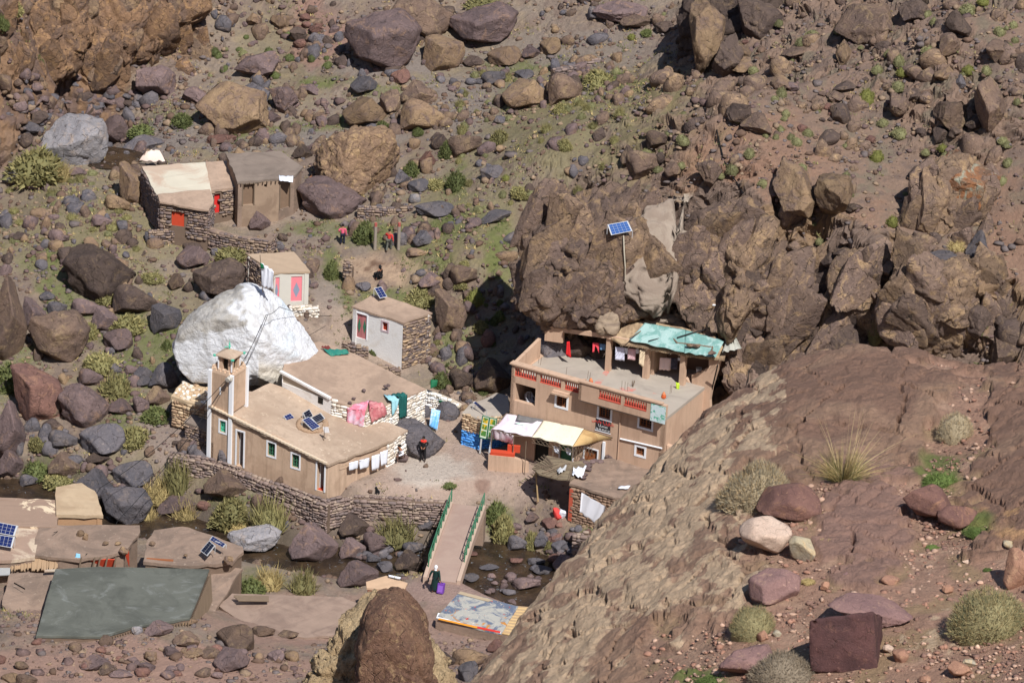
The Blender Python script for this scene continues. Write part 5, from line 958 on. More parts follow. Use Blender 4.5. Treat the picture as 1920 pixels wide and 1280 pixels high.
def whcol(u, v, Q):
    n1 = fbm(Q*.8, 5, 31); n2_ = fbm(Q*np.array([1.2, 1, 3.2]), 5, 33); x, y = (u-300)*5.953, (v-500)*5.953
    nat = .85*sstep(-.04, .04, (820+140*n1*2-x)/1000+.12*n2_)*sstep(-.03, .03, (930-.33*x+110*n1-y)/1000+.08*n2_)
    nat = np.clip(nat + .75*sstep(.08, .2, fbm(Q*2.2, 5, 35)-.1*sstep(900, 1500, x))*sstep(-100, 300, 1500-x)*.5, 0, 1)
    wh = np.array(sc(236, 238, 242)); tn = np.array(sc(192, 187, 179)); gy_ = np.array(sc(164, 159, 152)); c = tn*(1-sstep(-.1, .15, n2_))[:, None]+gy_*sstep(-.1, .15, n2_)[:, None]; c = c*(1-.25*sstep(.1, .3, fbm(Q*3, 4, 36)))[:, None]+np.array(sc(200, 190, 172))*(.25*sstep(.1, .3, fbm(Q*3, 4, 36)))[:, None]
    blue = sstep(.0, .4, fbm(Q*.5+4, 3, 37))[:, None]*sstep(1100, 1400, x)[:, None]*.55; w2 = wh*(1-blue)+np.array(sc(206, 224, 236))*blue
    ed = sstep(1040, 1180, y-.12*(x-1400))[:, None]*(x > 1100)[:, None]; w2 = w2*(1-ed)+np.array(sc(224, 216, 202))*ed
    return w2*(1-nat[:, None])+c*nat[:, None]
ca_, sa_ = math.cos(.75), math.sin(.75)
WR = outline_rock('whitewashed_rock', 'huge whitewashed sacred rock with bare grey stone on its upper left', ol, (470, 640), 3.1, 260.4, attrmat('whitewashed_rock_surface', .84, 1.08, 3.5, 1.0, .3), whcol, 6, (.035, .014, 3), np.array([[ca_, 0, sa_], [0, 1, 0], [-sa_, 0, ca_*2.2]]), 5, 'rock', 2.3, True, 3)
# flag on top
fb = aty(*Z3(1150, 240), 259.9); fr_ = thing('flag', 'white cloth flag with a green tip on a pole above the white rock', 'flag', fb)
g = G(); g.tube([fb-Zv*.3, aty(487.5, 478, 259.9)], .025, 6); g.obj('pole', OLDW, fr_)
def cloth(name, corners, mat, parent=None, nu=12, nv=12, amp=.04, fr=3, seed=0, label=None, cat=None, thick=.012, drape=None):
    """soft sheet between four corners (tl, tr, br, bl) with folds and a real thickness"""
    a, b, c, d = [np.array(p, float) for p in corners]; n = unit(np.cross(b-a, d-a)); V = []; r = random.Random(seed); ph = r.random()*6
    for j in range(nv+1):
        for i in range(nu+1):
            s, t = i/nu, j/nv; p = a*(1-s)*(1-t)+b*s*(1-t)+c*s*t+d*(1-s)*t; wv = amp*(math.sin(s*fr*6.28+ph+t*1.3)+.5*math.sin(s*fr*14+t*4+ph)+.6*math.sin(t*5+s*3)); p = p+n*wv
            if drape: p = p+Zv*drape(s, t)
            if j == nv: p = p+(d-a)*.03*math.sin(s*17+ph)
            V.append(p)
    m_ = len(V); V = V+[p-n*thick for p in V]; Fs = []; k = nu+1
    for j in range(nv):
        for i in range(nu): q = j*k+i; Fs.append((q, q+1, q+k+1, q+k)); Fs.append((m_+q+k, m_+q+k+1, m_+q+1, m_+q))
    ring = [i for i in range(nu+1)]+[j*k+nu for j in range(1, nv+1)]+[nv*k+i for i in range(nu-1, -1, -1)]+[j*k for j in range(nv-1, 0, -1)]
    for x, y in zip(ring, ring[1:]+ring[:1]): Fs.append((x, x+m_, y+m_, y))
    o = mk(name, V, Fs, mat, parent, smooth=True)
    if label: tag(o, label, cat)
    return o
WCL = plain('white_cloth', sc(226, 230, 240), .9, .04, 4)
cloth('flag_cloth', [aty(*R4(1455, 185), 259.8), aty(*R4(1530, 235), 259.5), aty(*R4(1525, 335), 259.7), aty(*R4(1462, 320), 259.9)], WCL, fr_, 10, 10, .05)
cloth('green_tip', [aty(*R4(1452, 185), 259.7), aty(*R4(1470, 195), 259.7), aty(*R4(1475, 222), 259.7), aty(*R4(1454, 218), 259.7)], DGREEN, fr_, 3, 3, .02)
# ---------------------------------------------------------------- store with cobbled roof, brown shed
r_, ws, P_ = house('stone_store', 'tan stone storehouse with a roof of pale cobbles left of the tower', 'building', [(*Z4(20, 605), 5.1), (*Z4(430, 738), 4.9), (*Z4(470, 530), 4.9), (*Z4(150, 455), 5.1)], 2.9, STB, plain('cobble_bed', sc(190, 168, 138), .95, .15, 4, bump=.6), .2, .1, .06)
for w_ in ws:
    w_.build()
    if w_.n[1] < -.2: stones_on(w_.A, w_.a, w_.n, 0, w_.L, 3.0, 4.9, .3, TST, r_, limit=60)
na = unit(P_[1]-P_[0]); nb = unit(P_[3]-P_[0]); k = 0
for i in range(90):
    s_, t_ = random.random(), random.random(); p = P_[0]*(1-s_)*(1-t_)+P_[1]*s_*(1-t_)+P_[2]*s_*t_+P_[3]*(1-s_)*t_; o = link('cobble', SMLM[i % 12], tuple(p+Zv*.03-OFF[r_]), r_); z_ = random.uniform(.10, .2); o.scale = (z_, z_*.8, z_*.5); o.rotation_euler = (0, 0, random.random()*6); o.material_slots[0].link = 'OBJECT'; o.material_slots[0].material = random.choice(WST+TST)
r_, ws, P_ = house('brown_shed', 'small dark stone shed with a plain brown roof against the tower', 'shed', [(*Z4(170, 890), 4.2), (*Z4(425, 1000), 4.0), (*Z4(450, 800), 4.1), (*Z4(290, 775), 4.2)], 2.5, STB, GREYMUD, .14, .08, .04)
for w_ in ws:
    w_.build()
    if w_.n[1] < -.2: stones_on(w_.A, w_.a, w_.n, 0, w_.L, 2.6, 4.0, .26, STM, r_, limit=40)
# ---------------------------------------------------------------- pink-door hut and white hut
r_, ws, P_ = house('pink_door_hut', 'small pale hut with two pink doors behind the flag', 'hut', [(465, 477, 8.9), (514, 510.6, 8.9), (579.5, 508, 8.9), (551, 472, 9.0)], 6.2, GREYW, plain('tan_roof', sc(176, 154, 131), .95, .12, 2, bump=.3), .14, .05, .05)
for w_ in ws:
    if w_.n[1] < -.8 or (w_.n[0] > .1 and w_.n[1] < -.5):
        for (a_, b_, c_, d_) in ((1626, 264, 1684, 390), (1531, 268, 1558, 372)):
            x0, x1, za, zb = w_.rect(*R4(a_, b_), *R4(c_, d_)); w_.door((x0, x1, 6.75, max(zb, 8.3)), .05, None, PINK, rec=.05)
            g = G(); xc, zc = (x0+x1)/2, 7.55; pd = [w_.P(xc, zc-.55, -.045), w_.P(xc+(x1-x0)*.3, zc, -.045), w_.P(xc, zc+.55, -.045), w_.P(xc-(x1-x0)*.3, zc, -.045)]; pb = [p-w_.n*.02 for p in pd]; g.add(pd+pb, [(0, 1, 2, 3), (7, 6, 5, 4), (0, 4, 5, 1), (1, 5, 6, 2), (2, 6, 7, 3), (3, 7, 4, 0)]); g.obj('grey_diamond', flat('diamond_grey', sc(140, 150, 170)), r_)
    w_.build()
    if w_.n[0] < -.4: stones_on(w_.A, w_.a, w_.n, 0, w_.L, 6.3, 8.8, .26, STM, r_, limit=60)
r_, ws, P_ = house('white_hut', 'small whitewashed stone hut with a green and pink double door', 'hut', [(662, 574, 7.35), (756, 604, 7.25), (808, 586, 7.3), (724, 556, 7.5), (700, 553, 7.5)], 4.6, WHITE, MUDROOF, .12, .07, .05)
for i, w_ in enumerate(ws):
    uu = proj(w_.P(w_.L/2, 6))[0]
    if w_.n[1] < -.3 and uu < 740:
        x0, x1, za, zb = w_.rect(*R5(86, 465), *R5(140, 590)); za = zb-1.75; w_.door((x0, (x0+x1)/2, za, zb), .09, None, plain('dusty_pink', sc(176, 112, 112), .8), rec=.08); w_.door(((x0+x1)/2, x1, za, zb), .09, None, plain('dusty_pink2', sc(186, 120, 120), .8), rec=.06); w_.frame(x0, x1, za, zb, .08, -.02, .03, 'door_frame', WHITEP, r_, sill=False)
        for xc in (x0+(x1-x0)*.25, x0+(x1-x0)*.75):
            g = G(); zc = (za+zb)/2; pd = [w_.P(xc, zc-.5, -.04), w_.P(xc+.11, zc, -.04), w_.P(xc, zc+.5, -.04), w_.P(xc-.11, zc, -.04)]; pb = [p-w_.n*.03 for p in pd]; g.add(pd+pb, [(0, 1, 2, 3), (7, 6, 5, 4), (0, 4, 5, 1), (1, 5, 6, 2), (2, 6, 7, 3), (3, 7, 4, 0)]); g.obj('green_diamond', GREENP, r_)
        rr = w_.q(*R5(244, 542)); w_.window((rr[0]-.2, rr[0]+.2, rr[1]-.3, rr[1]+.3), .1, plain('greyish_surround', sc(190, 170, 176)), REDP, GLASS, (1, 2)); w_.build()
        pass
    else:
        w_.mat = STB if w_.n[1] < 0 else WHITE; w_.build()
        if w_.n[1] < -.2: stones_on(w_.A, w_.a, w_.n, 0, w_.L, 3.9, 7.2, .26, STM+TST[:1], r_, limit=60)
# ---------------------------------------------------------------- upper left farmhouse: three blocks under stepped roofs
def zz2(x, y, z): return (*Z2(x, y), z)
r1, ws, P_ = house('stone_house', 'stone house with a pale concrete roof and an orange-red shutter door, upper left', 'house', [zz2(100, 315, 10.6), zz2(290, 660, 10.2), zz2(300, 705, 10.1), zz2(830, 805, 9.9), zz2(890, 690, 10.0), zz2(850, 560, 10.2), zz2(800, 265, 10.7)], 7.6, STB, CONCL, .16, .07, .06)
for w_ in ws:
    uu, vv = proj(w_.P(w_.L/2, 9))
    if w_.n[1] < -.5 and w_.L > 2:
        x0, x1, za, zb = w_.rect(*Z2(428, 812), *Z2(568, 985)); w_.door((x0, x1, max(za, 8.2), zb), .05, None, REDP, 'orange_shutter', rec=.04); hz = (x0, x1, zb)
        w_.build(); stones_on(w_.A, w_.a, w_.n, 0, w_.L, 7.7, 10, .27, STM, r1, limit=150, ztop=w_.top, mask=lambda s, z: hz[0]-.15 < s < hz[1]+.15 and z < hz[2]+.05)
    else:
        w_.build()
        if w_.n[1] < .1: stones_on(w_.A, w_.a, w_.n, 0, w_.L, 7.7, 10.6, .3, [STM[1], STM[3]], r1, limit=60, ztop=w_.top)
q_ = [W(*zz2(288, 622, 10.36)), W(*zz2(845, 566, 10.36)), W(*zz2(885, 690, 10.16)), W(*zz2(828, 795, 10.06)), W(*zz2(303, 700, 10.25))]; slab('lower_roof', q_, MUDROOF, r1, .12, .05, .1)
r2, ws, P_ = house('middle_house', 'low stone house with a red door between the concrete roof and the dark mud roof', 'house', [zz2(822, 268, 10.6), zz2(855, 575, 10.1), zz2(1215, 525, 10.1), zz2(1165, 480, 10.2), zz2(1045, 250, 10.7)], 8.0, STB, MUDROOF, .16, .1, .05)
for w_ in ws:
    if w_.n[1] < -.5:
        x0, x1, za, zb = w_.rect(*Z2(905, 618), *Z2(968, 790)); w_.door((x0, x1, 8.3, zb-.02), .05, None, plain('bright_red', sc(206, 48, 44)), rec=.18, label='bright red door standing open'); w_.build(); hz = (x0, x1)
        stones_on(w_.A, w_.a, w_.n, 0, w_.L, 8.1, 10, .27, STM, r2, limit=80, ztop=w_.top, mask=lambda s, z: hz[0]-.1 < s < hz[1]+.1)
    else: w_.build()
r3, ws, P_ = house('mud_house', 'mud-walled house with a wide dark grey-brown roof, upper left', 'house', [zz2(1045, 172, 11.4), zz2(1170, 480, 10.9), zz2(1630, 445, 10.9), zz2(1800, 400, 10.9), zz2(1880, 320, 11.0), zz2(1640, 142, 11.4)], 8.4, PINKMUD, GREYMUD, .16, .07, .07)
DOORG = plain('grey_brown_door', sc(128, 106, 88), .9, .2, 4)
for w_ in ws:
    um = proj(w_.P(w_.L/2, 10))[0]
    if w_.n[1] < -.5 and w_.L > 2:
        w_.mat = plain('house_mud', sc(158, 136, 116), .95, .16, 2, sc(140, 119, 101), bump=.3)
        x0, x1, za, zb = w_.rect(*Z2(1228, 512), *Z2(1340, 738)); w_.door((x0, x1, max(za, 8.5), zb), .08, OLDW, DOORG, rec=.2)
        rr = w_.q(*Z2(1476, 528)); w_.hole(rr[0]-.1, rr[0]+.1, rr[1]-.12, rr[1]+.12)
        g = G(); [g.tube([w_.P(s_, w_.top(s_)-.04, -.1), w_.P(s_, w_.top(s_)-.04, .2)], .045, 6) for s_ in np.arange(.2, w_.L, .3)]; g.obj('roof_beams', OLDW, r3)
    elif w_.n[1] < -.4 and um > 520:
        x0 = .1; w_.door((x0, min(x0+.8, w_.L-.05), 8.6, 10.4), .06, OLDW, DOORG, rec=.1)
    w_.build()
cloth('white_rag', [W(*zz2(1625, 412, 11.0)), W(*zz2(1785, 418, 11.0)), W(*zz2(1780, 485, 10.85)), W(*zz2(1630, 470, 10.85))], WCL, None, 8, 4, .03, label='white patterned cloth hung over the right-hand door of the mud house', cat='cloth')
cloth('sheet', [W(*zz2(130, 150, 9.6)), W(*zz2(285, 118, 9.6)), W(*zz2(360, 258, 9.2)), W(*zz2(60, 250, 8.9))], plain('red_marked_cloth', sc(226, 206, 192), .9, .05, 5, spots=sc(222, 120, 120)), None, 8, 8, .06, label='pinkish white sheet with red marks drying behind the stone house', cat='sheet')
# ---------------------------------------------------------------- dry stone walls
def drystone(name, label, pts, h, size=.28, mats=STM, th=.4, cap=None, limit=40, lean=0, kind_cap=None):
    P = [W(*p) for p in pts]; root = thing(name, label, 'stone wall', P[0]-Zv*h)
    for a, b in zip(P[:-1], P[1:]):
        w_ = Wall(a, b, 0, a[2]-.06, b[2]-.06, STB, root, th, name='wall_core'); w_.z0 = min(a[2], b[2])-h
        if w_.n @ (cc-w_.A) < 0: w_ = Wall(b, a, w_.z0, b[2]-.06, a[2]-.06, STB, root, th, name='wall_core')
        w_.build(); stones_on(w_.A, w_.a, w_.n, 0, w_.L, w_.z0, 99, size, mats, root, limit=limit, ztop=lambda s, w_=w_: w_.top(s)+.12, proud=.06)
        if cap:
            c = [w_.P(-.05, w_.zA+.03, .1), w_.P(w_.L+.05, w_.zB+.03, .1), w_.P(w_.L+.05, w_.zB+.03, -th-.1), w_.P(-.05, w_.zA+.03, -th-.1)]; slab('wall_cap', c, cap, root, .1, .04, .02)
        else: stones_on(w_.P(0, 0, -th*.6), w_.a, w_.n, 0, w_.L, w_.top(0)-.12, w_.top(0)+.12, size, mats, root, ztop=lambda s, w_=w_: w_.top(s)+.2, proud=.05)
    return root
RIV = [plain('river_stone_a', sc(140, 122, 114), .95, .2, 4, bump=.3), plain('river_stone_b', sc(132, 114, 106), .95, .2, 4), plain('river_stone_c', sc(120, 106, 102), .95, .2, 4), plain('river_stone_d', sc(156, 138, 124), .95, .2, 4)]
drystone('river_wall', 'long dry stone retaining wall above the stream below the prayer hall', [(316, 853, 2.75), (403, 869, 2.75), (447, 884, 2.7), (520, 912, 2.7), (588, 938, 2.7), (615, 946, 2.7)], 2.0, .3, RIV, .5, limit=60)
drystone('river_wall', 'dry stone wall along the stream from the shrubs to the bridge', [(617, 943, 2.65), (663, 934, 2.6), (774, 940, 2.6), (842, 943, 2.6)], 1.7, .3, RIV, .5, limit=60)
drystone('terrace_wall', 'mud-capped stone terrace wall below the upper left houses', [zz2(770, 985, 8.5), zz2(960, 1050, 8.4), zz2(1170, 1105, 8.3), zz2(1510, 1150, 8.3)], 1.3, .26, STM, .35, PINKMUD, 35)
drystone('terrace_wall', 'rough retaining wall of flat stones under the orange-red shutter', [zz2(170, 1050, 8.0), zz2(420, 1040, 8.0), zz2(800, 1050, 7.7)], 1.3, .26, STM, .3, None, 35)
drystone('terrace_wall', 'short end piece of the mud-capped terrace wall', [zz2(1515, 1150, 8.3), zz2(1590, 1062, 8.5)], 1.0, .26, STM, .35, PINKMUD, 20)
drystone('field_wall', 'ruined dry stone wall of dark stones across the upper valley', [(*R2(1190, 400), 13.9), (*R2(1330, 360), 14.1), (*R2(1480, 330), 14.3), (*R2(1600, 350), 14.3), (*R2(1745, 380), 14.4)], .7, .26, [RIV[0], RIV[2], STM[3]], .5, None, 40)
drystone('garden_wall', 'low stone wall around the green garden plot below the giant boulder', [(*R2(90, 1160), 9.1), (*R2(230, 1175), 9.0), (*R2(400, 1150), 9.3)], .8, .25, STM, .4, None, 30)
drystone('garden_wall', 'dark stone wall left of the trampled yard', [(*R5(10, 185), 8.2), (*R5(62, 215), 7.9)], .8, .25, STM, .4, None, 20)
drystone('path_wall', 'low rubble edge of the path below the white hut', [(*Z5(600, 10), 6.1), (*Z5(760, 70), 5.9), (*Z5(900, 100), 5.7)], .6, .24, STM, .3, None, 20)
drystone('path_wall', 'short dark rubble wall at the far edge of the annex roof', [(*Z5(1000, 280), 5.7), (*Z5(1130, 310), 5.5), (*Z5(1260, 330), 5.3)], .8, .24, STM, .3, None, 20)
drystone('white_wall', 'whitewashed garden wall with a small green door left of the kiosk', [(*Z5(1535, 560), 4.3), (*Z5(1660, 600), 4.15), (*Z5(1780, 650), 4.0), (*Z5(1905, 715), 3.8)], 1.2, .25, [WST[0], WST[2], WHITEP], .3, CONCL, 30)
drystone('white_wall', 'crumbling whitewashed wall below the pink-door hut', [(*Z3(1440, 455), 6.7), (*Z3(1780, 470), 6.5)], .6, .25, WST, .3, None, 20)
drystone('rubble_wall', 'curved wall of round stones above the stream at the right', [(*R8(1290, 455), 1.9), (*R8(1380, 455), 2.0), (*R8(1470, 480), 2.1)], 1.3, .3, RIV, .5, None, 30)
# ================================================================ rock masses of the cliff, closed bodies
RM['c'] = rockmat('cliff_rock', sc(132, 112, 99), sc(116, 99, 91), sc(166, 140, 110), .58, crack=.8, bump=1.0); RM['C'] = rockmat('cliff_rock_tan', sc(140, 118, 98), sc(120, 102, 90), sc(166, 140, 110), .56, crack=.8, bump=1.0)
_ct = np.array([[.85, 0, .5], [0, 1, 0], [-.5, 0, .85]])
for i, (pts, dp, kd, lb) in enumerate([
 ([(984, 402), (1040, 380), (1110, 368), (1180, 372), (1250, 385), (1268, 430), (1266, 500), (1250, 570), (1190, 585), (1130, 600), (1060, 610), (1010, 640), (985, 620), (972, 560), (964, 480), (970, 430)], 2.6, 'c', 'broad rounded cliff face of dark rock left of the tall crack above the guesthouse'),
 ([(1278, 450), (1330, 400), (1400, 388), (1445, 400), (1440, 450), (1400, 520), (1370, 590), (1330, 640), (1290, 600), (1272, 530)], 2.0, 'c', 'leaning slab of brown rock right of the tall crack above the guesthouse'),
 ([(1395, 520), (1430, 470), (1500, 470), (1560, 510), (1590, 560), (1570, 620), (1500, 660), (1420, 660), (1380, 620), (1375, 570)], 2.0, 'c', 'bulging mass of dark rock in the middle of the cliff'),
 ([(1385, 640), (1420, 610), (1480, 640), (1500, 700), (1470, 770), (1420, 820), (1385, 830), (1375, 740)], 1.2, 'c', 'dark rock mass standing right beside the guesthouse'),
 ([(1500, 650), (1560, 600), (1640, 590), (1660, 660), (1640, 740), (1540, 760), (1490, 730)], 1.8, 'c', 'low grey-brown rock mass left of the deep cleft'),
 ([(1560, 500), (1600, 470), (1660, 490), (1665, 560), (1640, 620), (1590, 600), (1570, 560)], 1.6, 'C', 'squared mass of rock at the left lip of the deep cleft'),
 ([(1668, 560), (1700, 500), (1770, 490), (1850, 510), (1880, 560), (1850, 630), (1780, 660), (1700, 670), (1665, 640)], 2.0, 'C', 'undercut mass of rock with orange ledges right of the deep cleft'),
 ([(1700, 380), (1740, 330), (1800, 300), (1850, 330), (1860, 400), (1820, 470), (1740, 480), (1700, 440)], 1.5, 'C', 'upright rock mass below the stacked blocks at the right'),
 ([(1290, 0), (1330, -40), (1500, -60), (1540, -10), (1480, 40), (1420, 80), (1360, 120), (1320, 160), (1295, 150), (1285, 60)], 2.4, 'd', 'dark overhanging crag with a tan left edge at the top')]):
    cu = sum(p[0] for p in pts)/len(pts); cv = sum(p[1] for p in pts)/len(pts); yh = hit(cu, max(p[1] for p in pts)-20)[1]
    pts = [(cu+(x-cu)*1.10, cv+(y-cv)*1.08) for x, y in pts]; outline_rock('rock_mass', lb, pts, (cu, cv), dp, max(yh, hit(cu, cv)[1]-1.2)+dp*.15, RM[kd], None, 6, (.10, .10, 1.5, .5), _ct, 60+i, 'rock', 5, False, 12)
for i, (pts, lb) in enumerate([([(-60, -20), (60, -60), (150, -50), (165, 20), (160, 90), (140, 145), (60, 150), (-60, 140)], 'orange-brown cliff buttress at the top left corner'), ([(150, -40), (260, -50), (290, 0), (270, 60), (240, 120), (190, 150), (150, 130), (140, 60)], 'middle buttress of the orange-brown cliff at the upper left'), ([(270, -40), (390, -40), (400, 20), (340, 50), (310, 90), (270, 120), (235, 130), (250, 60)], 'right-hand buttress of the orange-brown cliff at the upper left')]):
    cu = sum(p[0] for p in pts)/len(pts); cv = sum(p[1] for p in pts)/len(pts); outline_rock('rock_mass', lb, pts, (cu, cv), 1.8, hit(cu, cv+30)[1]+.4, RM['U'] if 'U' in RM else RM.setdefault('U', rockmat('orange_cliff', sc(146, 116, 90), sc(116, 96, 84), sc(170, 136, 100), .57, crack=.8, bump=1.0)), None, 6, (.08, .13, 1.5, .5), np.array([[1, 0, .25], [0, 1, 0], [-.25, 0, .6]]), 80+i, 'rock', 4, False)
from mathutils.bvhtree import BVHTree
_bv = [(BVHTree.FromPolygons([tuple(v.co+o_.location) for v in o_.data.vertices], [tuple(p.vertices) for p in o_.data.polygons])) for o_ in COL.objects if o_.name.startswith('rock_mass')]
def hit2(u, v):
    d = Vector(ray(u, v)).normalized(); best = np.array(hit(u, v)); bd_ = np.linalg.norm(best-cc)
    for b in _bv:
        r_ = b.ray_cast(Vector(cc), d)
        if r_[0] is not None and r_[3] < bd_: best = np.array(r_[0]); bd_ = r_[3]
    return best

# fractured blocks standing out of the cliff, parts of their rock masses
_ms = [o_ for o_ in COL.objects if o_.name.startswith('rock_mass')]
def blocks(n, area, size, kinds, dip=32):
    for k in range(n):
        u = random.uniform(area[0], area[2]); v = random.uniform(area[1], area[3]); P0 = hit2(u, v); near = min(_ms, key=lambda o_: np.linalg.norm(np.array(o_.location)+np.array([0, 0, 3])-P0)); s_ = random.uniform(*size)/ppm(P0)*.5
        o = link('block', ANGB[k % 12] if s_ > .7 else ANGM[k % 12], tuple(P0-np.array(near.location)+np.array([0, s_*.30, 0])), near); o.scale = (s_*random.uniform(.6, .9), s_*.5, s_*random.uniform(1.1, 1.7)); o.rotation_euler = (random.uniform(-.2, .2), math.radians(dip+random.uniform(-14, 14)), random.uniform(-.35, .35)); o.material_slots[0].link = 'OBJECT'; o.material_slots[0].material = RM[random.choice(kinds)]
        if u < 1480 and v > 380: T_ = Matrix.Translation(near.location) @ o.matrix_basis; nb_.append(BVHTree.FromPolygons([tuple(T_ @ v_.co) for v_ in o.data.vertices], [tuple(p_.vertices) for p_ in o.data.polygons]))
nb_ = []
outline_rock('boulder', 'giant tan and brown boulder right of the dark-roofed mud house', [(581, 315), (584, 290), (605, 264), (645, 246), (700, 239), (738, 250), (753, 285), (748, 325), (720, 352), (690, 368), (650, 368), (612, 352)], (665, 305), 2.2, hit(665, 355)[1]+.6, RM['T'] if 'T' in RM else RM.setdefault('T', rockmat('giant_boulder', sc(138, 114, 92), sc(118, 98, 84), sc(164, 138, 106), .55, bump=1.0)), None, 6, (.05, .07, 2, .7), None, 33, 'boulder', 2.4, True, 5)
blocks(24, (1000, 400, 1240, 570), (60, 140), 'cccC', 24); blocks(14, (1295, 430, 1410, 600), (60, 130), 'ccC'); blocks(36, (1400, 500, 1650, 740), (50, 130), 'cccdC'); blocks(20, (1690, 500, 1880, 640), (60, 140), 'cCC', -30); blocks(12, (1710, 330, 1850, 460), (50, 110), 'cC', 10)
blocks(40, (0, 0, 380, 140), (30, 80), 'UUC', 10)
_bv += nb_
def rubble_blocks(name, n, dens, smin, smax, kinds, dip):
    x = RNG.uniform(-40, 43, n*8); y = RNG.uniform(222, 312, n*8); P = np.stack([x, y, hgt(x, y)], 1); uu, vv = proj(P); k = (uu > -30) & (uu < 1950) & (vv > -30) & (vv < 1310); P = P[k]; uu = uu[k]; vv = vv[k]; P = P[RNG.random(len(P)) < dens(P, uu, vv)][:n]; Vs = []; Fs = []; Ms = []; nv = 0
    base = [rock_mesh(700+i, 2, 13, .03, 1.0, 0, .95) for i in range(8)]; BV = [np.array([v.co[:] for v in m_.vertices]) for m_ in base]; BF = [np.array([p.vertices[:] for p in m_.polygons]) for m_ in base]
    for p in P:
        i = RNG.integers(8); s = smin*(smax/smin)**(RNG.random()**1.8); th = math.radians(dip+RNG.normal()*18); az = RNG.normal()*.6; c1, s1, c2, s2 = math.cos(th), math.sin(th), math.cos(az), math.sin(az)
        V = BV[i]*np.array([.8, .7, 1.0])*s*RNG.uniform(.7, 1.25, 3); V = V @ np.array([[c1, 0, -s1], [0, 1, 0], [s1, 0, c1]]); V = V @ np.array([[c2, s2, 0], [-s2, c2, 0], [0, 0, 1]]); Vs.append(V+p+np.array([0, 0, s*.12])); Fs.append(BF[i]+nv); nv += len(V); Ms += [RNG.integers(len(kinds))]*len(BF[i])
    me = fastmesh(name, np.concatenate(Vs), np.concatenate(Fs), None); [me.materials.append(RM[q_]) for q_ in kinds]; me.polygons.foreach_set('material_index', np.array(Ms, dtype=np.int32)); tag(link(name, me), kind='stuff')
rubble_blocks('slope_outcrops', 900, lambda P, u, v: np.clip(.9*(u > 1230)*(v < 640)*sstep(-.05, .2, fbm(P*.35, 4, 201)), 0, 1), .22, 1.15, 'bCcdb', 28)
rubble_blocks('valley_rubble', 2400, lambda P, u, v: np.clip((.12+.9*sstep(0, .25, fbm(P*.3, 4, 202)))*(u < 1180)*(v < 900)*notyard(u, v)*(1-.8*((abs(u-1090) < 150)*(v > 200)*(v < 420))), 0, 1), .16, .8, 'pbtdgb', 12)
rubble_blocks('bank_rubble', 520, lambda P, u, v: np.clip(1.0*(poly_dist(P[:, 0], P[:, 1], RIVER) < 4.2)*(u < 1160)*(u > -20)*(abs(u-850) > 40)*(1-((u < 460)*(v > 930))), 0, 1), .16, .6, 'pgpb', 5)
def onrock(name, pts, depth, mat, lb, cat, seed, sub=5, out=.05):
    cu = sum(p[0] for p in pts)/len(pts); cv = sum(p[1] for p in pts)/len(pts); y_ = np.percentile([hit2(cu*.5+p[0]*.5, cv*.5+p[1]*.5)[1] for p in pts], 60); return outline_rock(name, lb, pts, (cu, cv), depth, y_+depth*.45-out, mat, None, sub, (.09, .14, 2, .9), None, seed, cat, 4, False)
cement = plain('cement_smear', sc(142, 127, 114), .95, .12, 1.5, sc(156, 142, 128), bump=.8, lo=.44, hi=.56)
onrock('dirt_chute', [(1262, 376), (1282, 382), (1279, 440), (1270, 500), (1260, 560), (1250, 600), (1240, 595), (1254, 530), (1266, 450), (1268, 410)], .35, cement, 'pale chute of dirt and cement running down the crack of the cliff', 'dirt', 91)
onrock('rock_rib', [(1438, 395), (1462, 418), (1425, 500), (1400, 590), (1372, 645), (1352, 625), (1380, 520), (1408, 440)], .9, RM['C'], 'tan flaky rib of rock slanting down the right side of the cliff', 'rock', 93)
# ================================================================ GUESTHOUSE
def hdir(deg): return np.array([math.cos(math.radians(deg)), math.sin(math.radians(deg)), 0])
TZ = 8.20                      # terrace floor
H0 = W(960, 682, 9.05); ha = hdir(-27.5); hL = 10.9
hr = thing('guesthouse', 'two-storey beige guesthouse with red balusters under the cliff', 'building', H0*np.array([1, 1, 0])+Zv*2.6)
HW = Wall(H0, H0+ha*hL, 1.8, 9.05, 8.20, HOT, hr, .3); hn = HW.n; hb = -hn
sb = HW.q(*Z6(1158, 930))[0]; HW.zA = HW.zB = 9.05
pr_ = .62                     # balcony projection
def bal(w_, r, out, nb):
    """a row of red turned balusters in an opening"""
    x0, x1, za, zb = r
    for i in range(nb):
        x = x0+(x1-x0)*(i+.5)/nb; hgt_ = zb-za; g = G()
        zs_ = [0, .08, .10, .35, .55, .62, .9, .92, 1]; rs_ = [.065, .065, .035, .065, .045, .03, .05, .065, .065]; g.tube([w_.P(x, za+hgt_*t, out) for t in zs_], rs_, 6)
        o = g.obj('baluster', REDB, hr)
    g = G(); w_.bx(g, x0, x1, za-.03, za+.05, out-.1, out+.1); g.obj('baluster_base', REDB, hr)
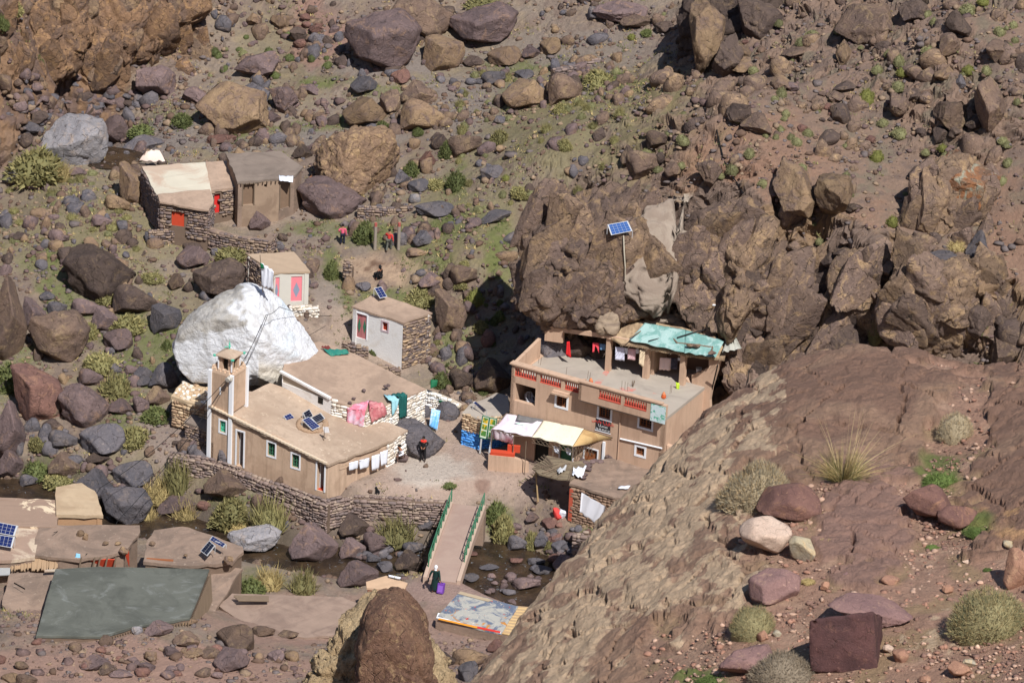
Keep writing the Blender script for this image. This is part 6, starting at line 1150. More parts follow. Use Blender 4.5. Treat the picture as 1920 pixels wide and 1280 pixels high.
# facade openings
def fix(r, minw=None): return r
lo = HW.rect(*Z6(376, 935), *Z6(612, 1180)); lo = (lo[0], lo[1], HW.q(*Z6(610, 1185))[1], HW.q(*Z6(376, 932))[1]-.05)
za_l = HW.q(*Z6(370, 1130))[1]; zb_l = HW.q(*Z6(376, 932))[1]
HW.hole(lo[0], lo[1], za_l, zb_l)
def hwin(x0, y0, x1, y1, zf, capit=True, label=None):
    c = HW.q(*zf((x0+x1)/2, (y0+y1)/2)); a = HW.q(*zf(x0, (y0+y1)/2))[0]; b = HW.q(*zf(x1, (y0+y1)/2))[0]; h = (HW.q(*zf((x0+x1)/2, y0))[1]-HW.q(*zf((x0+x1)/2, y1))[1])/2
    f = HW.window((a, b, c[1]-h, c[1]+h), .13, WHITEP, WOOD, GLASS, (2, 4), label); return a, b, c[1]-h, c[1]+h
w1 = hwin(855, 1080, 968, 1205, Z6); w2 = hwin(1438, 985, 1503, 1055, R5); w3 = hwin(1664, 1035, 1733, 1108, R5); w4 = hwin(1646, 1216, 1692, 1260, R5)
g = G(); HW.bx(g, w1[0]-.2, w1[1]+.2, w1[3]+.14, w1[3]+.26, .03, .42); HW.bx(g, w1[0]-.2, w1[1]+.2, w1[3]+.26, w1[3]+.34, .03, .30); g.obj('window_hood', HOT, hr)
bals = []
for (x0, y0, x1, y1) in ((380, 762, 634, 880), (670, 835, 908, 950), (948, 895, 1150, 1000)):
    a = HW.q(*Z6(x0, y0))[0]; b = HW.q(*Z6(x1, y1-60))[0]; zb = 8.86; za = 8.28; HW.hole(a, b, za, zb); bals.append((a, b, za, zb))
# ground floor: doors behind the awning
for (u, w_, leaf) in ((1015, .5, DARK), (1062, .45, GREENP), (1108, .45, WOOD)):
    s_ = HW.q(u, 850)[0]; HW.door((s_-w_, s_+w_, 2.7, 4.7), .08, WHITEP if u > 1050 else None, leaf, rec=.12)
HW.build()
for r in bals: bal(HW, r, -.12, 9)
g = G(); HW.bx(g, -.1, sb, 9.05, 9.15, -.36, .12); g.obj('parapet_cap', HOT, hr)
# balcony box on the right, standing out from the facade
BW = Wall(HW.P(sb, 0, pr_), HW.P(hL, 0, pr_), 7.65, 9.00, 9.00, HOT, hr, .18, 'balcony_wall')
zb_b = BW.q(*Z6(1158, 1140))[1]; BW.z0 = zb_b; zt = BW.q(*Z6(1160, 940))[1]; BW.zA = BW.zB = zt
BL2 = []
for (x0, x1) in ((1436, 1560), (1580, 1706)):
    a = BW.q(*R5(x0, 935))[0]; b = BW.q(*R5(x1, 965))[0]; BL2.append((a, b, zt-.75, zt-.18)); BW.hole(*BL2[-1])
BW.build()
for r in BL2: bal(BW, r, -.09, 9)
g = G(); BW.bx(g, -.06, BW.L+.05, zt, zt+.09, -.22, .08); g.obj('parapet_cap', HOT, hr)
Wall(HW.P(sb, 0, 0), HW.P(sb, 0, pr_), zb_b, zt, zt, HOT, hr, .18, 'balcony_side').build()
g = G(); HW.bx(g, sb, hL, zb_b-.02, zb_b+.1, .01, pr_-.01); g.obj('balcony_floor', HOT, hr)
# poster on the balcony front
def print_mat(name, base, c2, c3, sc_=9, thr=.55): return plain(name, base, .7, .08, sc_, c2, c3, lo=thr-.03, hi=thr+.03)
a = BW.q(*R5(1728, 1000))[0]; b = BW.q(*R5(1812, 1010))[0]; g = G(); BW.bx(g, a, b, zb_b-.05, zt-.1, .012, .03); po = g.obj('poster', print_mat('poster_print', sc(206, 224, 226), sc(96, 178, 150), sc(70, 120, 190)), hr); po['label'] = 'pale printed poster with green and blue drawings on the balcony front'
# sign in two scripts below the middle window
a = HW.q(*R5(1420, 1095))[0]; b = HW.q(*R5(1503, 1100))[0]; z_t = HW.q(*R5(1460, 1062))[1]; z_b = HW.q(*R5(1460, 1126))[1]
g = G(); HW.bx(g, a, b, z_b, z_t, .01, .03); sg = g.obj('sign_board', flat('sign_black', (.03, .03, .035)), hr); g = G(); HW.bx(g, a-.03, b+.03, z_b-.06, z_b, .01, .035); g.obj('sign_border', WHITEP, sg)
def text(s, P, a, up, n, size, mat, parent, name='lettering'):
    cu = bpy.data.curves.new(name, 'FONT'); cu.body = s; cu.size = size; cu.align_x = 'CENTER'; cu.align_y = 'CENTER'; cu.extrude = .004; to = bpy.data.objects.new(name, cu); COL.objects.link(to)
    dg = bpy.context.evaluated_depsgraph_get(); me = bpy.data.meshes.new_from_object(to.evaluated_get(dg)); bpy.data.objects.remove(to); me.materials.clear(); me.materials.append(mat); o = link(name, me, (0, 0, 0), parent)
    m_ = Matrix.Identity(4); off = OFF[parent]
    for i in range(3): m_[i][0] = a[i]; m_[i][1] = up[i]; m_[i][2] = n[i]; m_[i][3] = P[i]-off[i]
    o.matrix_local = m_; return o
sm = (a+b)/2; zr = z_t-z_b
SR = flat('sign_red', sc(226, 80, 74)); SWH = flat('sign_white', sc(235, 235, 235))
text('\u0633\u0631\u0627\u0648 \u0627\u0644\u0642\u0631\u0627\u0621', HW.P(sm, z_t-zr*.2, .035), HW.a, Zv, hn, zr*.38, SR, sg)
text('\u0627\u0644\u0633\u0631\u0648\u0631', HW.P(sm, z_t-zr*.52, .035), HW.a, Zv, hn, zr*.26, SWH, sg)
text('06 68 25 02 20', HW.P(sm, z_b+zr*.13, .035), HW.a, Zv, hn, zr*.2, SWH, sg)
# pipes and gutter
g = G(); s_ = HW.q(*R5(1556, 1100))[0]; g.tube([HW.P(s_, zb_b, .06), HW.P(s_, 2.8, .06)], .035, 6); g.obj('drain_pipe', HOT, hr)
g = G(); s0_ = HW.q(*R5(1560, 1165)); s1_ = HW.q(*R5(1805, 1222)); g.tube([HW.P(s0_[0], s0_[1], .08), HW.P(min(s1_[0], hL-.05), s1_[1], .08)], .055, 6); g.obj('white_pipe', WHITEP, hr)
g = G(); s_ = HW.q(*Z8(1745, 700))[0]; HW.bx(g, s_-.08, s_+.08, 2.7, HW.q(*Z8(1745, 640))[1], .01, .12); g.obj('white_post', WHITEP, hr)
# sides, back, floors
RS = Wall(HW.P(hL, 0), HW.P(hL, 0)+hb*5.5, 1.8, 8.16, 8.16, HOT, hr, .3, 'side_wall'); RS.build()
LS = Wall(HW.P(0, 0)+hb*8.5, HW.P(0, 0), 1.8, 8.25, 8.25, HOT, hr, .3, 'side_wall'); LS.build()
LP_ = Wall(HW.P(0, 0)+hb*3.4, HW.P(0, 0)-hn*.0, 8.25, 9.55, 9.10, HOT, hr, .22, 'parapet'); LP_.build()
tf = [HW.P(.05, TZ, -.05), HW.P(sb, TZ, -.05), HW.P(sb, TZ, pr_-.2), HW.P(hL, TZ, pr_-.2), HW.P(hL+.02, TZ, -7.5), HW.P(.1, TZ, -8.6)]
g = G(); 
mk('terrace_floor', tf+[p-Zv*.2 for p in tf], [tuple(range(6))[::-1] if False else (0, 1, 2, 3, 4, 5), (11, 10, 9, 8, 7, 6), (0, 6, 7, 1), (1, 7, 8, 2), (2, 8, 9, 3), (3, 9, 10, 4), (4, 10, 11, 5), (5, 11, 6, 0)], TERR, hr)
def floorpatch(name, px, mat, z=TZ+.006):
    P = [W(u, v, z) for u, v in px]; o = mk(name, P+[p-Zv*.004 for p in P], [tuple(range(len(P)))[::-1] if np.cross(P[1]-P[0], P[2]-P[0])[2] < 0 else tuple(range(len(P)))], mat, hr); return o
PINKST = plain('red_floor_paint', sc(196, 128, 116), .9, .1, 3, sc(172, 160, 148), lo=.42, hi=.52)
floorpatch('painted_strip', [Z6(1400, 790), Z6(1475, 775), Z6(1335, 970), Z6(1262, 955)], PINKST)
floorpatch('painted_strip', [Z7(360, 990), Z7(470, 985), Z7(640, 1020), Z7(800, 1060), Z7(800, 1070), Z7(560, 1040), Z7(400, 1030)], PINKST)
# loggia room behind the left opening, with its chair
g = G(); HW.bx(g, lo[0]-.1, lo[1]+.5, za_l-.95, za_l-.85, -3.0, -.3); g.obj('loggia_floor', TERR, hr)
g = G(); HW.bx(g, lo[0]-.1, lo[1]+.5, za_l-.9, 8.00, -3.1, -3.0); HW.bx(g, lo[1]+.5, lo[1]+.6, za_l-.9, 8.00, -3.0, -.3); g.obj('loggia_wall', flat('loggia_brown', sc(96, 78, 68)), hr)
def chair(P, yaw, sc_=1.0):
    r = thing('plastic_chair', 'grey plastic armchair in the open corner room of the guesthouse', 'chair', P); f = hdir(yaw); l = np.cross(Zv, f); m_ = flat('chair_plastic', sc(196, 198, 206), .5); P = np.array(P)
    g = G(); g.cbox(P+Zv*.43, f, .44, l, .46, Zv, .035); g.obj('seat', m_, r)
    for i in (-1, 1):
        for k in (-1, 1): g = G(); g.tube([P+f*i*.19+l*k*.2+Zv*.42, P+f*i*.24+l*k*.24], [.03, .02], 6); g.obj('leg', m_, r)
        g = G(); g.tube([P+f*.22+l*i*.24+Zv*.43, P+f*.2+l*i*.27+Zv*.64, P-f*.2+l*i*.27+Zv*.66], .022, 6); g.obj('armrest', m_, r)
    g = G()
    for t in (-.16, -.055, .055, .16): g.tube([P-f*.21+l*t+Zv*.44, P-f*.28+l*t*1.1+Zv*.86], .025, 5)
    g.tube([P-f*.21-l*.23+Zv*.44, P-f*.29-l*.25+Zv*.78, P-f*.31-l*.12+Zv*.9, P-f*.31+l*.12+Zv*.9, P-f*.29+l*.25+Zv*.78, P-f*.21+l*.23+Zv*.44], .025, 6); g.obj('backrest', m_, r)
chair(HW.P((lo[0]+lo[1])/2+.05, za_l-.55, -.75), -70)
# upper storey: posts, beam, lean-to room, branch roof with turquoise sheet
def post(px_b, z_t, w_=.32, mat=HOT, name='post'):
    b_ = W(*px_b, TZ); g = G(); g.cbox(b_+Zv*(z_t-TZ)/2, ha, w_, hn, w_, Zv, z_t-TZ); g.obj(name, mat, hr); return b_
p1 = post(Z7(238, 800), 10.55); p2 = post(Z7(660, 880), 10.40, .36); p3 = post(Z7(1065, 955), 10.30, .34)
bm0 = aty(*Z6(745, 330), p1[1]+1.7); bm1 = np.array([p1[0], p1[1], 10.55])
g = G(); d_ = bm1-bm0; g.box(bm0, d_, unit(np.cross(unit(d_), Zv))*.3, Zv*.3); d2 = np.array([p3[0], p3[1], 10.35])-bm1; g.box(bm1+Zv*-.02, d2, unit(np.cross(unit(d2), Zv))*.3, Zv*.25); g.obj('beam', HOT, hr)
g = G(); g.box(bm0-Zv*.75, unit(d_)*1.25, unit(np.cross(unit(d_), Zv))*.28, Zv*.74); g.obj('wall_stub', HOT, hr)
CZ = 10.65
cpx = [(300, 432, 10.70), (540, 250, 11.30), (760, 265, 11.40), (1130, 345, 11.30), (1530, 468, 11.10), (1512, 662, 10.55), (1100, 612, 10.55), (620, 522, 10.60), (400, 495, 10.60)]
CP_ = [W(*Z7(x, y), z) for x, y, z in cpx]
canr = thing('branch_roof', 'roof of branches and mud over the back of the guesthouse terrace', 'roof', CP_[8])
slab('roof_mat', CP_, plain('brush_roof', sc(176, 152, 122), .95, .25, 5, sc(138, 116, 94), bump=.8, stretch=(1, .3, 1)), canr, .16, .1, .12)
for i in range(46):
    t = i/45; p = CP_[8]*(1-t)+CP_[5]*t if t > .0 else CP_[8]; d = hb*random.uniform(.25, .8)+Zv*random.uniform(-.02, .1); g = G(); g.tube([p-d*.6+Zv*-.05, p+d], .018, 4); g.obj('twig', OLDW, canr)
TARP = plain('turquoise_tarp', sc(118, 160, 154), .85, .22, 2.4, sc(158, 188, 184), spots=sc(190, 200, 198), bump=.5, lo=.48, hi=.56)
tp = [W(*Z7(x, y), z+.22) for x, y, z in [(470, 462, 10.65), (650, 268, 11.30), (1100, 345, 11.20), (1535, 470, 11.10), (1440, 655, 10.60), (1090, 600, 10.60)]]
trp = thing('tarpaulin', 'turquoise plastic sheet weighted with stones and poles on the guesthouse roof', 'tarpaulin', tp[0])
cloth('sheet', [tp[1], tp[2], tp[5], tp[0]], TARP, trp, 26, 14, .014, 3, 2); cloth('sheet', [tp[2], tp[3], tp[4], tp[5]], TARP, trp, 20, 14, .014, 3, 4)
for (x, y) in ((600, 262), (800, 300), (1020, 340), (1190, 395), (1410, 440), (1160, 515), (1230, 520), (1400, 600)):
    P0 = W(*Z7(x, y), 11.22); o = link('stone', MEDM[x % 14], tuple(P0)); o.scale = (.28, .2, .12); o.material_slots[0].link = 'OBJECT'; o.material_slots[0].material = RM['b']; tag(o, 'brown stone weighting down the turquoise sheet', 'stone', 'stones on the turquoise sheet')
for n_i, (a_, b_, rr, lb, m_) in enumerate([((690, 470), (1040, 395), .03, 'thin dark pole lying on the left half of the turquoise sheet', BLK), ((1010, 435), (1325, 345), .05, 'dark bent pipe lying across the top of the turquoise sheet', BLK), ((860, 352), (1010, 490), .06, 'pale plank lying on the turquoise sheet', OLDW), ((1010, 492), (1400, 540), .05, 'pale pole along the middle of the turquoise sheet', OLDW), ((480, 440), (755, 275), .04, 'thin branch lying on the left end of the turquoise sheet', OLDW), ((1440, 420), (1385, 620), .05, 'pale plank at the right end of the turquoise sheet', OLDW)]):
    A_ = W(*Z7(*a_), 11.05 if n_i not in (1, 4) else 11.25); B_ = W(*Z7(*b_), 11.10 if n_i not in (1,) else 11.50); g = G(); g.tube([A_, (A_+B_)/2+Zv*.03, B_], rr, 6); tag(g.obj('pole', m_), lb, 'pole')
cloth('plastic_sheet', [W(*Z7(1530, 440), 11.20), W(*Z7(1640, 370), 11.50), W(*Z7(1725, 540), 11.20), W(*Z7(1520, 610), 11.00)], plain('dusty_plastic', sc(178, 178, 168), .5, .1, 4, sc(150, 150, 140)), None, 10, 10, .12, 3, 8, 'crumpled dusty plastic sheet at the right end of the branch roof', 'plastic sheet')
# room under the roof
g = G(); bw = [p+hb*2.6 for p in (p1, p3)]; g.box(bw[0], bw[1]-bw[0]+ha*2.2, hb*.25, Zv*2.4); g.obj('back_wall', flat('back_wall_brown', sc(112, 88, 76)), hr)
g = G(); g.box(p2+hb*.6, ha*.2, hb*2, Zv*2.1); g.obj('partition', HOT, hr)
# stepped stair wall to the right
SW = Wall(W(*Z7(1170, 960), 8.10), W(*Z7(1170, 960), 8.10)+ha*3.4, 2.2, 9, 9, HOT, hr, .3)
def swp(x, y): s_, z_ = SW.q(*Z7(x, y)); return s_, z_
prof = [(1172, 850), (1225, 835), (1225, 822), (1280, 822), (1280, 803), (1320, 803), (1320, 780), (1362, 775), (1362, 672), (1488, 692), (1470, 760), (1432, 880), (1395, 1000), (1372, 1130), (1380, 1250), (1180, 1250)]
V1 = [SW.P(*swp(*p)) for p in prof]; V2_ = [p-hn*.3 for p in V1]; n_ = len(V1)
tri = geometry.tessellate_polygon([[Vector(p) for p in V1]]); Fs = []
for t in tri:
    nn = np.cross(V1[t[1]]-V1[t[0]], V1[t[2]]-V1[t[0]]); t = t if nn @ hn > 0 else t[::-1]; Fs.append(tuple(t)); Fs.append(tuple(x+n_ for x in t[::-1]))
for i in range(n_): k = (i+1) % n_; Fs.append((i, i+n_, k+n_, k))
mk('stepped_wall', V1+V2_, Fs, HOT, hr)
SS = Wall(W(*Z7(1060, 880), 8.20)+hn*.4, W(*Z7(1060, 880), 8.20)+hn*.4+ha*3, 2, 9, 9, HOT, hr); pf = [(1045, 930), (1070, 890), (1105, 885), (1165, 960), (1215, 1120), (1235, 1280), (1080, 1180), (1000, 1170), (935, 1120), (1005, 985)]
V1 = [SS.P(*SS.q(*Z7(*p))) for p in pf]; V2_ = [p-hn*.9 for p in V1]; n_ = len(V1); Fs = []
for t in geometry.tessellate_polygon([[Vector(p) for p in V1]]):
    nn = np.cross(V1[t[1]]-V1[t[0]], V1[t[2]]-V1[t[0]]); t = t if nn @ hn > 0 else t[::-1]; Fs.append(tuple(t)); Fs.append(tuple(x+n_ for x in t[::-1]))
for i in range(n_): k = (i+1) % n_; Fs.append((i, i+n_, k+n_, k))
mk('stair_side', V1+V2_, Fs, HOT, hr)
# lower right side: flank wall and outside steps
FL = Wall(HW.P(hL+.05, 0, -.4), HW.P(hL+3.3, 0, -1.6), 1.2, 6.2, 5.0, HOT, hr, .4, 'flank_wall'); FL.build()
for i in range(8): g = G(); g.box(HW.P(hL+.6+i*.28, 5.9-i*.42, -.4+.0), HW.a*.3, hn*1.0, -Zv*.4); g.obj('step', TERR, hr)
# rock plinths with cement behind the terrace
onrock('cemented_ledge', [Z7(*p) for p in [(640, 190), (820, 150), (940, 160), (1000, 270), (1260, 240), (1380, 110), (1500, 150), (1520, 420), (1300, 400), (1000, 345), (700, 265), (600, 240)]], .7, cement, 'pale cemented ledge on the rock above the turquoise roof', 'ledge', 41, 5, .15)
onrock('retaining_wall', [Z6(*p) for p in [(1240, 150), (1290, 80), (1330, 140), (1480, 160), (1560, 170), (1560, 280), (1510, 400), (1300, 390), (1290, 230)]], .6, plain('thin_courses', sc(160, 142, 122), .95, .2, 5, sc(132, 116, 102), bump=.8, stretch=(.2, .2, 2.2)), 'patched masonry of thin courses between the rocks above the terrace', 'masonry', 43, 5, .15)
# ---------------------------------------------------------------- awning of the cafe
AG = 2.75
def onH(x, y, zf=Z8): s_, z_ = HW.q(*zf(x, y)); return HW.P(s_, z_, .12)
fz_ = 5.15
f0 = W(*Z8(490, 497), fz_); f1 = W(*Z8(735, 572), fz_); f2 = W(*Z8(935, 590), fz_); f3 = W(*Z8(1390, 700), fz_); f4 = W(*Z8(1660, 650), 5.15)
b0 = onH(662, 318); b1 = onH(790, 345); b2 = onH(1072, 400); b3 = onH(1525, 492); b4 = onH(1850, 588)
aw = thing('awning_posts', 'thin metal frame holding up the patchwork awning', 'frame', f0*np.array([1, 1, 0])+Zv*AG)
g = G(); [g.tube([a, b], .022, 5) for a, b in ((f0, f1), (f1, f2), (f2, f3), (f3, f4), (f4, b4), (b0, b1), (b1, b2), (b2, b3), (b3, b4), (f0, b0), (f2, b2), (f3, b3))]; g.obj('rails', OLDW, aw)
for p in (f0, f1, W(*Z8(872, 640), 5.0), W(*Z8(1175, 690), 5.0), f3, W(*Z8(1430, 705), 5.05), f4):
    g = G(); g.tube([p, p*np.array([1, 1, 0])+Zv*(AG-.6)], .03, 6); g.obj('post', OLDW, aw)
g = G()
for i in range(9):
    a_ = f2+(f3-f2)*i/9-Zv*.08; b_ = f2+(f3-f2)*(i+1)/9-Zv*.08; g.tube([a_, b_-Zv*.3], .014, 4); g.tube([a_-Zv*.3, b_], .014, 4)
g.tube([f2-Zv*.38, f3-Zv*.38], .014, 4)
for i in range(8):
    a_ = f3+(f4-f3)*i/8-Zv*.1; b_ = f3+(f4-f3)*(i+1)/8-Zv*.1; g.tube([a_, b_-Zv*.75], .014, 4); g.tube([a_-Zv*.75, b_], .014, 4)
g.obj('lattice', OLDW, aw)
g = G(); HW.bx(g, HW.q(1010, 850)[0], HW.q(1060, 850)[0], 4.9, 5.0, .1, .2); 
PW = plain('pink_white_cloth', sc(218, 208, 216), .9, .06, 2, sc(220, 180, 196), spots=sc(200, 214, 216), bump=.4, lo=.52, hi=.62); CRM = plain('cream_sheet', sc(228, 220, 196), .9, .04, 3, spots=sc(206, 170, 120), lo=.6, hi=.8)
cloth('awning_cloth', [b0, b2, f2, f0], PW, None, 30, 16, .012, 3, 1, 'pink and white patchwork cloth over the left half of the awning', 'awning', drape=lambda s, t: -.12*math.sin(t*3.14))
cloth('awning_sheet', [b2+Zv*.03, b3+Zv*.03, f3+Zv*.03-hn*0, f2+Zv*.03], CRM, None, 24, 14, .012, 2, 3, 'cream sheet with brown stains over the middle of the awning', 'awning', drape=lambda s, t: -.10*math.sin(t*3.14))
cloth('grey_sheet', [onH(790, 343)+Zv*.07, onH(1075, 398)+Zv*.07, W(*Z8(1040, 452), 5.55), W(*Z8(762, 402), 5.6)], plain('dark_grey_sheet', sc(112, 110, 110), .7, .08, 3), None, 10, 5, .02, 3, 5, 'dark grey strip of sheeting at the top of the awning', 'sheet')
cloth('mint_cloth', [W(*Z8(790, 425), 5.45), W(*Z8(1000, 465), 5.45), W(*Z8(985, 500), 5.35), W(*Z8(740, 440), 5.4)], plain('mint', sc(196, 220, 212), .9), None, 8, 4, .03, 3, 9, 'pale mint strip of cloth across the awning', 'cloth')
cloth('hanging_cloth', [f0, f1, W(*Z8(722, 675), 4.3), W(*Z8(512, 605), 4.45)], PW, None, 12, 8, .04, 4, 2, 'pinkish cloth hanging from the front edge of the awning', 'cloth')
cloth('side_curtain', [W(*Z8(490, 500), 4.88), W(*Z8(512, 520), 4.88), W(*Z8(480, 800), AG+.1), W(*Z8(445, 850), AG)], WCL, None, 6, 12, .04, 2, 6, 'narrow white curtain hanging to the ground at the left end of the awning', 'curtain')
reed = plain('reed_matting', sc(206, 176, 126), .9, .15, 3, sc(184, 150, 104), bump=.4)
rr_ = thing('reed_awning', 'straw-coloured reed matting at the right end of the awning', 'awning', f4)
for i in range(22):
    t0 = i/22; a_ = b3+(b4-b3)*t0; b_ = f3+(f4-f3)*t0; a2_ = b3+(b4-b3)*(t0+.038); b2_ = f3+(f4-f3)*(t0+.038); g = G(); g.hexa([a_-Zv*.03, a2_-Zv*.03, b2_-Zv*.03, b_-Zv*.03, a_, a2_, b2_, b_]); g.obj('reed_strip', reed, rr_)
for (x, y, w2_) in ((1195, 700, .5), (1330, 720, .55)): cloth('rag', [W(*Z8(x-30, y-10), 4.75), W(*Z8(x+45, y), 4.75), W(*Z8(x+35, y+80), 4.3), W(*Z8(x, y+60), 4.3)], WCL, None, 5, 5, .03, 2, x, 'white rag dangling from the awning front, %s of two' % ('left' if x < 1250 else 'right'), 'rag')
lw_ = thing('cafe_wall', 'low mud wall with a red-painted bench in front of the cafe', 'low wall', W(*Z8(680, 900), AG))
A_, B_, C_ = W(*Z8(450, 830), 3.5), W(*Z8(735, 905), 3.2), W(*Z8(900, 955), AG+.1)
w_ = Wall(A_, B_, 2.2, 3.75, 3.75, HOT, lw_, .35); w_.build(); w2_ = Wall(w_.P(w_.L, 3)*np.array([1, 1, 0]), C_, 2.2, 3.7, 3.3, HOT, lw_, .35); w2_.build()
g = G(); w_.bx(g, .1, w_.L, 3.75, 3.95, -.5, -.05); g.obj('red_bench', REDP, lw_); g = G(); w_.bx(g, w_.L-.5, w_.L+.3, 3.9, 4.35, -.6, -.4); g.obj('red_backrest', REDP, lw_)
# ---------------------------------------------------------------- kiosk, sign board
kr, ws, P_ = house('stone_kiosk', 'small stone kiosk, tan above and bright blue below, beside the awning', 'kiosk', [(868, 773, 4.95), (903, 784, 4.9), (938, 779, 4.9), (953, 772, 4.9), (951, 742, 4.95), (930, 737, 5.0), (908, 750, 5.0), (884, 757, 5.0)], 2.6, WSTB, TERR, .14, .08, .05)
for w_ in ws:
    w_.build()
    if w_.n[1] < -.25:
        stones_on(w_.A, w_.a, w_.n, 0, w_.L, 3.75, 4.9, .27, TST, kr, limit=70); stones_on(w_.A, w_.a, w_.n, 0, w_.L, 2.6, 3.75, .27, BST, kr, limit=60); g = G(); w_.bx(g, 0, w_.L, 2.6, 3.75, .0, .035); g.obj('blue_base', BLUEP, kr)
b_ = W(*Z8(355, 770), AG); sg2 = thing('notice_board', 'double notice board with yellow pictures in green squares on a post by the kiosk', 'sign', b_)
for (x0, y0, x1, y1, x2, y2, x3, y3) in ((388, 350, 462, 372, 428, 612, 350, 590), (466, 372, 545, 388, 520, 622, 436, 612)):
    q_ = [aty(*Z8(x, y), b_[1]) for x, y in ((x0, y0), (x1, y1), (x2, y2), (x3, y3))]; n2_ = unit(np.cross(q_[1]-q_[0], q_[3]-q_[0])); n2_ = n2_ if n2_[1] < 0 else -n2_
    g = G(); g.hexa([q_[3]-n2_*.06, q_[2]-n2_*.06, q_[1]-n2_*.06, q_[0]-n2_*.06, q_[3], q_[2], q_[1], q_[0]]); pn_ = g.obj('board', flat('board_white', sc(214, 224, 204)), sg2)
    g = G(); [g.tube([q_[i], q_[(i+1) % 4]], .035, 4) for i in range(4)]; g.obj('border', GREENP, pn_)
    for j in range(3):
        t0, t1 = .06+j*.30, .30+j*.30; f = lambda s, t: q_[0]*(1-s)*(1-t)+q_[1]*s*(1-t)+q_[2]*s*t+q_[3]*(1-s)*t+n2_*.012
        mk('picture', [f(.14, t0), f(.86, t0), f(.86, t1), f(.14, t1)], [(0, 1, 2, 3)], plain('picture_print', sc(74, 128, 60), .7, .1, 5, sc(214, 176, 50), lo=.5, hi=.54, spots=sc(180, 70, 40)), pn_)
g = G(); g.tube([b_, aty(*Z8(372, 612), b_[1])], .06, 8); g.obj('post', ALU, sg2)
# ---------------------------------------------------------------- solar panels
def solar(px, label, z=None, nx_=3, ny_=4, thick=.04, legs=True, blue=PANEL):
    """panel from four pixel corners, each with its own height"""
    q_ = [W(u, v, zz) for u, v, zz in px]; n2_ = unit(np.cross(q_[1]-q_[0], q_[3]-q_[0])); n2_ = n2_ if n2_[2] > 0 else -n2_; zb_ = min(p[2] for p in q_); c = sum(q_)/4; r = thing('solar_panel', label, 'solar panel', c*np.array([1, 1, 0])+Zv*(zb_-.05))
    g = G(); g.hexa([p-n2_*thick for p in q_]+q_) if np.cross(q_[1]-q_[0], q_[2]-q_[0])[2] > 0 else g.hexa([p-n2_*thick for p in q_[::-1]]+q_[::-1]); g.obj('frame', ALU, r)
    g = G(); f = lambda s, t: q_[0]*(1-s)*(1-t)+q_[1]*s*(1-t)+q_[2]*s*t+q_[3]*(1-s)*t+n2_*.006
    for i in range(nx_):
        for j in range(ny_):
            a, b, c_, d = (f(.05+.9*(i+.03)/nx_, .04+.92*(j+.03)/ny_), f(.05+.9*(i+.97)/nx_, .04+.92*(j+.03)/ny_), f(.05+.9*(i+.97)/nx_, .04+.92*(j+.97)/ny_), f(.05+.9*(i+.03)/nx_, .04+.92*(j+.97)/ny_))
            g.add([a, b, c_, d], [(0, 1, 2, 3) if np.cross(b-a, c_-a) @ n2_ > 0 else (3, 2, 1, 0)])
    g.obj('cells', blue, r)
    if legs:
        for p in q_:
            if p[2] > zb_+.08: g = G(); g.tube([p-n2_*thick, p*np.array([1, 1, 0])+Zv*(zb_-.1)], .02, 5); g.obj('leg', ALU, r)
    return r
zr_ = 5.45
solar([(*Z4(1260, 832), zr_+.35), (*Z4(1335, 798), zr_+.35), (*Z4(1390, 856), zr_+.05), (*Z4(1303, 892), zr_+.05)], 'small blue solar panel standing alone on the prayer hall roof', nx_=3, ny_=2)
solar([(*Z4(1478, 795), zr_+.5), (*Z4(1548, 752), zr_+.5), (*Z4(1592, 830), zr_+.1), (*Z4(1510, 870), zr_+.1)], 'dark solar panel at the back of the cluster on the prayer hall roof', nx_=3, ny_=3, blue=flat('cell_black', (.012, .014, .03), .2))
solar([(*Z4(1562, 850), zr_+.4), (*Z4(1675, 795), zr_+.4), (*Z4(1725, 858), zr_+.1), (*Z4(1618, 912), zr_+.1)], 'black striped solar panel on the right of the cluster on the prayer hall roof', nx_=1, ny_=4, blue=flat('cell_black2', (.014, .016, .03), .2))
solar([(*Z4(1468, 872), zr_+.5), (*Z4(1540, 838), zr_+.5), (*Z4(1672, 948), zr_+.05), (*Z4(1585, 990), zr_+.05)], 'long blue solar panel lying in front of the cluster on the prayer hall roof', nx_=3, ny_=6)
solar([(*Z8(280, 200), 5.5), (*Z8(305, 190), 5.55), (*Z8(432, 290), 5.5), (*Z8(398, 316), 5.1)], 'slim solar panel on the flat roof beside the kiosk', nx_=2, ny_=5)
solar([(*R5(183, 328), 8.2), (*R5(222, 318), 8.2), (*R5(257, 375), 7.75), (*R5(216, 385), 7.75)], 'blue solar panel propped on the roof edge of the white hut', nx_=2, ny_=4)
solar([(*R7(-60, 372), 6.2), (*R7(100, 402), 6.2), (*R7(80, 460), 5.75), (*R7(-70, 432), 5.75)], 'upper of two blue solar panels on the roof at the left edge', nx_=6, ny_=3)
solar([(*R7(-70, 442), 6.0), (*R7(82, 465), 6.0), (*R7(66, 526), 5.5), (*R7(-80, 500), 5.5)], 'lower of two blue solar panels on the roof at the left edge', nx_=6, ny_=3)
solar([(*R7(1168, 484), 6.0), (*R7(1200, 512), 6.0), (*R7(1155, 570), 5.6), (*R7(1118, 542), 5.55)], 'left of two dark solar panels on the roof by the river', nx_=2, ny_=5, blue=flat('cell_dark', sc(30, 34, 50), .3))
solar([(*R7(1185, 458), 6.0), (*R7(1262, 505), 6.0), (*R7(1245, 524), 5.8), (*R7(1168, 480), 5.8)], 'right of two dark solar panels on the roof by the river', nx_=5, ny_=2)
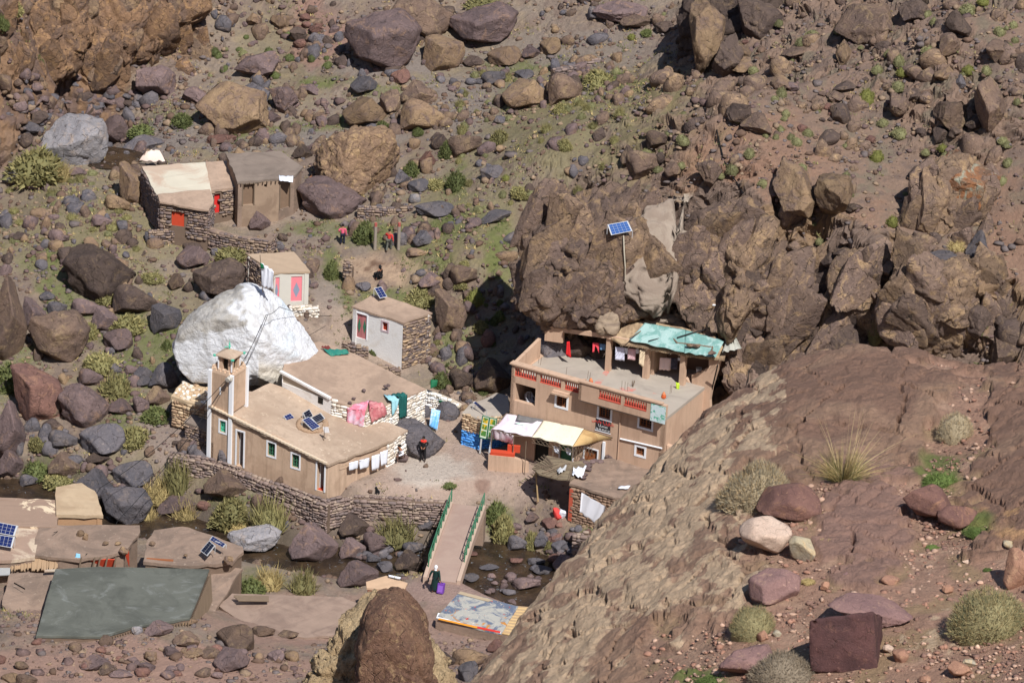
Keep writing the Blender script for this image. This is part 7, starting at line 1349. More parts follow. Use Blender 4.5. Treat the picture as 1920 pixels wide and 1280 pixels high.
# ---------------------------------------------------------------- branch shelter and mud house right of the bridge
sh = [W(*Z8(960, 930), 4.5), W(*Z8(1110, 805), 4.55), W(*Z8(1400, 862), 4.6), W(*Z8(1590, 835), 4.7), W(*Z8(1560, 905), 4.6), W(*Z8(1380, 1065), 4.5), W(*Z8(1240, 1050), 4.45), W(*Z8(1040, 990), 4.45)]
shr = thing('branch_shelter', 'sunshade of dry branches on crooked posts beside the mud house', 'shelter', sh[0]*np.array([1, 1, 0])+Zv*2.6)
slab('branch_mat', sh, plain('dry_branches', sc(140, 126, 104), .95, .3, 6, sc(116, 102, 86), bump=1.0, stretch=(.3, 2, 1)), shr, .10, .12, .08)
for i in range(26):
    t = random.random(); p = sh[0]*(1-t)+sh[5]*t if i % 2 else sh[0]*(1-t)+sh[1]*t; q2 = (sh[2] if i % 2 else sh[5]-(sh[5]-sh[0])*.2); d = unit(q2-p); g = G(); g.tube([p-d*.35+Zv*.03, p+d*random.uniform(.8, 1.8)+Zv*.07], .02, 4); g.obj('branch', OLDW, shr)
b_ = W(*Z8(1005, 1275), 2.4); g = G(); g.tube([b_-Zv*.2, (b_+sh[0])/2+ha*.04, sh[0]+ha*.12-Zv*.05], [.06, .05, .045], 7); g.obj('post', plain('peeled_post', sc(176, 150, 112), .9), shr)
g = G(); g.tube([W(*Z8(1140, 1060), 2.6), sh[7]+ha*1.0], .05, 6); g.obj('post', OLDW, shr)
mh, ws, P_ = house('mud_hut', 'flat-roofed mud and stone hut with a hanging white sheet, right of the bridge', 'hut', [(*R8(1282, 165), 4.35), (*R8(1555, 245), 4.25), (*R8(1640, 225), 4.3), (*R8(1765, 105), 4.4), (*R8(1570, 25), 4.5), (*R8(1370, 50), 4.5)], 1.6, STB, PINKMUD, .16, .12, .08)
for w_ in ws:
    w_.build()
    if w_.n[1] < -.3:
        stones_on(w_.A, w_.a, w_.n, 0, w_.L, 1.7, 4.1, .3, [plain('mud_stone_a', sc(150, 124, 104), .95, .15), plain('mud_stone_b', sc(134, 110, 94), .95, .15)], mh, limit=60, proud=.02)
        if w_.L > 2:
            mw = w_; g = G(); w_.bx(g, -.02, .22, 1.8, 4.0, .0, .12); g.obj('red_door_jamb', plain('red_jamb', sc(190, 92, 70), .85), mh)
cloth('white_sheet', [mw.P(*mw.q(*R8(1330, 215)), .14), mw.P(*mw.q(*R8(1465, 292)), .14), mw.P(*mw.q(*R8(1402, 392)), .5), mw.P(*mw.q(*R8(1302, 318)), .3)], plain('dirty_white', sc(204, 204, 210), .9, .06, 3), None, 12, 12, .03, 2, 12, 'dirty white sheet hanging on the wall of the mud hut', 'sheet')
for i, (x, y) in enumerate([(1500, 850), (1540, 880), (1570, 910), (1600, 870), (1650, 850), (1700, 860), (1560, 950), (1520, 1000), (1500, 1040), (1800, 805), (1860, 800)]):
    P0 = W(*Z8(x, y), 4.55); o = link('roof_stone', MEDM[i], tuple(P0-OFF[mh]), mh); o.scale = (.26, .2, .14)
cloth('plastic_rag', [W(*Z8(1215, 945), 4.75), W(*Z8(1330, 900), 4.8), W(*Z8(1310, 950), 4.7), W(*Z8(1240, 1000), 4.7)], plain('grey_plastic', sc(190, 192, 194), .5), None, 6, 6, .06, 2, 14, 'crumpled grey plastic on the branch shelter', 'plastic')
cloth('cream_rag', [W(*Z8(1400, 930), 4.8), W(*Z8(1550, 910), 4.85), W(*Z8(1500, 1040), 4.65), W(*Z8(1385, 1010), 4.7)], WCL, None, 8, 8, .08, 2, 15, 'white cloth bundled at the joint of the shelter and the mud hut', 'cloth')
cloth('paper_scraps', [W(*R8(1550, 180), 4.48), W(*R8(1615, 178), 4.48), W(*R8(1600, 195), 4.48), W(*R8(1545, 195), 4.48)], WCL, None, 4, 4, .02, 2, 16, 'white scraps on the mud hut roof', 'scraps')
sk = hit(*R8(1215, 362)); g = G(); 
for nm_, mt_, dx in (('sack', REDP, -.12), ('sack', WHITEP, .22)):
    o = link(nm_, rock_mesh(60+int(dx*10), 4, 9, .12, .8, .05, .3, True), tuple(sk+Zv*.3+np.array([dx, 0, 0]))); o.scale = (.3, .25, .42 if dx < 0 else .34); o.material_slots[0].link = 'OBJECT'; o.material_slots[0].material = plain('sack_red', sc(206, 70, 66), .8) if dx < 0 else WCL; tag(o, 'red half of the sack pile beside the mud hut' if dx < 0 else 'white sack leaning on the red one', 'sack')
# ---------------------------------------------------------------- bridge
BA, BB = W(*R8(705, 288), 2.75), W(*R8(560, 710), 2.55); bd = unit((BB-BA)*np.array([1, 1, 0])); bn = np.array([-bd[1], bd[0], 0]); bL = np.linalg.norm((BB-BA)[:2]); bw_ = .92
br = thing('footbridge', 'narrow earthen footbridge with green railings over the stream', 'bridge', BA)
g = G(); ns = 14
def bp(t, side, dz=0): 
    p = BA+(BB-BA)*t; return p+bn*side+Zv*(.18*math.sin(t*math.pi)+dz)
for i in range(ns): 
    t0, t1 = i/ns, (i+1)/ns; g.hexa([bp(t0, -bw_, -.45), bp(t1, -bw_, -.45), bp(t1, bw_, -.45), bp(t0, bw_, -.45), bp(t0, -bw_), bp(t1, -bw_), bp(t1, bw_), bp(t0, bw_)])
g.obj('deck', plain('bridge_earth', sc(166, 143, 130), .95, .1, 1.5, sc(160, 136, 124), bump=.3), br)
for sd_ in (-1, 1):
    g = G()
    for i in range(ns):
        t0, t1 = i/ns, (i+1)/ns; a, b = sd_*bw_-.01*sd_, sd_*(bw_+.22); a, b = min(a, b), max(a, b); g.hexa([bp(t0, a, -.5), bp(t1, a, -.5), bp(t1, b, -.5), bp(t0, b, -.5), bp(t0, a, .14), bp(t1, a, .14), bp(t1, b, .14), bp(t0, b, .14)])
    g.obj('kerb', plain('bridge_kerb', sc(186, 162, 144), .95, .12, 2), br)
    rl = .82 if sd_ > 0 else .80; g = G(); o_ = sd_*(bw_+.1); t0, t1 = (.0, .88) if sd_ < 0 else (.0, .78)
    N_ = 9; pts = [t0+(t1-t0)*i/N_ for i in range(N_+1)]
    g.tube([bp(t, o_, .95) for t in pts], .03, 6); g.tube([bp(t, o_, .52) for t in pts], .022, 6); g.obj('handrail', GREENP, br)
    for i, t in enumerate(pts): g = G(); g.tube([bp(t, o_, .1), bp(t, o_, .98)], .035, 6); g.obj('rail_post', GREENP, br)
    for i in range(N_):
        g = G(); a, b = (pts[i], pts[i+1]) if i % 2 else (pts[i+1], pts[i]); g.tube([bp(a, o_, .15), bp(b, o_, .92)], .018, 5); g.obj('brace', GREENP, br)
for t, z_ in ((0.02, 2.7), (.97, 2.5)):
    g = G(); p = bp(t, 0, -.4); g.cbox(p-Zv*1.0, bd, .9, bn, 2.3, Zv, 2.0); g.obj('abutment', plain('abutment_stone', sc(150, 128, 112), .95, .2, 4, bump=.6), br)
# ---------------------------------------------------------------- near bank houses (lower left)
def R7z(L): return [(*R7(x, y), z) for x, y, z in L]
def simple(name, label, cat, L, base, wm, rm, **k):
    r, ws, P = house(name, label, cat, L, base, wm, rm, **k)
    for w_ in ws: 
        if w_: w_.build()
    return r, ws, P
PM = PINKMUD
STAIN = plain('mud_roof_spilled', sc(150, 127, 111), .95, .1, 1.5, sc(214, 194, 166), bump=.3, lo=.56, hi=.6)
simple('mud_house', 'mud house with a cream spill on its roof at the left edge', 'house', R7z([(-200, 240, 5.4), (330, 262, 5.4), (306, 408, 5.3), (-200, 392, 5.3)]), 2.0, PM, STAIN)
simple('round_roofed_hut', 'hut with a curved straw-coloured mud roof at the river bank', 'hut', R7z([(320, 190, 5.6), (455, 166, 5.6), (520, 212, 5.6), (570, 340, 5.5), (322, 334, 5.5)]), 2.0, plain('tan_mud_wall', sc(176, 140, 108), .95, .12, 2, bump=.3), plain('straw_roof', sc(184, 162, 134), .95, .14, 1.5, sc(170, 147, 120), bump=.3), th=.22)
simple('mud_house', 'mud house with two blue solar panels on a pinkish cream roof, left edge', 'house', R7z([(-200, 400, 5.2), (228, 402, 5.2), (195, 520, 5.15), (190, 575, 5.1), (60, 590, 5.1), (-200, 590, 5.1)]), 2.0, PM, plain('pink_cream_roof', sc(158, 134, 118), .95, .16, 1.4, sc(196, 178, 156), bump=.3, lo=.5, hi=.6))
rB, ws, PB_ = simple('mud_house', 'brown mud house with red doors under its roof edge, behind the big concrete roof', 'house', R7z([(232, 405, 5.3), (765, 405, 5.3), (768, 440, 5.3), (700, 520, 5.2), (690, 545, 5.15), (450, 578, 5.1), (335, 578, 5.1), (192, 560, 5.1)]), 2.2, PM, PINKMUD, th=.2, over=.18)
rC, ws, PC_ = simple('mud_house', 'wide brown mud roof with two dark solar panels by the water', 'house', R7z([(872, 432, 5.2), (1022, 410, 5.2), (1345, 520, 5.1), (1350, 545, 5.1), (1285, 600, 5.0), (1065, 622, 5.0), (812, 598, 5.1), (838, 482, 5.2)]), 1.6, STB, PINKMUD, th=.2, over=.16)
for (x, y, r_, hh) in ((450, 450, .25, .3), (475, 470, .2, .35), (690, 540, .3, .3), (660, 500, .2, .1), (1035, 568, .13, .1), (1275, 592, .3, .25), (590, 500, .2, .1), (850, 500, .2, .12)):
    P0 = W(*R7(x, y), 5.32); o = link('roof_stone', MEDM[int(x) % 14], tuple(P0-OFF[rB]), rB); o.scale = (r_, r_*.8, hh); o.material_slots[0].link = 'OBJECT'; o.material_slots[0].material = RM['t']
# red panels, beams, scraps under the eaves
def pxquad(name, L, mat, parent, th=.06, label=None):
    q_ = [W(u, v, z) for u, v, z in L]; n2_ = unit(np.cross(q_[1]-q_[0], q_[3]-q_[0])); n2_ = n2_ if n2_ @ (cc-q_[0]) > 0 else -n2_; g = G(); g.add(q_+[p-n2_*th for p in q_], [(0, 1, 2, 3), (7, 6, 5, 4), (0, 4, 5, 1), (1, 5, 6, 2), (2, 6, 7, 3), (3, 7, 4, 0)]); o = g.obj(name, mat, parent)
    if label: o['label'] = label
    return o
pxquad('red_door', R7z([(503, 590, 4.9), (645, 592, 4.9), (645, 690, 3.4), (503, 690, 3.4)]), REDP, rB); pxquad('red_door', R7z([(697, 545, 5.0), (720, 525, 5.0), (722, 630, 3.6), (700, 632, 3.6)]), REDP, rB)
pxquad('painted_opening_shade', R7z([(325, 600, 4.85), (445, 600, 4.85), (445, 660, 3.8), (325, 660, 3.8)]), DARK, rB); pxquad('painted_opening_shade', R7z([(835, 622, 4.75), (960, 630, 4.75), (960, 680, 4), (835, 680, 4)]), DARK, rC)  # black panels under the eaves: the shade inside is painted, no hole
for (x, y) in ((455, 590), (530, 590), (560, 590), (600, 588), (648, 590)): g = G(); g.tube([W(*R7(x, y-12), 5.2), W(*R7(x-12, y+45), 4.55)], .055, 6); g.obj('roof_beam', OLDW, rB)
for y_, z_ in ((590, 5.0), (606, 4.85)): g = G(); g.box(W(*R7(818, y_), z_), W(*R7(968, y_+10), z_)-W(*R7(818, y_), z_), unit(np.array([0, -1, 0]))*.15, Zv*.12); g.obj('lintel_board', WOOD, rC)
cloth('blue_bag', [W(*R7(425, 555), 5.3), W(*R7(448, 560), 5.3), W(*R7(450, 600), 4.9), W(*R7(418, 600), 4.9)], plain('light_blue_cloth', sc(140, 196, 226), .8), None, 4, 6, .04, 2, 17, 'light blue bag hanging at the eave of the mud house', 'bag')
cr_ = thing('reed_canopy', 'canopy of upright reeds over the yard at the lower left', 'canopy', W(*R7(190, 640), 4.6))
for i in range(44):
    x = 62+265*i/44; g = G(); a_ = W(*R7(x, 565+random.uniform(-4, 4)), 4.95); b_ = W(*R7(x-3, 645+random.uniform(-8, 12)), 4.5); g.tube([a_, b_], .045, 5); g.obj('reed', plain('reed_grey', sc(166, 140, 112), .95) if i == 0 else bpy.data.materials['reed_grey'], cr_)
pxquad('corrugated_sheet', R7z([(-60, 595, 4.7), (60, 598, 4.7), (55, 675, 4.4), (-60, 680, 4.4)]), plain('grey_sheet', sc(158, 160, 160), .6), cr_)
g = G(); g.box(W(*R7(250, 655), 5.2), W(*R7(318, 652), 5.2)-W(*R7(250, 655), 5.2), np.array([0, -.15, 0]), Zv*.1); tag(g.obj('plank', CONCL), 'pale plank at the corner of the grey concrete roof', 'plank')
GC = plain('fresh_concrete', sc(98, 100, 93), .85, .2, 1.0, sc(84, 86, 80), spots=None, bump=.15)
b_ = GC.node_tree.nodes['Principled BSDF']; q = N(GC.node_tree); old = b_.inputs['Base Color'].links[0].from_socket; pp = q.pos(stretch=(1, 1.6, 1)); wn = q.noise(pp, .45, 8, .68, 1.4); q.L.new(q.mix(q.ramp(wn, .56, .80), old, sc(134, 137, 134)), b_.inputs['Base Color'])
rD, ws, PD_ = simple('concrete_roofed_house', 'house with a large smooth grey-green concrete roof at the lower left', 'house', R7z([(312, 648, 6.0), (545, 634, 6.05), (1165, 648, 6.0), (1056, 916, 5.7), (735, 965, 5.65), (560, 1018, 5.6), (205, 1015, 5.6)]), 2.0, STB, GC, th=.14, over=.05, j=.015)
g = G(); P6 = [p+Zv*.0 for p in PD_]; [g.tube([P6[i], P6[(i+1) % len(P6)]], .04, 5) for i in range(len(P6))]; g.obj('roof_edge', GC, rD)
for w_ in ws:
    if w_.n[0] > .5 or (w_.n[0] > .1 and w_.n[1] < 0):
        for s_ in np.arange(.1, w_.L, .17): g = G(); g.tube([w_.P(s_, w_.top(s_)-.1, .12), w_.P(s_+random.uniform(-.05, .05), 3.2, .3)], .035, 5); g.obj('stake', OLDW, rD)
simple('mud_porch', 'low mud porch with an opening painted in dark at the left of the concrete roof', 'porch', R7z([(60, 672, 4.9), (300, 668, 4.9), (252, 812, 4.6), (240, 915, 4.3), (95, 925, 4.3), (20, 840, 4.7)]), 2.4, PM, PINKMUD, th=.15)
pxquad('painted_opening_shade', R7z([(112, 938, 4.15), (218, 925, 4.15), (196, 1030, 3.2), (112, 1035, 3.2)]), DARK, bpy.data.objects['mud_porch'])  # black panel painted as the shade inside the porch
g = G(); g.box(W(*R7(78, 725), 5.1), W(*R7(132, 755), 5.1)-W(*R7(78, 725), 5.1), np.array([.1, -.1, 0]), Zv*.1); tag(g.obj('plank', BLK), 'short dark plank lying on the low mud roof', 'plank')
simple('mud_roof_block', 'uneven mud roof stepping down between the concrete roof and the stream', 'roof', R7z([(1165, 655, 4.3), (1290, 640, 4.3), (1350, 645, 4.3), (1300, 715, 4.0), (1215, 850, 3.8), (1170, 960, 3.7), (1150, 960, 3.8)]), 1.5, STB, PINKMUD, th=.18)
simple('long_mud_roof', 'long low mud roof beside the stream, bottom centre-left', 'roof', R7z([(1300, 782, 3.7), (1905, 800, 3.6), (2050, 860, 3.5), (1960, 1000, 3.5), (1700, 1025, 3.5), (1400, 965, 3.6), (1225, 850, 3.7)]), 1.5, PM, plain('long_roof', sc(150, 129, 115), .95, .2, 1.4, sc(134, 114, 102), bump=.35), th=.15, over=.05)
for i in range(4): g = G(); g.tube([W(*R7(1305+i*8, 795+i*8), 4.1), W(*R7(1500, 800+i*7), 4.0)], .07, 6); tag(g.obj('timber_beam', OLDW), 'weathered beam of the small timber stack by the stream', 'beam', 'beams stacked by the stream')
rH, ws, _ = simple('small_hut', 'tiny square hut with a mud roof and reddish walls behind the near pinnacle', 'hut', [(*R8(148, 716), 3.9), (*R8(250, 686), 3.9), (*R8(362, 722), 3.8), (*R8(345, 758), 3.7), (*R8(148, 748), 3.8)], 1.8, plain('reddish_wall', sc(150, 92, 74), .9, .15, 3), plain('hut_roof', sc(190, 160, 132), .95, .12, 2), th=.12)
for (x, y, l) in ((285, 683, 'left'), (318, 690, 'right')): cloth('white_shoe', [W(*R8(x-22, y-8), 4.1), W(*R8(x+16, y), 4.1), W(*R8(x+10, y+10), 4.0), W(*R8(x-18, y+4), 4.0)], WCL, None, 4, 3, .03, 2, x, 'scrap of white plastic on the tiny hut roof, %s of two' % l, 'plastic')
# painted roof with reed mat
MU = plain('painted_picture', sc(98, 108, 126), .8, .3, 2.6, sc(168, 166, 158), spots=sc(216, 200, 180), lo=.44, hi=.54); b_ = MU.node_tree.nodes['Principled BSDF']; q = N(MU.node_tree); old = b_.inputs['Base Color'].links[0].from_socket; pp = q.pos()
c1_ = q.mix(q.ramp(q.noise(pp, 1.1, 5, .6, .8), .60, .63), old, sc(188, 128, 62)); c2_ = q.mix(q.ramp(q.noise(pp, 1.9, 4, .6, .5), .66, .68), c1_, sc(182, 62, 52)); q.L.new(c2_, b_.inputs['Base Color'])
rM, ws, PM_ = simple('painted_roof_kiosk', 'low kiosk whose flat roof carries a large colourful painted picture', 'kiosk', [(*R8(665, 768), 3.6), (*R8(985, 852), 3.5), (*R8(890, 1006), 3.3), (*R8(528, 916), 3.4)], 2.2, PM, MU, th=.1, over=.02, j=.02)
def rq(name, x, z, mat, dz):
    P = [W(*R8(*p), z_) for p, z_ in zip(x, z)]; return mk(name, [p+Zv*dz for p in P]+[p+Zv*(dz-.004) for p in P], [(0, 1, 2, 3) if np.cross(P[1]-P[0], P[2]-P[0])[2] > 0 else (3, 2, 1, 0)], mat, rM)
rq('white_band', [(540, 888), (895, 968), (888, 1004), (530, 916)], (3.4, 3.3, 3.3, 3.4), WHITEP, .012); rq('orange_band', [(545, 918), (760, 965), (757, 976), (540, 926)], (3.4, 3.35, 3.35, 3.4), flat('orange_band', sc(226, 150, 50)), .02); rq('red_band', [(722, 956), (888, 992), (886, 1003), (720, 967)], (3.35, 3.3, 3.3, 3.35), flat('red_band', sc(206, 60, 50)), .02); rq('beige_band', [(665, 768), (850, 818), (820, 826), (650, 782)], (3.6, 3.55, 3.55, 3.6), plain('beige_band', sc(176, 158, 132), .9), .012)
mt = [W(*R8(988, 850), 3.45), W(*R8(1092, 858), 3.4), W(*R8(945, 1012), 3.2), W(*R8(893, 1002), 3.25)]; mr = thing('reed_mat', 'straw-coloured mat roof beside the painted picture', 'mat', mt[0])
for i in range(20): t0, t1 = i/20, (i+.9)/20; a_ = mt[0]*(1-t0)+mt[3]*t0; b_ = mt[1]*(1-t0)+mt[2]*t0; a2_ = mt[0]*(1-t1)+mt[3]*t1; b2_ = mt[1]*(1-t1)+mt[2]*t1; g = G(); g.hexa([a2_-Zv*.05, b2_-Zv*.05, b_-Zv*.05, a_-Zv*.05, a2_, b2_, b_, a_]); g.obj('mat_strip', reed if i % 2 else plain('mat_tan', sc(178, 150, 116), .95), mr)
for w_ in [Wall(mt[3], mt[2], 2.0, 3.15, 3.1, PM, mr, .15)]: w_.build()
# ================================================================ near pinnacle and straw rock
PIN = [R8(*p) for p in [(215, 778), (260, 765), (310, 766), (370, 795), (420, 850), (455, 910), (478, 980), (492, 1080), (497, 1200), (505, 1400), (520, 1900), (40, 1900), (60, 1400), (78, 1250), (75, 1150), (95, 1010), (120, 920), (165, 830)]]
outline_rock('boulder', 'brown rounded pinnacle of rock at the bottom of the picture, nearest the stream', PIN, R8(285, 1250), 1.5, 78.0, RM['n'], None, 6, (.05, .06, 3.5, 1.0), None, 51, 'boulder', 3.2, True, 2)
STR = [R8(*p) for p in [(-330, 1500), (-250, 1290), (-180, 1200), (-90, 1080), (0, 960), (60, 880), (120, 800), (180, 775), (260, 800), (330, 900), (360, 1900), (-350, 1900)]]
outline_rock('boulder', 'straw-coloured flaky rock leaning against the left of the brown pinnacle', STR, R8(60, 1300), 1.2, 80.0, RM['f'], None, 6, (.06, .11, 5), np.array([[1, 0, 0], [0, 1, 0], [0, 0, 2.2]]) @ np.array([[.8, 0, .6], [0, 1, 0], [-.6, 0, .8]]), 53)
# ================================================================ LAUNDRY, CLOTHS
def fabric(name, c, c2=None, sp=None): return plain(name, c, .9, .06, 5, c2, sp)
BLK_C = fabric('pink_blanket', sc(226, 130, 150), sc(222, 196, 214), sc(240, 222, 226)); ROSE = fabric('rose_blanket', sc(190, 112, 118), sc(212, 150, 150), sc(120, 56, 70)); LBL = fabric('light_blue_cloth2', sc(160, 212, 222)); DGR = fabric('dark_green_cloth', sc(30, 88, 84), sc(38, 104, 98), sc(20, 40, 44)); SKY_ = fabric('sky_cloth', sc(110, 176, 232), sc(200, 222, 236)); RED_ = fabric('red_cloth', sc(206, 40, 44)); PNK = fabric('pale_pink_cloth', sc(228, 204, 200)); LIL = fabric('lilac_white', sc(214, 216, 236)); DENIM = fabric('blue_cloth', sc(110, 146, 186)); CRMC = fabric('cream_cloth', sc(222, 202, 172)); PLAID = fabric('plaid', sc(86, 84, 98), sc(60, 60, 74)); LIME = fabric('lime_cloth', sc(190, 214, 70), sc(120, 160, 60))
def c4(name, L, mat, label, cat='cloth', n=10, amp=.03, **k): return cloth(name, [W(u, v, z) for (u, v), z in L], mat, None, n, n, amp, 3, hash(label) % 97 if False else len(label), label, cat, **k)
def onw(w_, L, out=.16): return [w_.P(w_.q(*Z5(x, y))[0], w_.q(*Z5(x, y))[1], out) for x, y in L]
wL = min([w_ for w_ in aw_ if w_], key=lambda w_: abs(proj(w_.P(w_.L/2, 5.5))[0]-653)+abs(proj(w_.P(w_.L/2, 5.5))[1]-772)); wR = min([w_ for w_ in aw_ if w_], key=lambda w_: abs(proj(w_.P(w_.L/2, 5.3))[0]-740)+abs(proj(w_.P(w_.L/2, 5.3))[1]-762))
cloth('blanket', onw(wL, [(668, 735), (880, 745), (850, 945), (668, 890)], .2), BLK_C, None, 14, 12, .04, 3, 1, 'pink flowered blanket hung over the corner of the annex wall', 'blanket'); cloth('blanket', [W(*Z5(690, 712), 6.1), W(*Z5(905, 655), 6.2)] + onw(wL, [(885, 750), (668, 738)], .22), BLK_C, None, 10, 6, .03, 3, 2, 'pink blanket top folded back over the annex roof edge', 'blanket')
cloth('blanket', onw(wR, [(885, 740), (1065, 715), (1085, 805), (905, 890)], .2), ROSE, None, 14, 10, .04, 4, 3, 'dusty rose ribbed blanket right of the pink one', 'blanket'); cloth('blanket', [W(*Z5(900, 655), 6.15), W(*Z5(1060, 685), 6.05)] + onw(wR, [(1065, 718), (885, 742)], .2), ROSE, None, 8, 5, .03, 3, 4, 'rose blanket top folded back over the annex roof edge', 'blanket')
cloth('cloth', [W(*Z5(1065, 590), 6.0), W(*Z5(1180, 600), 5.95)] + onw(wR, [(1205, 640), (1100, 650)], .2), LBL, None, 8, 4, .03, 2, 5, 'light blue cloth end lying on the annex roof edge', 'cloth'); cloth('cloth', onw(wR, [(1125, 650), (1212, 625), (1185, 740), (1138, 830)], .2), LBL, None, 8, 8, .03, 2, 6, 'light blue cloth on the annex wall beside the dark green one', 'cloth')
cloth('cloth', onw(wR, [(1215, 610), (1308, 580), (1300, 830), (1215, 850)], .2), DGR, None, 10, 12, .03, 3, 7, 'long dark green cloth with black pattern hanging on the annex wall', 'cloth'); cloth('cloth', [W(*Z5(1150, 585), 5.95), W(*Z5(1295, 565), 5.9)] + onw(wR, [(1308, 582), (1212, 612)], .2), DGR, None, 8, 5, .05, 3, 8, 'dark bunched top of the green cloth lying over the wall edge', 'cloth')
c4('cloth', [(Z5(1602, 748), 4.2), (Z5(1702, 770), 4.1), (Z5(1665, 990), 3.1), (Z5(1575, 942), 3.15)], SKY_, 'bright sky-blue cloth hanging at the low wall behind the dark boulder')
c4('tarpaulin', [(Z5(395, 82), 6.9), (Z5(645, 88), 6.75), (Z5(690, 132), 6.6), (Z5(480, 165), 6.6)], fabric('green_sheet', sc(40, 116, 104), sc(60, 130, 112), sc(150, 140, 120)), 'dark green sheet lying on the annex roof beside the white rock', 'sheet'); c4('cloth', [(Z5(372, 50), 7.0), (Z5(460, 50), 6.95), (Z5(495, 90), 6.85), (Z5(420, 88), 6.85)], fabric('maroon', sc(110, 52, 50)), 'maroon bundle of cloth behind the green sheet', amp=.06, n=6)
c4('board', [(Z5(1592, 425), 5.2), (Z5(1672, 430), 5.2), (Z5(1662, 500), 4.75), (Z5(1590, 530), 4.7)], DGREEN, 'green board standing on the low terrace under the rubble slope', 'board', n=3, amp=.0)
c4('small_door', [(Z5(1685, 650), 4.0), (Z5(1750, 665), 4.0), (Z5(1745, 762), 3.2), (Z5(1680, 740), 3.2)], DGREEN, 'small green door in the whitewashed garden wall', 'door', n=2, amp=.0)
c4('sack', [(R1(1808, 1078), 8.9), (R1(1850, 1075), 8.9), (R1(1870, 1105), 8.7), (R1(1820, 1112), 8.7)], fabric('yellow', sc(222, 190, 90)), 'yellow sack lying at the foot of the giant boulder', 'sack', n=5, amp=.04)
def yl(y): return lambda L: [aty(u, v, y) for (u, v) in L]
def hang(name, L, y, mat, label, n=7, amp=.02, cat='laundry'): return cloth(name, [aty(u, v, y) for u, v in L], mat, None, n, n, amp, 2, len(label), label, cat)
ln = thing('clothes_line', 'clothes line with white laundry along the prayer hall wall', 'clothes line', Wr.P(0, 4.2, .35)); g = G(); g.tube([Wr.P(.9, 4.35, .3), Wr.P(Wr.L*.5, 4.22, .35), Wr.P(Wr.L-.1, 4.3, .3)], .012, 4); g.obj('line', OLDW, ln)
for i, (x0, y0, x1, y1) in enumerate([(20, 42, 72, 86), (80, 26, 135, 78), (147, 5, 192, 86), (197, -18, 238, 60)]):
    pa = [Wr.q(*R8(x, y)) for x, y in ((x0, y0), (x1, y0-14), (x1-2, y1-12), (x0+2, y1))]; cloth('laundry', [Wr.P(s_, z_, .34) for s_, z_ in pa], WCL, None, 6, 6, .02, 2, i, ['leftmost short white cloth on the line along the prayer hall', 'second white cloth on the line along the prayer hall', 'longest white cloth on the line along the prayer hall', 'rightmost white cloth on the line along the prayer hall'][i], 'laundry')
yt = p1[1]+.5
hang('red_dress', [Z6(968, 480), Z6(1000, 475), Z6(1018, 665), Z6(958, 620)], W(*Z6(985, 735), TZ)[1], RED_, 'long red garment hanging alone over the terrace')
hang('red_trousers', [Z7(78, 488), Z7(138, 495), Z7(136, 610), Z7(112, 540)], yt, fabric('coral', sc(232, 84, 96)), 'coral red trousers, right leg, on the terrace clothes line'); hang('red_trousers', [Z7(66, 488), Z7(100, 490), Z7(84, 600), Z7(62, 596)], yt, bpy.data.materials['coral'], 'coral red trousers, left leg, on the terrace clothes line')
hang('blue_shirt', [Z7(145, 500), Z7(214, 508), Z7(205, 572), Z7(148, 570)], yt, DENIM, 'blue shirt beside the red trousers on the terrace line'); hang('striped_shirt', [Z7(222, 515), Z7(246, 518), Z7(242, 635), Z7(226, 600)], yt, LIL, 'narrow striped garment at the first terrace post')
y2 = p2[1]+.3
hang('white_sheet', [Z7(322, 535), Z7(424, 545), Z7(420, 692), Z7(316, 680)], y2, LIL, 'large white sheet on the terrace line'); hang('white_shirt', [Z7(424, 548), Z7(462, 552), Z7(455, 618), Z7(430, 612)], y2, WCL, 'small white shirt right of the large white sheet')
hang('pink_shirt', [Z7(462, 555), Z7(548, 562), Z7(545, 690), Z7(455, 672)], y2, fabric('shirt_pink', sc(226, 190, 196)), 'pale pink shirt with a dark hem on the terrace line'); hang('white_scrap', [Z7(545, 560), Z7(588, 565), Z7(582, 612), Z7(552, 608)], y2, WCL, 'white scrap of clothing right of the pink shirt')
hang('curtain', [Z7(592, 568), Z7(655, 575), Z7(635, 770), Z7(582, 722)], p2[1]-.25, CRMC, 'cream curtain tied to the middle terrace post', cat='curtain')
hang('towel', [Z7(818, 655), Z7(942, 662), Z7(936, 800), Z7(808, 788)], p3[1]+.9, PNK, 'pale pink towel hanging in the shade of the branch roof', cat='towel'); hang('plaid_shirt', [Z7(942, 662), Z7(1018, 664), Z7(1012, 790), Z7(940, 782)], p3[1]+.9, PLAID, 'dark checked shirt right of the pale pink towel'); hang('white_cloth', [Z7(1016, 656), Z7(1050, 658), Z7(1046, 690), Z7(1018, 688)], p3[1]+.9, WCL, 'small white cloth at the right end of the shaded line')
hang('lime_shirt', [Z7(995, 930), Z7(1038, 945), Z7(1030, 1075), Z7(1002, 1080)], p3[1]-.7, LIME, 'lime green garment over the stair edge of the guesthouse', n=8, amp=.04)
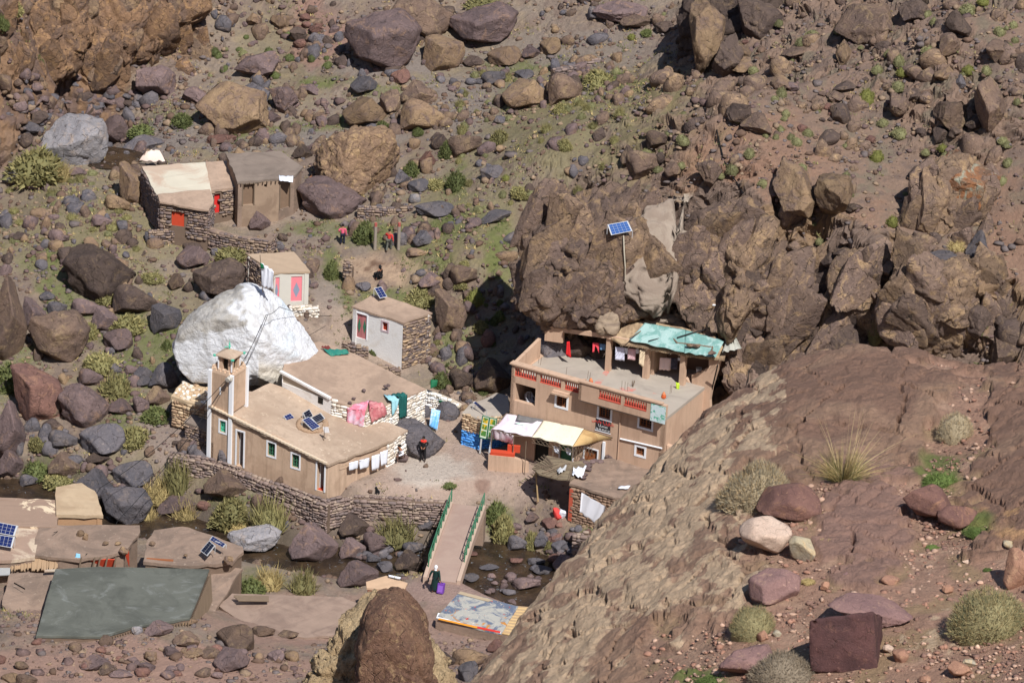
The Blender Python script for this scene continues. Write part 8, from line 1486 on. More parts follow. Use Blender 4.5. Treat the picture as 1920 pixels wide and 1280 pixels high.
# pots and jars on the parapet, bucket, white jar
def pot(u, v, z, label):
    b_ = W(u, v, z); r = thing('incense_pot', label, 'pot', b_); g = G(); g.tube([b_, b_+Zv*.08, b_+Zv*.2, b_+Zv*.28], [.12, .17, .15, .08], 10); g.obj('bowl', WOOD if False else plain('clay_'+str(int(u)), sc(196, 92, 50), .8), r); g = G(); g.tube([b_+Zv*.28, b_+Zv*.34, b_+Zv*.46], [.13, .1, .02], 10); g.obj('lid', plain('lid_'+str(int(u)), sc(206, 130, 90), .8), r)
pot(*Z6(1235, 955), 9.0, 'orange clay pot standing at the middle of the guesthouse parapet'); pot(*Z7(858, 1110), 8.75, 'orange clay pot at the right end of the balcony parapet')
b_ = W(*Z7(1250, 825), 8.55); r_ = thing('paint_bucket', 'white bucket on the stepped wall of the guesthouse', 'bucket', b_); g = G(); g.tube([b_, b_+Zv*.32], [.15, .19], 12); g.obj('bucket_body', WHITEP, r_); g = G(); g.tube([b_+Zv*.3, b_+Zv*.34], [.2, .2], 12); g.obj('rim', GREYW, r_)
# chimney pipe, hoop, reinforcement bars
b_ = W(*Z7(1405, 350), 11.3); t_ = aty(*Z7(1420, 68), b_[1]); r_ = thing('stove_pipe', 'white stove pipe with a cap rising behind the branch roof', 'pipe', b_); g = G(); g.tube([b_, t_], .055, 8); g.obj('pipe', WHITEP, r_); g = G(); g.tube([t_, t_+Zv*.05, t_+Zv*.12], [.14, .14, .03], 8); g.obj('cap', WHITEP, r_)
g = G(); g.tube([W(*Z7(1460, 145), 12.6), W(*Z7(1440, 260), 12.0), W(*Z7(1450, 400), 11.4), W(*Z7(1462, 440), 11.2)], .06, 6); tag(g.obj('black_hose', BLK), 'thick black hose hanging behind the stove pipe', 'hose')
g = G(); g.tube([W(*Z7(1462, 740), 10.4), W(*Z7(1400, 1000), 8.2), W(*Z7(1385, 1200), 5.9)], .045, 6); tag(g.obj('black_hose', BLK), 'black hose running down the stepped wall of the guesthouse', 'hose')
g = G()
for x, y in ((650, 700), (675, 720), (960, 830), (1200, 870), (1222, 890)):
    b_ = W(*Z6(x, y+20), 9.0); g.tube([b_, b_+Zv*.55+ha*.04], .012, 4)
for x, y in ((390, 1010), (425, 1020), (455, 1030), (930, 1060), (945, 1050)): b_ = W(*Z7(x, y), 8.7); g.tube([b_, b_+Zv*.6], .012, 4)
g.obj('iron_rods', OLDW, hr)
# wires
def wire(P, r, label, sag=.5):
    P = [np.array(p) for p in P]; out = []
    for a, b in zip(P[:-1], P[1:]):
        for i in range(14): t = i/14; out.append(a*(1-t)+b*t-Zv*sag*4*t*(1-t))
    out.append(P[-1]); g = G(); g.tube(out, r, 5); tag(g.obj('cable', BLK), label, 'cable')
tc = F1.P(TW, ztw+.2, .25); wr_ = aty(*Z3(1185, 535), 257.6)
wire([tc, W(*R7(560, 190), 3.6), W(*R7(300, 440), 5.6)], .02, 'black cable from the tower down to the mud roofs, upper strand', .6); wire([tc-Zv*.15, W(*R7(660, 370), 3.0), W(*R7(480, 560), 5.3)], .02, 'black cable from the tower down to the mud roofs, lower strand', .5)
wire([lc+Zv*.3+F1.a*.7, wr_], .018, 'left of two cables from the tower up the white rock', .25); wire([F1.P(TW, ztw+.2, -D_+.1), wr_+ha*.1], .018, 'right of two cables from the tower up the white rock', .2)
wire([wr_, aty(*Z3(1330, 448), 258.6), W(*Z3(1905, 550), 6.6)], .018, 'cable running from the white rock to the path behind it', .15)
cp0 = min([hit2(1162+a_, 428+b_) for a_ in (-24, 0, 24) for b_ in (-12, 0, 14)], key=lambda p_: p_[1])-np.array([0, .25, 0]); _y0 = cp0[1]
solar([(u, v, aty(u, v, _y0+dy)[2]) for u, v, dy in ((1139, 421, .35), (1177, 414, .35), (1186, 433, 0), (1146, 441, 0))], 'large blue solar panel fixed on the cliff face above the guesthouse', nx_=5, ny_=4, blue=flat('cell_blue', sc(58, 96, 160), .3))
hc = hit(1345, 245); pts = [hit(*R3(x, y))+Zv*.06 for x, y in ((190, 730), (205, 800), (230, 900), (270, 980), (320, 1050), (350, 1110))]; g = G(); g.tube(pts, .045, 5); tag(g.obj('black_hose', BLK), 'black hose running down the slope from under the black block', 'hose')
pts = [hit2(u, v)+Zv*.08-np.array([0, .15, 0]) for u, v in ((1169, 442), (1170, 470), (1172, 500), (1172, 530), (1176, 546))]; g = G(); g.tube(pts, .04, 5); tag(g.obj('pale_hose', CONCL), 'pale pipe hanging down the cliff from the big solar panel', 'pipe')
pts = [hit2(*R6(x, y))+Zv*.05-np.array([0, .2, 0]) for x, y in ((218, 870), (240, 905), (300, 915), (345, 885), (365, 840), (368, 780))]; g = G(); g.tube(pts, .03, 5); tag(g.obj('black_hose', BLK), 'thin black hose looped over the brown rock right of the house', 'hose')
# dish on the prayer hall roof, with its pole
b_ = RP(*Z4(1708, 1108)); r_ = thing('antenna', 'thin pole with a white square antenna on the prayer hall roof', 'antenna', b_); t_ = aty(*Z4(1722, 945), b_[1]); g = G(); g.tube([b_, t_], .025, 5); g.obj('pole', OLDW, r_); g = G(); c_ = aty(*Z4(1735, 985), b_[1]-.05); g.cbox(c_, unit(F1.a+Zv*.3), .38, unit(np.cross(F1.a, Zv)), .03, unit(Zv-F1.a*.3), .38); g.obj('antenna_plate', WHITEP, r_)
mr_ = thing('mud_ring', 'low ring of mud and stones round the solar panels on the prayer hall roof', 'mud ring', RP(*Z4(1560, 940))); 
for i in range(30):
    an = i/30*2*math.pi; x, y = 1580+150*math.cos(an), 930+85*math.sin(an)
    if -.9 < an-3*math.pi/2 < .9: continue
    P0 = RP(*Z4(x, y)); o = link('stone', SMLM[i % 12], tuple(P0+Zv*.05-OFF[mr_]), mr_); o.scale = (.2, .14, .13); o.material_slots[0].link = 'OBJECT'; o.material_slots[0].material = TST[1]
# ================================================================ PEOPLE
SKIN = flat('skin', sc(150, 104, 80), .6); HAIR = flat('dark_hair', (.012, .01, .009), .7); NAVY = flat('navy_cloth', sc(34, 38, 56), .9); BLACKC = flat('black_cloth', (.014, .014, .016), .9)
def skin(name, V, E, R_, mat, parent=None, lvl=1, M4=None, world=None):
    me = bpy.data.meshes.new(name); me.from_pydata([tuple(v) for v in V], E, []); o = bpy.data.objects.new(name, me); COL.objects.link(o); m_ = o.modifiers.new('s', 'SKIN'); m_.use_smooth_shade = True
    sv = me.skin_vertices[0].data if me.skin_vertices else None
    if sv is None: 
        o.update_tag(); bpy.context.view_layer.update(); sv = me.skin_vertices[0].data
    for i, r in enumerate(R_): sv[i].radius = (r, r) if not isinstance(r, tuple) else r; sv[i].use_root = (i == 0)
    o.modifiers.new('b', 'SUBSURF').levels = lvl
    dg = bpy.context.evaluated_depsgraph_get(); m2 = bpy.data.meshes.new_from_object(o.evaluated_get(dg)); bpy.data.objects.remove(o); m2.materials.clear(); m2.materials.append(mat); m2.polygons.foreach_set('use_smooth', [True]*len(m2.polygons)); m2.name = name
    return link(name, m2, (0, 0, 0), parent)
def person(P, yaw, label, h=1.72, pose='stand', top=None, legs=None, head='hair', robe=None, lh=None, rh=None, lean=0.0, group=None, scarf=None, top2=None):
    """continuous skinned body (x right, y forward, z up), clothes and hair as children"""
    k = h/1.72; hip = .93
    if pose == 'sit': hip = .30
    J = {}; J['pel'] = (0, 0, hip); sp = lambda dz, dy=0: (0, dy+lean*dz, hip+dz)
    J['wai'] = sp(.14); J['che'] = sp(.36); J['nec'] = sp(.52); J['nk2'] = sp(.58, .01); J['hd'] = sp(.67, .03); J['hd2'] = sp(.76, .02); J['nose'] = sp(.665, .125)
    for s, nm in ((-1, 'l'), (1, 'r')):
        hx = .09*s; J[nm+'hip'] = (hx, 0, hip-.03)
        if pose == 'sit': J[nm+'kn'] = (hx*1.7, .40, hip+.16); J[nm+'an'] = (hx*1.5, .38, .07)
        elif pose == 'walk': J[nm+'kn'] = (hx, .14*s+.05, hip-.45); J[nm+'an'] = (hx, .22*s-.04, .09)
        else: J[nm+'kn'] = (hx*1.3, .02, hip-.44); J[nm+'an'] = (hx*1.5, -.02, .08)
        a = J[nm+'an']; J[nm+'toe'] = (a[0], a[1]+.16, a[2]-.04)
        J[nm+'sh'] = (.19*s, lean*.46, hip+.46)
        tgt = (lh if s < 0 else rh) or (.27*s, .08, hip-.12); w0 = np.array(tgt, float); s0 = np.array(J[nm+'sh']); md = (s0+w0)/2; d = np.linalg.norm(w0-s0); off_ = math.sqrt(max(.29**2-(d/2)**2, 0.0004)); J[nm+'el'] = tuple(md+np.array([.6*s, -.7, -.1])/.93*off_); J[nm+'wr'] = tuple(w0); dr = unit(w0-np.array(J[nm+'el'])); J[nm+'pa'] = tuple(w0+dr*.07)
        sd = unit(np.cross(dr, [0, 0, 1.])+1e-6) if abs(dr[2]) < .95 else np.array([0, 1., 0])
        for f_ in range(4): J[nm+'f%d' % f_] = tuple(w0+dr*.10+sd*(f_-1.5)*.02); J[nm+'g%d' % f_] = tuple(w0+dr*(.155+.012*(f_ in (1, 2)))+sd*(f_-1.5)*.022+np.array([0, .02, 0]))
        J[nm+'t'] = tuple(w0+dr*.05+sd*-.05)
    names = list(J); ix = {n: i for i, n in enumerate(names)}
    E = [('pel', 'wai'), ('wai', 'che'), ('che', 'nec'), ('nec', 'nk2'), ('nk2', 'hd'), ('hd', 'hd2'), ('hd', 'nose')]
    for n in 'lr': E += [('pel', n+'hip'), (n+'hip', n+'kn'), (n+'kn', n+'an'), (n+'an', n+'toe'), ('nec', n+'sh'), (n+'sh', n+'el'), (n+'el', n+'wr'), (n+'wr', n+'pa'), (n+'pa', n+'t')]+[(n+'pa', n+'f%d' % f_) for f_ in range(4)]+[(n+'f%d' % f_, n+'g%d' % f_) for f_ in range(4)]
    RD = dict(pel=(.13, .11), wai=(.13, .10), che=(.155, .11), nec=(.10, .085), nk2=.05, hd=(.078, .092), hd2=(.07, .08), nose=.016)
    for n in 'lr': RD.update({n+'hip': .095, n+'kn': .058, n+'an': .042, n+'toe': .035, n+'sh': .065, n+'el': .045, n+'wr': .03, n+'pa': (.035, .018), n+'t': .010}); RD.update({n+'f%d' % f_: .010 for f_ in range(4)}); RD.update({n+'g%d' % f_: .008 for f_ in range(4)})
    body = skin('person', [J[n] for n in names], [(ix[a], ix[b]) for a, b in E], [RD[n] for n in names], SKIN)
    body.location = tuple(P); body.rotation_euler = (0, 0, math.radians(yaw-90)); body.scale = (k,)*3; tag(body, label, 'person', group)
    def part(nm, ns, es, add, mat, mul=1.0):
        i2 = {n: i for i, n in enumerate(ns)}; R2 = []
        for n in ns: r = RD[n]; R2.append(tuple(x*mul+add for x in r) if isinstance(r, tuple) else r*mul+add)
        return skin(nm, [J[n] for n in ns], [(i2[a], i2[b]) for a, b in es], R2, mat, body)
    part('shirt', ['pel', 'wai', 'che', 'nec', 'lsh', 'lel', 'lwr', 'rsh', 'rel', 'rwr'], [('pel', 'wai'), ('wai', 'che'), ('che', 'nec'), ('nec', 'lsh'), ('lsh', 'lel'), ('lel', 'lwr'), ('nec', 'rsh'), ('rsh', 'rel'), ('rel', 'rwr')], .022, top or BLACKC)
    if top2: part('shoulder_yoke', ['nec', 'lsh', 'rsh'], [('nec', 'lsh'), ('nec', 'rsh')], .034, top2)
    part('trousers', ['pel', 'lhip', 'lkn', 'lan', 'rhip', 'rkn', 'ran'], [('pel', 'lhip'), ('lhip', 'lkn'), ('lkn', 'lan'), ('pel', 'rhip'), ('rhip', 'rkn'), ('rkn', 'ran')], .024, legs or BLACKC)
    for n in 'lr': skin('shoe', [J[n+'an'], J[n+'toe']], [(0, 1)], [.052, .045], BLACKC, body)
    if robe is not None:
        n_ = 14; V = []; Fs = []; hs = [hip+.30, hip+.05, hip-.2, hip-.5, .16] if pose != 'sit' else [hip+.3, hip+.1, hip-.1, .06]; rs = [.17, .19, .22, .27, .32][:len(hs)]
        for j, (z_, r_) in enumerate(zip(hs, rs)):
            for i in range(n_): a = i/n_*2*math.pi; fy = .0 if pose != 'sit' else .14*j/2; V.append((r_*math.cos(a)*(1+.05*math.sin(5*a)), r_*.8*math.sin(a)+fy, z_))
        for j in range(len(hs)-1):
            for i in range(n_): q2 = (i+1) % n_; Fs.append((j*n_+q2, j*n_+i, (j+1)*n_+i, (j+1)*n_+q2))
        me = bpy.data.meshes.new('robe'); me.from_pydata(V, [], Fs); me.materials.append(robe); me.polygons.foreach_set('use_smooth', [True]*len(me.polygons)); link('robe', me, (0, 0, 0), body)
    hz = J['hd']; V, Fa = ICO[3]; V = V.copy()
    if scarf is not None: V = V*np.array([.115, .125, .15])+np.array(hz)+np.array([0, -.02, .03]); V[:, 1] = np.minimum(V[:, 1], hz[1]+.075); me = fastmesh('headscarf', V, Fa, scarf, True); link('headscarf', me, (0, 0, 0), body); skin('scarf_drape', [(0, hz[1]-.03, hz[2]-.06), (0, hz[1]-.06, hz[2]-.22)], [(0, 1)], [.11, .14], scarf, body)
    else: V = V*np.array([.098, .112, .10])+np.array(hz)+np.array([0, -.018, .065]); keep = V[:, 2] > hz[2]-.02; V[:, 1] = np.where(V[:, 2] < hz[2]+.06, np.minimum(V[:, 1], hz[1]+.02), V[:, 1]); me = fastmesh('hair', V, Fa, HAIR, True); link('hair', me, (0, 0, 0), body)
    return body
REDJ = flat('red_yoke', sc(214, 60, 50), .9)
Pm = W(792.8, 864, 2.75); person(Pm, -95, 'man in black tracksuit with red shoulders standing before the dark boulder', top=BLACKC, top2=REDJ, lh=(-.12, .24, 1.08), rh=(.12, .24, 1.08))
Pb = W(753, 862, 2.85); person(Pb, -150, 'person in a white shirt and brown trousers sitting by the whitewashed stone wall', pose='sit', top=WCL, legs=flat('brown_cloth', sc(92, 74, 68), .9), lean=.25, lh=(-.2, .35, .45), rh=(.2, .35, .45))
o = link('stone', MEDM[3], tuple(Pb+np.array([0, .1, .02]))); o.scale = (.45, .35, .28); tag(o, 'low stone the person in the white shirt sits on', 'stone')
Pw = W(815.5, 1107, 2.5); person(Pw, 75, 'woman in a long dark green coat and white headscarf walking onto the bridge', h=1.68, pose='walk', top=flat('coat_green', sc(26, 54, 50), .9), robe=flat('coat_green2', sc(24, 48, 46), .9), scarf=WHITEP, lh=(-.38, .0, .86), rh=(.34, -.12, .80))
sc_p = Pw+np.array([.36, -.28, 0]); sr = thing('suitcase', 'purple suitcase with wheels pulled by the woman at the bridge', 'suitcase', sc_p); PUR = flat('suitcase_purple', sc(112, 66, 160), .5); fx = hdir(-20)
g = G(); g.cbox(sc_p+Zv*.36, fx, .40, np.cross(Zv, fx), .24, unit(Zv+np.cross(Zv, fx)*.25), .58); g.obj('case', PUR, sr); g = G(); g.cbox(sc_p+Zv*.36-np.cross(Zv, fx)*.125, fx, .30, np.cross(Zv, fx), .02, unit(Zv+np.cross(Zv, fx)*.25), .40); g.obj('pocket', flat('purple_light', sc(140, 96, 190), .6), sr)
g = G(); t1 = sc_p+Zv*.62+np.cross(Zv, fx)*.07; t2 = Pw+np.array([.2, -.1, .8]); g.tube([t1-fx*.1, t2-fx*.06], .012, 5); g.tube([t1+fx*.1, t2+fx*.06], .012, 5); g.tube([t2-fx*.08, t2+fx*.08], .018, 5); g.obj('handle', BLK, sr)
for s_ in (-1, 1): g = G(); c_ = sc_p+fx*s_*.15+Zv*.05; g.tube([c_-fx*.02, c_+fx*.02], .05, 10); g.obj('wheel', BLK, sr)
o = skin('shoulder_bag', [(0, 0, 0), (0, 0, -.3)], [(0, 1)], [(.05, .12), (.07, .16)], BLACKC); o.location = tuple(Pw+np.array([-.42, .05, .85])); tag(o, 'black bag swinging from the left hand of the woman at the bridge', 'bag')
Pr = hit(729, 471); person(Pr, 70, 'man in a red shirt and grey trousers between the two garden posts', h=1.6, top=fabric('shirt_red', sc(214, 66, 62)), legs=flat('grey_cloth', sc(96, 98, 90), .9), pose='walk', lh=(-.2, .34, 1.05), rh=(.28, .08, .82))
Pp = hit(642, 459); person(Pp, 100, 'child in a pink top and navy trousers on the path by the garden', h=1.5, top=fabric('shirt_pink2', sc(226, 100, 130)), legs=NAVY, lh=(-.22, .24, 1.0), rh=(.26, .05, .82))
Pk = hit(712, 524); person(Pk, 140, 'person in a black robe squatting at the edge of the trampled yard', pose='sit', robe=BLACKC, scarf=BLACKC, h=1.6)
Pq = hit(*R1(1735, 1045)); person(Pq, -60, 'person in dark clothes sitting against the giant boulder', pose='sit', top=NAVY, h=1.6)
for u, l in ((703, 'left'), (747, 'right')):
    b_ = hit(u, 468); r_ = thing('gate_post', 'grey wooden post with a red tip, %s of the pair at the garden' % l, 'post', b_); t_ = b_+Zv*1.95; g = G(); g.tube([b_, b_+Zv*1.7], .11, 7); g.obj('shaft', plain('post_grey'+l, sc(150, 140, 128), .9), r_); g = G(); g.tube([b_+Zv*1.7, t_], .10, 7); g.obj('red_tip', plain('post_red'+l, sc(170, 92, 84), .9), r_)
# small black dog sitting at the terrace edge
Pd_ = W(707, 926, 2.7); o = skin('dog', [(0, -.12, .12), (0, 0, .26), (0, .1, .40), (0, .13, .50), (0, .2, .54), (0, .29, .52), (-.06, .12, .12), (-.06, .15, .02), (.06, .12, .12), (.06, .15, .02), (-.1, -.08, .06), (-.1, .06, .03), (.1, -.08, .06), (.1, .06, .03), (0, -.26, .04), (0, -.38, .08), (-.04, .13, .6), (.04, .13, .6)],
  [(0, 1), (1, 2), (2, 3), (3, 4), (4, 5), (1, 6), (6, 7), (1, 8), (8, 9), (0, 10), (10, 11), (0, 12), (12, 13), (0, 14), (14, 15), (3, 16), (3, 17)], [.11, .10, .075, .06, .05, .028, .035, .025, .035, .025, .05, .025, .05, .025, .025, .012, .018, .018], BLACKC); o.location = tuple(Pd_); o.rotation_euler = (0, 0, 2.6); tag(o, 'small black dog sitting at the edge of the terrace above the stream', 'dog')
# ================================================================ PLANTS
def leafmat(name, c, c2, vary=.25):
    m, nt, b = newmat(name, .8); q = N(nt); p = q.pos(); gm = q.n('ShaderNodeNewGeometry'); col_ = q.mix(gm.outputs['Random Per Island'], c, c2); oi = q.n('ShaderNodeObjectInfo'); v = q.ramp(oi.outputs['Random'], 0, 1, 1-vary, 1+vary); cm = q.n('ShaderNodeCombineColor'); [q.L.new(v, i) for i in cm.inputs]
    q.L.new(q.mix(1.0, col_, cm.outputs[0], 'MULTIPLY'), b.inputs['Base Color']); return m
LM = {'o': leafmat('cushion_olive', sc(142, 136, 98), sc(112, 112, 78)), 'y': leafmat('cushion_yellow_green', sc(132, 130, 68), sc(104, 106, 56), .12), 'g': leafmat('shrub_green', sc(112, 116, 70), sc(82, 90, 54)), 's': leafmat('straw_grass', sc(194, 172, 120), sc(150, 134, 90)), 'm': leafmat('mixed_shrub', sc(156, 146, 98), sc(110, 107, 70)), 'd': leafmat('dry_grey_twigs', sc(150, 134, 112), sc(112, 104, 92), .1), 'k': leafmat('dark_stem', sc(78, 72, 52), sc(60, 56, 42)),
      'G': leafmat('grass_green', sc(102, 116, 62), sc(80, 98, 50)), 'q': leafmat('near_cushion', sc(184, 160, 122), sc(128, 126, 112), .08), 'Q': leafmat('near_cushion_green', sc(176, 156, 112), sc(106, 112, 84), .08)}
def leaves(C_, Dn, L_, Wd, r):
    """one narrow triangle per leaf"""
    n = len(C_); sd = np.cross(Dn, r.normal(size=(n, 3))); sd /= np.linalg.norm(sd, axis=1)[:, None]; V = np.stack([C_-sd*Wd[:, None], C_+sd*Wd[:, None], C_+Dn*L_[:, None]], 1).reshape(-1, 3); return V, np.arange(n*3).reshape(-1, 3)
def cushion(seed, n=420, leaf=.20, up=.5, core=True, mat='o', lump=.42, wd=.05):
    r = np.random.default_rng(seed); V, Fa = ICO[2]; c = V.copy(); c = c*(1+lump*fbm(c*1.5+seed, 3, seed))[:, None]; c[:, 2] = np.maximum(c[:, 2], -.25); c *= .90
    a = r.normal(size=(n, 3)); a[:, 2] = np.abs(a[:, 2])*.9-.1; a /= np.linalg.norm(a, axis=1)[:, None]; k = (1+lump*fbm(a*1.5+seed, 3, seed)); P = a*k[:, None]*r.uniform(.82, .98, n)[:, None]
    D = a*(1-up)+np.array([0, 0, up])+r.normal(size=(n, 3))*.35; D /= np.linalg.norm(D, axis=1)[:, None]; V2, F2 = leaves(P, D, leaf*r.uniform(.6, 1.3, n), np.full(n, wd), r)
    me = fastmesh('shrub', np.concatenate([c, V2]), np.concatenate([Fa, F2+len(c)]), LM[mat]); return me
CUSH = {k: [cushion(i*7+ord(k), mat=k) for i in range(4)] for k in 'oyg'}
TUFT = {k: [cushion(i*5+ord(k), 260, .9, .75, True, k, .3, .035) for i in range(3)] for k in 'sm'}
LEAFY = {k: [cushion(i*9+ord(k), 700, .26, .3, True, k, .45, .07) for i in range(4)] for k in 'mg'}
def plant(u, v, w_, h_, pool, label, group=None, name='shrub', cast=hit, cat='shrub'):
    P0 = cast(u, v+h_*.38); k = ppm(P0); o = link(name, random.choice(pool), tuple(P0)); a = w_/2/k; o.scale = (a, a, h_/k*.85); o.rotation_euler = (0, 0, random.random()*6.28); tag(o, label, cat, group); return o
for (x, y, w_, h_, k, lb) in [(1025, 535, 100, 80, 'y', 'largest yellow-green cushion shrub in the middle of the right slope'), (1225, 398, 70, 45, 'y', 'low yellow-green cushion above the large one'), (1595, 385, 75, 50, 'y', 'yellow-green cushion high on the right'), (1085, 868, 85, 65, 'y', 'yellow-green cushion above the second tan slab'), (912, 978, 50, 45, 'o', 'small dark olive cushion between the tan slabs'), (1450, 822, 60, 40, 'y', 'yellow-green cushion left of the lichen face'), (1170, 1230, 70, 60, 'y', 'yellow-green cushion below the second tan slab'), (1400, 115, 40, 50, 'o', 'olive cushion beside the dark four-sided block'), (1590, 45, 110, 60, 'o', 'broad olive cushion at the top of the right slope'), (1680, 5, 80, 40, 'y', 'bright green cushion at the top edge'), (1405, 322, 60, 55, 'o', 'olive cushion above the tall brown rock'), (1375, 280, 90, 50, 'o', 'wide pale olive cushion left of the other olive one'), (1200, 478, 80, 55, 'o', 'grey-green cushion right of the long dark rock'), (1210, 735, 100, 60, 'o', 'double olive cushion below the tall brown rock'), (1205, 335, 70, 60, 'o', 'olive cushion below the small dark stone'), (1085, 385, 70, 50, 'o', 'grey-green cushion in the middle of the upper slope'), (370, 850, 60, 60, 'o', 'olive cushion beside the black hose'), (275, 940, 70, 60, 'o', 'olive cushion just above the cliff ledge'), (575, 632, 50, 40, 'o', 'olive cushion right of the brown propped rock'), (605, 760, 50, 42, 'o', 'olive cushion on the bare red earth'), (545, 715, 50, 42, 'o', 'olive-green cushion on the bare red earth'), (520, 762, 40, 36, 'o', 'small olive cushion on the bare red earth'), (790, 1015, 70, 55, 'o', 'olive cushion on the tan slab'), (870, 165, 60, 40, 'o', 'olive cushion below the top crag'), (720, 190, 90, 50, 'o', 'pale olive cushion by the dark overhang'), (1770, 170, 70, 50, 'o', 'olive cushion near the top right corner')]:
    u, v = R3(x, y); plant(u, v, w_/2.977, h_/2.977, CUSH[k], lb)
def many(n, area, size, pool, label, group, hr_=.7, name='shrub', cat='shrub'):
    for i in range(n):
        for _ in range(30):
            u = random.uniform(area[0], area[2]); v = random.uniform(area[1], area[3])
            if notyard(np.array([u]), np.array([v]))[0] > .5 and not any(abs(u-a[0]) < a[2] and abs(v-a[1]) < a[3] for a in KEEP): break
        s = random.uniform(*size); plant(u, v, s, s*hr_*random.uniform(.8, 1.2), pool, label, group, name, cat=cat)
KEEP = [(410, 370, 155, 90), (470, 640, 150, 100), (520, 520, 60, 50), (735, 600, 80, 50), (665, 305, 90, 65), (1150, 760, 230, 150), (120, 1080, 400, 160)]
many(62, (1230, 20, 1915, 400), (11, 24), CUSH['o'], 'small grey-olive cushion shrub on the rocky right slope', 'cushion shrubs of the right slope')
many(26, (1300, 400, 1900, 640), (9, 18), CUSH['o']+CUSH['y'][:1], 'small olive shrub rooted in the cliff ledges', 'shrubs of the cliff ledges')
many(70, (860, 130, 1220, 420), (9, 20), CUSH['o']+TUFT['m'][:2], 'low dry shrub on the grassy slope left of the cliff', 'dry shrubs of the middle slope')
many(26, (380, 60, 620, 160), (10, 22), CUSH['g']+CUSH['o'][:2], 'green cushion on the scree at the upper left', 'green cushions of the scree')
many(34, (10, 320, 270, 470), (10, 24), TUFT['m']+CUSH['o'], 'low tawny tuft on the slope at the left', 'tawny tufts of the left slope', .5)
many(22, (780, 470, 940, 730), (12, 26), LEAFY['m']+LEAFY['g'], 'leafy bush growing in the steep rubble', 'bushes of the steep rubble')
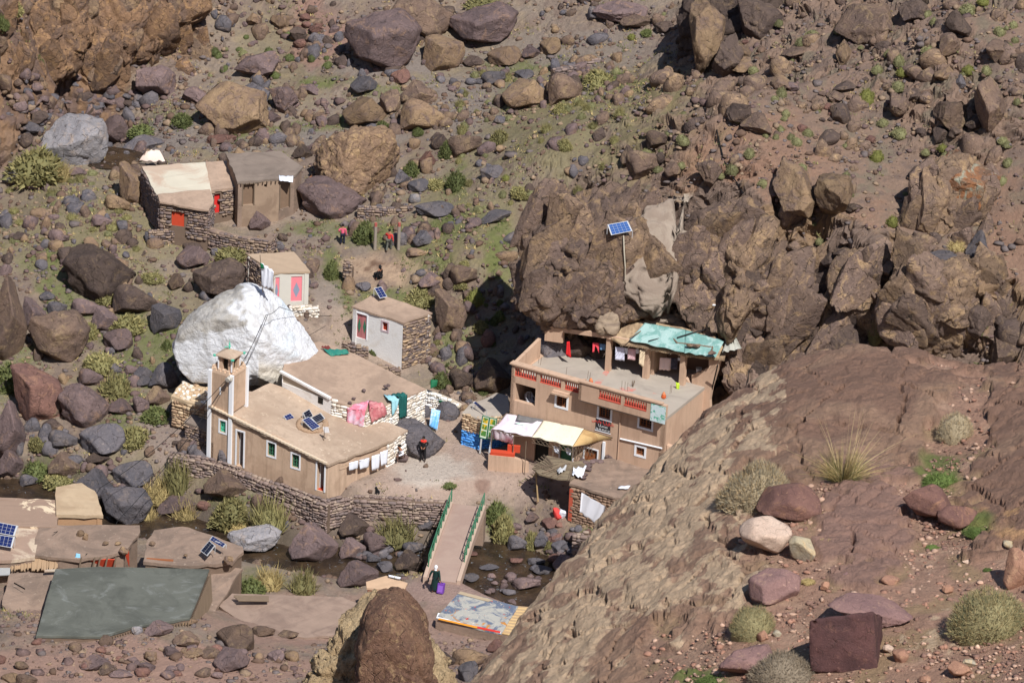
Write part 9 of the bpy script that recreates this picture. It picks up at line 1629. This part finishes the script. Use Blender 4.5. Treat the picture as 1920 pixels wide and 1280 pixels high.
for (rg, x, y, w_, h_, pool, lb) in [(1, 190, 920, 300, 150, LEAFY['m'], 'wide yellow-green clump of reeds beside the pool'), (1, 340, 970, 110, 80, TUFT['s'], 'pale straw clump right of the reed clump'), (1, 215, 345, 60, 70, LEAFY['g'], 'dark green bush at the foot of the upper left cliff'), (1, 800, 735, 180, 60, LEAFY['g'], 'green bush line below the leaning dark slab'), (1, 1020, 670, 120, 60, LEAFY['g'], 'green bush left of the big tan boulder'), (1, 20, 120, 60, 90, LEAFY['g'], 'dark bush on the cliff at the left edge'), (1, 60, 40, 140, 90, LEAFY['m'], 'yellow-green bushes on top of the upper left cliff'),
    (2, 640, 1010, 110, 100, LEAFY['g'], 'bushy green shrub in the middle of the grassy slope'), (2, 1000, 1068, 110, 60, LEAFY['m'], 'olive shrub right of the bushy green one'), (2, 880, 765, 100, 80, LEAFY['m'], 'leafy yellowish shrub right of the wedge-shaped boulder'), (2, 1245, 805, 80, 60, LEAFY['m'], 'pale leafy shrub below the top of the shoulder'), (2, 385, 945, 100, 90, LEAFY['g'], 'green shrub at the right foot of the giant boulder'), (2, 590, 840, 80, 90, LEAFY['g'], 'green shrub behind the reddish boulder'), (2, 430, 735, 60, 40, LEAFY['g'], 'small green shrub below the broad tan slab'), (2, 230, 700, 80, 45, LEAFY['g'], 'green tuft in front of the square tan block'), (2, 920, 992, 55, 35, CUSH['y'], 'small bright cushion above the olive shrub'), (2, 1235, 600, 100, 50, LEAFY['m'], 'olive bush under the brown-purple boulder'), (2, 1430, 440, 160, 90, LEAFY['m'], 'yellowish leafy shrub below the ruined wall'), (2, 535, 1025, 90, 50, LEAFY['m'], 'low olive shrub left of the bushy green one'), (2, 800, 20, 200, 50, LEAFY['m'], 'olive bushes at the top centre'), (2, 1705, 182, 70, 35, LEAFY['g'], 'small green shrub in the upper valley'), (2, 1620, 205, 50, 30, CUSH['y'], 'small yellow-green shrub in the upper valley'),
    (4, 590, 380, 110, 60, LEAFY['m'], 'leafy bush at the foot of the largest brown boulder'), (4, 720, 520, 190, 90, LEAFY['m'], 'tangled bush below the diamond-shaped boulder'), (4, 500, 560, 110, 90, LEAFY['m'], 'leafy bush behind the rounded purple boulder'), (4, 640, 880, 160, 130, LEAFY['m'], 'yellow flowering bush among the left boulders'), (4, 870, 1030, 150, 70, LEAFY['g'], 'green bush below the cobbled storehouse'), (4, 1290, 140, 170, 80, LEAFY['m'], 'bramble bush under the terrace wall'), (4, 1850, 230, 80, 100, LEAFY['g'], 'dark green bush beside the path right of the pink doors'), (4, 215, 1190, 110, 70, LEAFY['m'], 'low bush between the lower left boulders'), (4, 745, 1150, 160, 100, LEAFY['m'], 'yellow-green bush right of the slate-grey boulder'), (4, 570, 750, 200, 100, LEAFY['m'], 'yellow-green ground bush under the purple boulders'), (4, 60, 820, 190, 120, LEAFY['G' if False else 'g'], 'bright green bush in the shade of the left boulders'), (4, 850, 265, 120, 40, LEAFY['m'], 'low bush above the diamond-shaped boulder'), (4, 930, 640, 60, 60, LEAFY['g'], 'grassy clump under the slate boulder'),
    (5, 745, 375, 110, 90, CUSH['y'], 'bright yellow-green bush on the head of the rubble slope'), (5, 440, 375, 170, 70, LEAFY['m'], 'dry bush behind the white hut roof'), (5, 345, 650, 60, 70, LEAFY['g'], 'leafy plant at the corner of the white hut'), (5, 180, 680, 50, 40, LEAFY['g'], 'green bush on the path below the white hut'), (5, 560, 840, 110, 80, LEAFY['g'], 'bush beside the green board'), (5, 130, 20, 120, 110, LEAFY['g'], 'tall green grass between the garden posts'), (5, 235, 1062, 50, 30, LEAFY['m'], 'small weed on the prayer hall roof'), (5, 880, 480, 60, 50, LEAFY['g'], 'grey-green bush in the middle of the rubble slope'),
    (7, 330, 145, 160, 70, LEAFY['m'], 'yellow-green bush above the curved tan roof'), (7, 200, 90, 140, 90, LEAFY['g'], 'green bush by the dark pool at the left'), (7, 870, 215, 170, 100, TUFT['s'], 'pale straw clump above the flat purple boulder'), (7, 985, 150, 150, 150, TUFT['m'], 'tall tawny clump at the start of the dry wall'), (7, 1030, 345, 130, 100, TUFT['s'], 'straw clump on the river gravel, middle one'), (7, 820, 360, 110, 100, TUFT['s'], 'straw clump on the river gravel, left one'), (7, 1290, 320, 220, 150, LEAFY['m'], 'big yellow-green bush under the dry wall'), (7, 1500, 360, 200, 150, TUFT['m'], 'tawny reeds right of the big yellow-green bush'), (7, 1400, 745, 150, 90, LEAFY['g'], 'bright green clump beside the stream'), (7, 1500, 710, 150, 100, TUFT['s'], 'straw tuft behind the bright green clump'), (7, 1690, 730, 150, 100, TUFT['m'], 'spiky tuft between the grey slabs by the stream'), (7, 1330, 410, 150, 60, TUFT['s'], 'pale dry tuft left of the tawny reeds'),
    (8, 310, 440, 190, 120, TUFT['m'], 'round yellow-green bush in the river bed below the wall'), (8, 20, 290, 70, 60, LEAFY['g'], 'green bush on the top of the river wall'), (8, 900, 410, 130, 180, LEAFY['m'], 'yellow-green creeper hanging right of the bridge'), (8, 860, 330, 110, 120, LEAFY['g'], 'dark green creeper at the head of the bridge'), (8, 1160, 520, 50, 70, LEAFY['m'], 'weed between the grey boulders'), (8, 1060, 480, 80, 120, LEAFY['m'], 'weeds right of the grey block'), (8, 600, 172, 80, 22, LEAFY['g'], 'low green weed in the yard'), (8, 700, 650, 50, 30, LEAFY['g'], 'green weed at the near foot of the bridge'),
    (6, 960, 360, 80, 60, TUFT['m'], 'dry tuft above the deep cleft'), (6, 1250, 410, 60, 80, LEAFY['m'], 'yellow bush beside the broad tilted slab'), (6, 1530, 95, 100, 40, TUFT['s'], 'straw tuft on the tilted slab'), (6, 900, 615, 70, 40, CUSH['o'], 'olive cushion on the large grey-brown slab'), (6, 1070, 590, 70, 90, TUFT['m'], 'dry grass in the deep cleft'), (6, 640, 500, 110, 60, TUFT['m'], 'dry grass streak on the cliff'), (6, 520, 730, 80, 60, TUFT['m'], 'yellow grass beside the bulging rock'), (6, 330, 935, 50, 50, LEAFY['m'], 'yellow weed beside the looped hose'), (6, 1640, 780, 120, 60, LEAFY['g'], 'green plants behind the reddish dome')]:
    u, v = Z(rg, x, y); plant(u, v, w_/2.977, h_/2.977, pool, lb, name='bush' if pool in (LEAFY['m'], LEAFY['g']) else 'grass_tuft', cat='bush' if pool in (LEAFY['m'], LEAFY['g']) else 'grass tuft')
# trailing dark creeper by the bridge
# grass and herbs nobody could count
def grass(name, n, dens, hmin, hmax, mats, probs):
    x = RNG.uniform(-40, 43, n*5); y = RNG.uniform(220, 315, n*5); P = np.stack([x, y, hgt(x, y)], 1); uu, vv = proj(P); k = (uu > -30) & (uu < 1950) & (vv > -30) & (vv < 1310); P = P[k]; uu = uu[k]; vv = vv[k]; P = P[RNG.random(len(P)) < dens(P, uu, vv)][:n]; n = len(P); m_ = 7
    C_ = np.repeat(P, m_, 0)+RNG.normal(size=(n*m_, 3))*np.array([.09, .09, .0]); D = RNG.normal(size=(n*m_, 3))*.45+np.array([0, 0, .8]); D /= np.linalg.norm(D, axis=1)[:, None]; C_[:, 2] += .02
    V, Fa = leaves(C_, D, RNG.uniform(hmin, hmax, n*m_), RNG.uniform(.018, .04, n*m_), RNG); me = fastmesh(name, V, Fa, None); [me.materials.append(LM[q_]) for q_ in mats]; me.polygons.foreach_set('material_index', np.repeat(RNG.choice(len(mats), n, p=probs), m_).astype(np.int32)); tag(link(name, me), kind='stuff')
GRN = [(110, 495, 60, 35), (130, 545, 60, 60), (300, 650, 110, 45), (250, 690, 60, 40), (30, 700, 50, 50), (240, 780, 60, 50), (600, 235, 110, 14), (450, 255, 60, 18), (270, 240, 80, 16), (340, 225, 50, 20), (620, 153, 60, 14), (600, 430, 60, 16), (690, 440, 60, 24), (790, 500, 50, 36), (860, 345, 30, 30), (850, 420, 60, 25), (940, 470, 30, 60), (1000, 120, 90, 16), (1140, 150, 60, 14), (450, 960, 60, 40), (490, 1090, 50, 20), (70, 310, 60, 40), (640, 590, 20, 90), (740, 560, 60, 20), (230, 620, 50, 40), (840, 905, 22, 10), (1100, 990, 40, 12), (940, 985, 30, 40), (850, 650, 30, 40), (100, 880, 60, 40)]
def dg_(P, u, v):
    d = np.zeros(len(u))
    for a in GRN: d = np.maximum(d, .95*((((u-a[0])/a[2])**2+((v-a[1])/a[3])**2) < 1))
    return d*sstep(-.25, .1, fbm(P*.8, 3, 15))
grass('green_grass', 9000, dg_, .08, .2, ['G', 'g', 'm'], [.6, .25, .15])
def do_(P, u, v):
    d = .5*sstep(0, .3, fbm(P*.4, 3, 16))*(1-.7*(u > 1260)); return np.clip(d*notyard(u, v)*(v < 1180)*(poly_dist(P[:, 0], P[:, 1], RIVER) > 2.6), 0, 1)
grass('dry_herbs', 15000, do_, .08, .26, ['m', 's', 'o', 'g'], [.35, .25, .3, .1])
# ---------------------------------------------------------------- plants of the near hillside
def near_cushion(seed, n, leaf, wd, mat, lump):
    return cushion(seed, n, leaf, .35, True, mat, lump, wd)
def nplant(u, v, w_, h_, me, label, cat='shrub', name='cushion_shrub', sh=.9):
    P0 = fhit(u, v+h_*.36); k = ppm(P0); o = link(name, me, tuple(P0)); a = w_/2/k; o.scale = (a, a*.8, h_/k*sh); tag(o, label, cat); return o
for (x, y, w_, h_, mt_, n_, lb) in [(420, 180, 440, 320, 'q', 9000, 'large grey-gold cushion shrub on the edge of the near slab'), (390, 935, 270, 200, 'Q', 4200, 'greenish cushion shrub in front of the flat purple slab'), (560, 1190, 400, 210, 'd', 5200, 'dry grey twiggy shrub left of the dark block'), (1700, 905, 440, 270, 'Q', 7500, 'wide tan and green cushion shrub near the right edge')]:
    u, v = Z(9, x, y); nplant(u, v, w_/2.977, h_/2.977, near_cushion(x, n_, .12, .009, mt_, .35), lb)
u, v = R6(1525, 1105); nplant(u, v, 66, 54, near_cushion(77, 3200, .14, .012, 'q', .4), 'pale dry shrub between the two rock domes')
for (x, y, w_, h_, lb) in [(1430, 110, 190, 170, 'bright green herb patch between the near domes'), (1660, 420, 190, 90, 'green herb patch under the right-hand dome'), (150, 1250, 160, 90, 'green herb patch at the bottom edge'), (1400, 515, 90, 40, 'small green herb patch on the gravel'), (1705, 640, 60, 40, 'tiny green plant on the gravel'), (790, 480, 80, 120, 'grassy edge left of the pink slab'), (700, 700, 90, 60, 'dry grass beside the small brown stone')]:
    u, v = Z(9, x, y); nplant(u, v, w_/2.977, h_/2.977, cushion(x, 1500, .35, .6, True, 'G' if 'green' in lb else 's', .5, .02), lb, 'herb', 'herb_patch', .35)
def esparto():
    b0 = fhit(1580, 902); k = ppm(b0); r = np.random.default_rng(5); root = thing('esparto_tuft', 'tall tuft of esparto grass with long pale stalks on the near dome', 'grass tuft', b0)
    def blades(n, Lr, wd, spread, mat, nm, sp=.10):
        V = []; Fs = []
        for i in range(n):
            a = r.uniform(0, 6.283); lean = abs(r.normal())*spread; d = np.array([math.cos(a)*lean, math.sin(a)*lean, 1.]); d = unit(d); p = np.array([math.cos(a)*sp*r.random()*1.6, math.sin(a)*sp*r.random(), 0]); L_ = r.uniform(*Lr); sd = unit(np.cross(d, [math.sin(a), -math.cos(a), .3])); q_ = len(V)
            for j in range(4): t = j/3; c = p+d*L_*t+np.array([math.cos(a), math.sin(a), 0])*L_*lean*.5*t*t-Zv*L_*.22*lean*t*t; V += [c-sd*wd*(1-t*.85), c+sd*wd*(1-t*.85)]
            for j in range(3): Fs.append((q_+j*2, q_+j*2+1, q_+j*2+3, q_+j*2+2))
        o = link(nm, fastmesh(nm, np.array(V), np.array(Fs), mat), (0, 0, 0), root)
    blades(420, (.25, .62), .0035, .55, LM['s'], 'dry_blades'); blades(300, (.22, .50), .0035, .5, LM['g'], 'green_blades'); blades(34, (.75, 1.15), .0045, .42, plain('stalk', sc(206, 184, 140), .9), 'stalks', .08)
esparto()
P0 = W(*R5(1628, 880), TZ); g = G(); [g.tube([P0, P0+Zv*random.uniform(.3, .55)+ha*random.uniform(-.12, .12)+hn*random.uniform(-.1, .1)], .014, 4) for i in range(7)]; tag(g.obj('potted_plant', OLDW), 'small dry plant standing on the guesthouse terrace', 'plant')
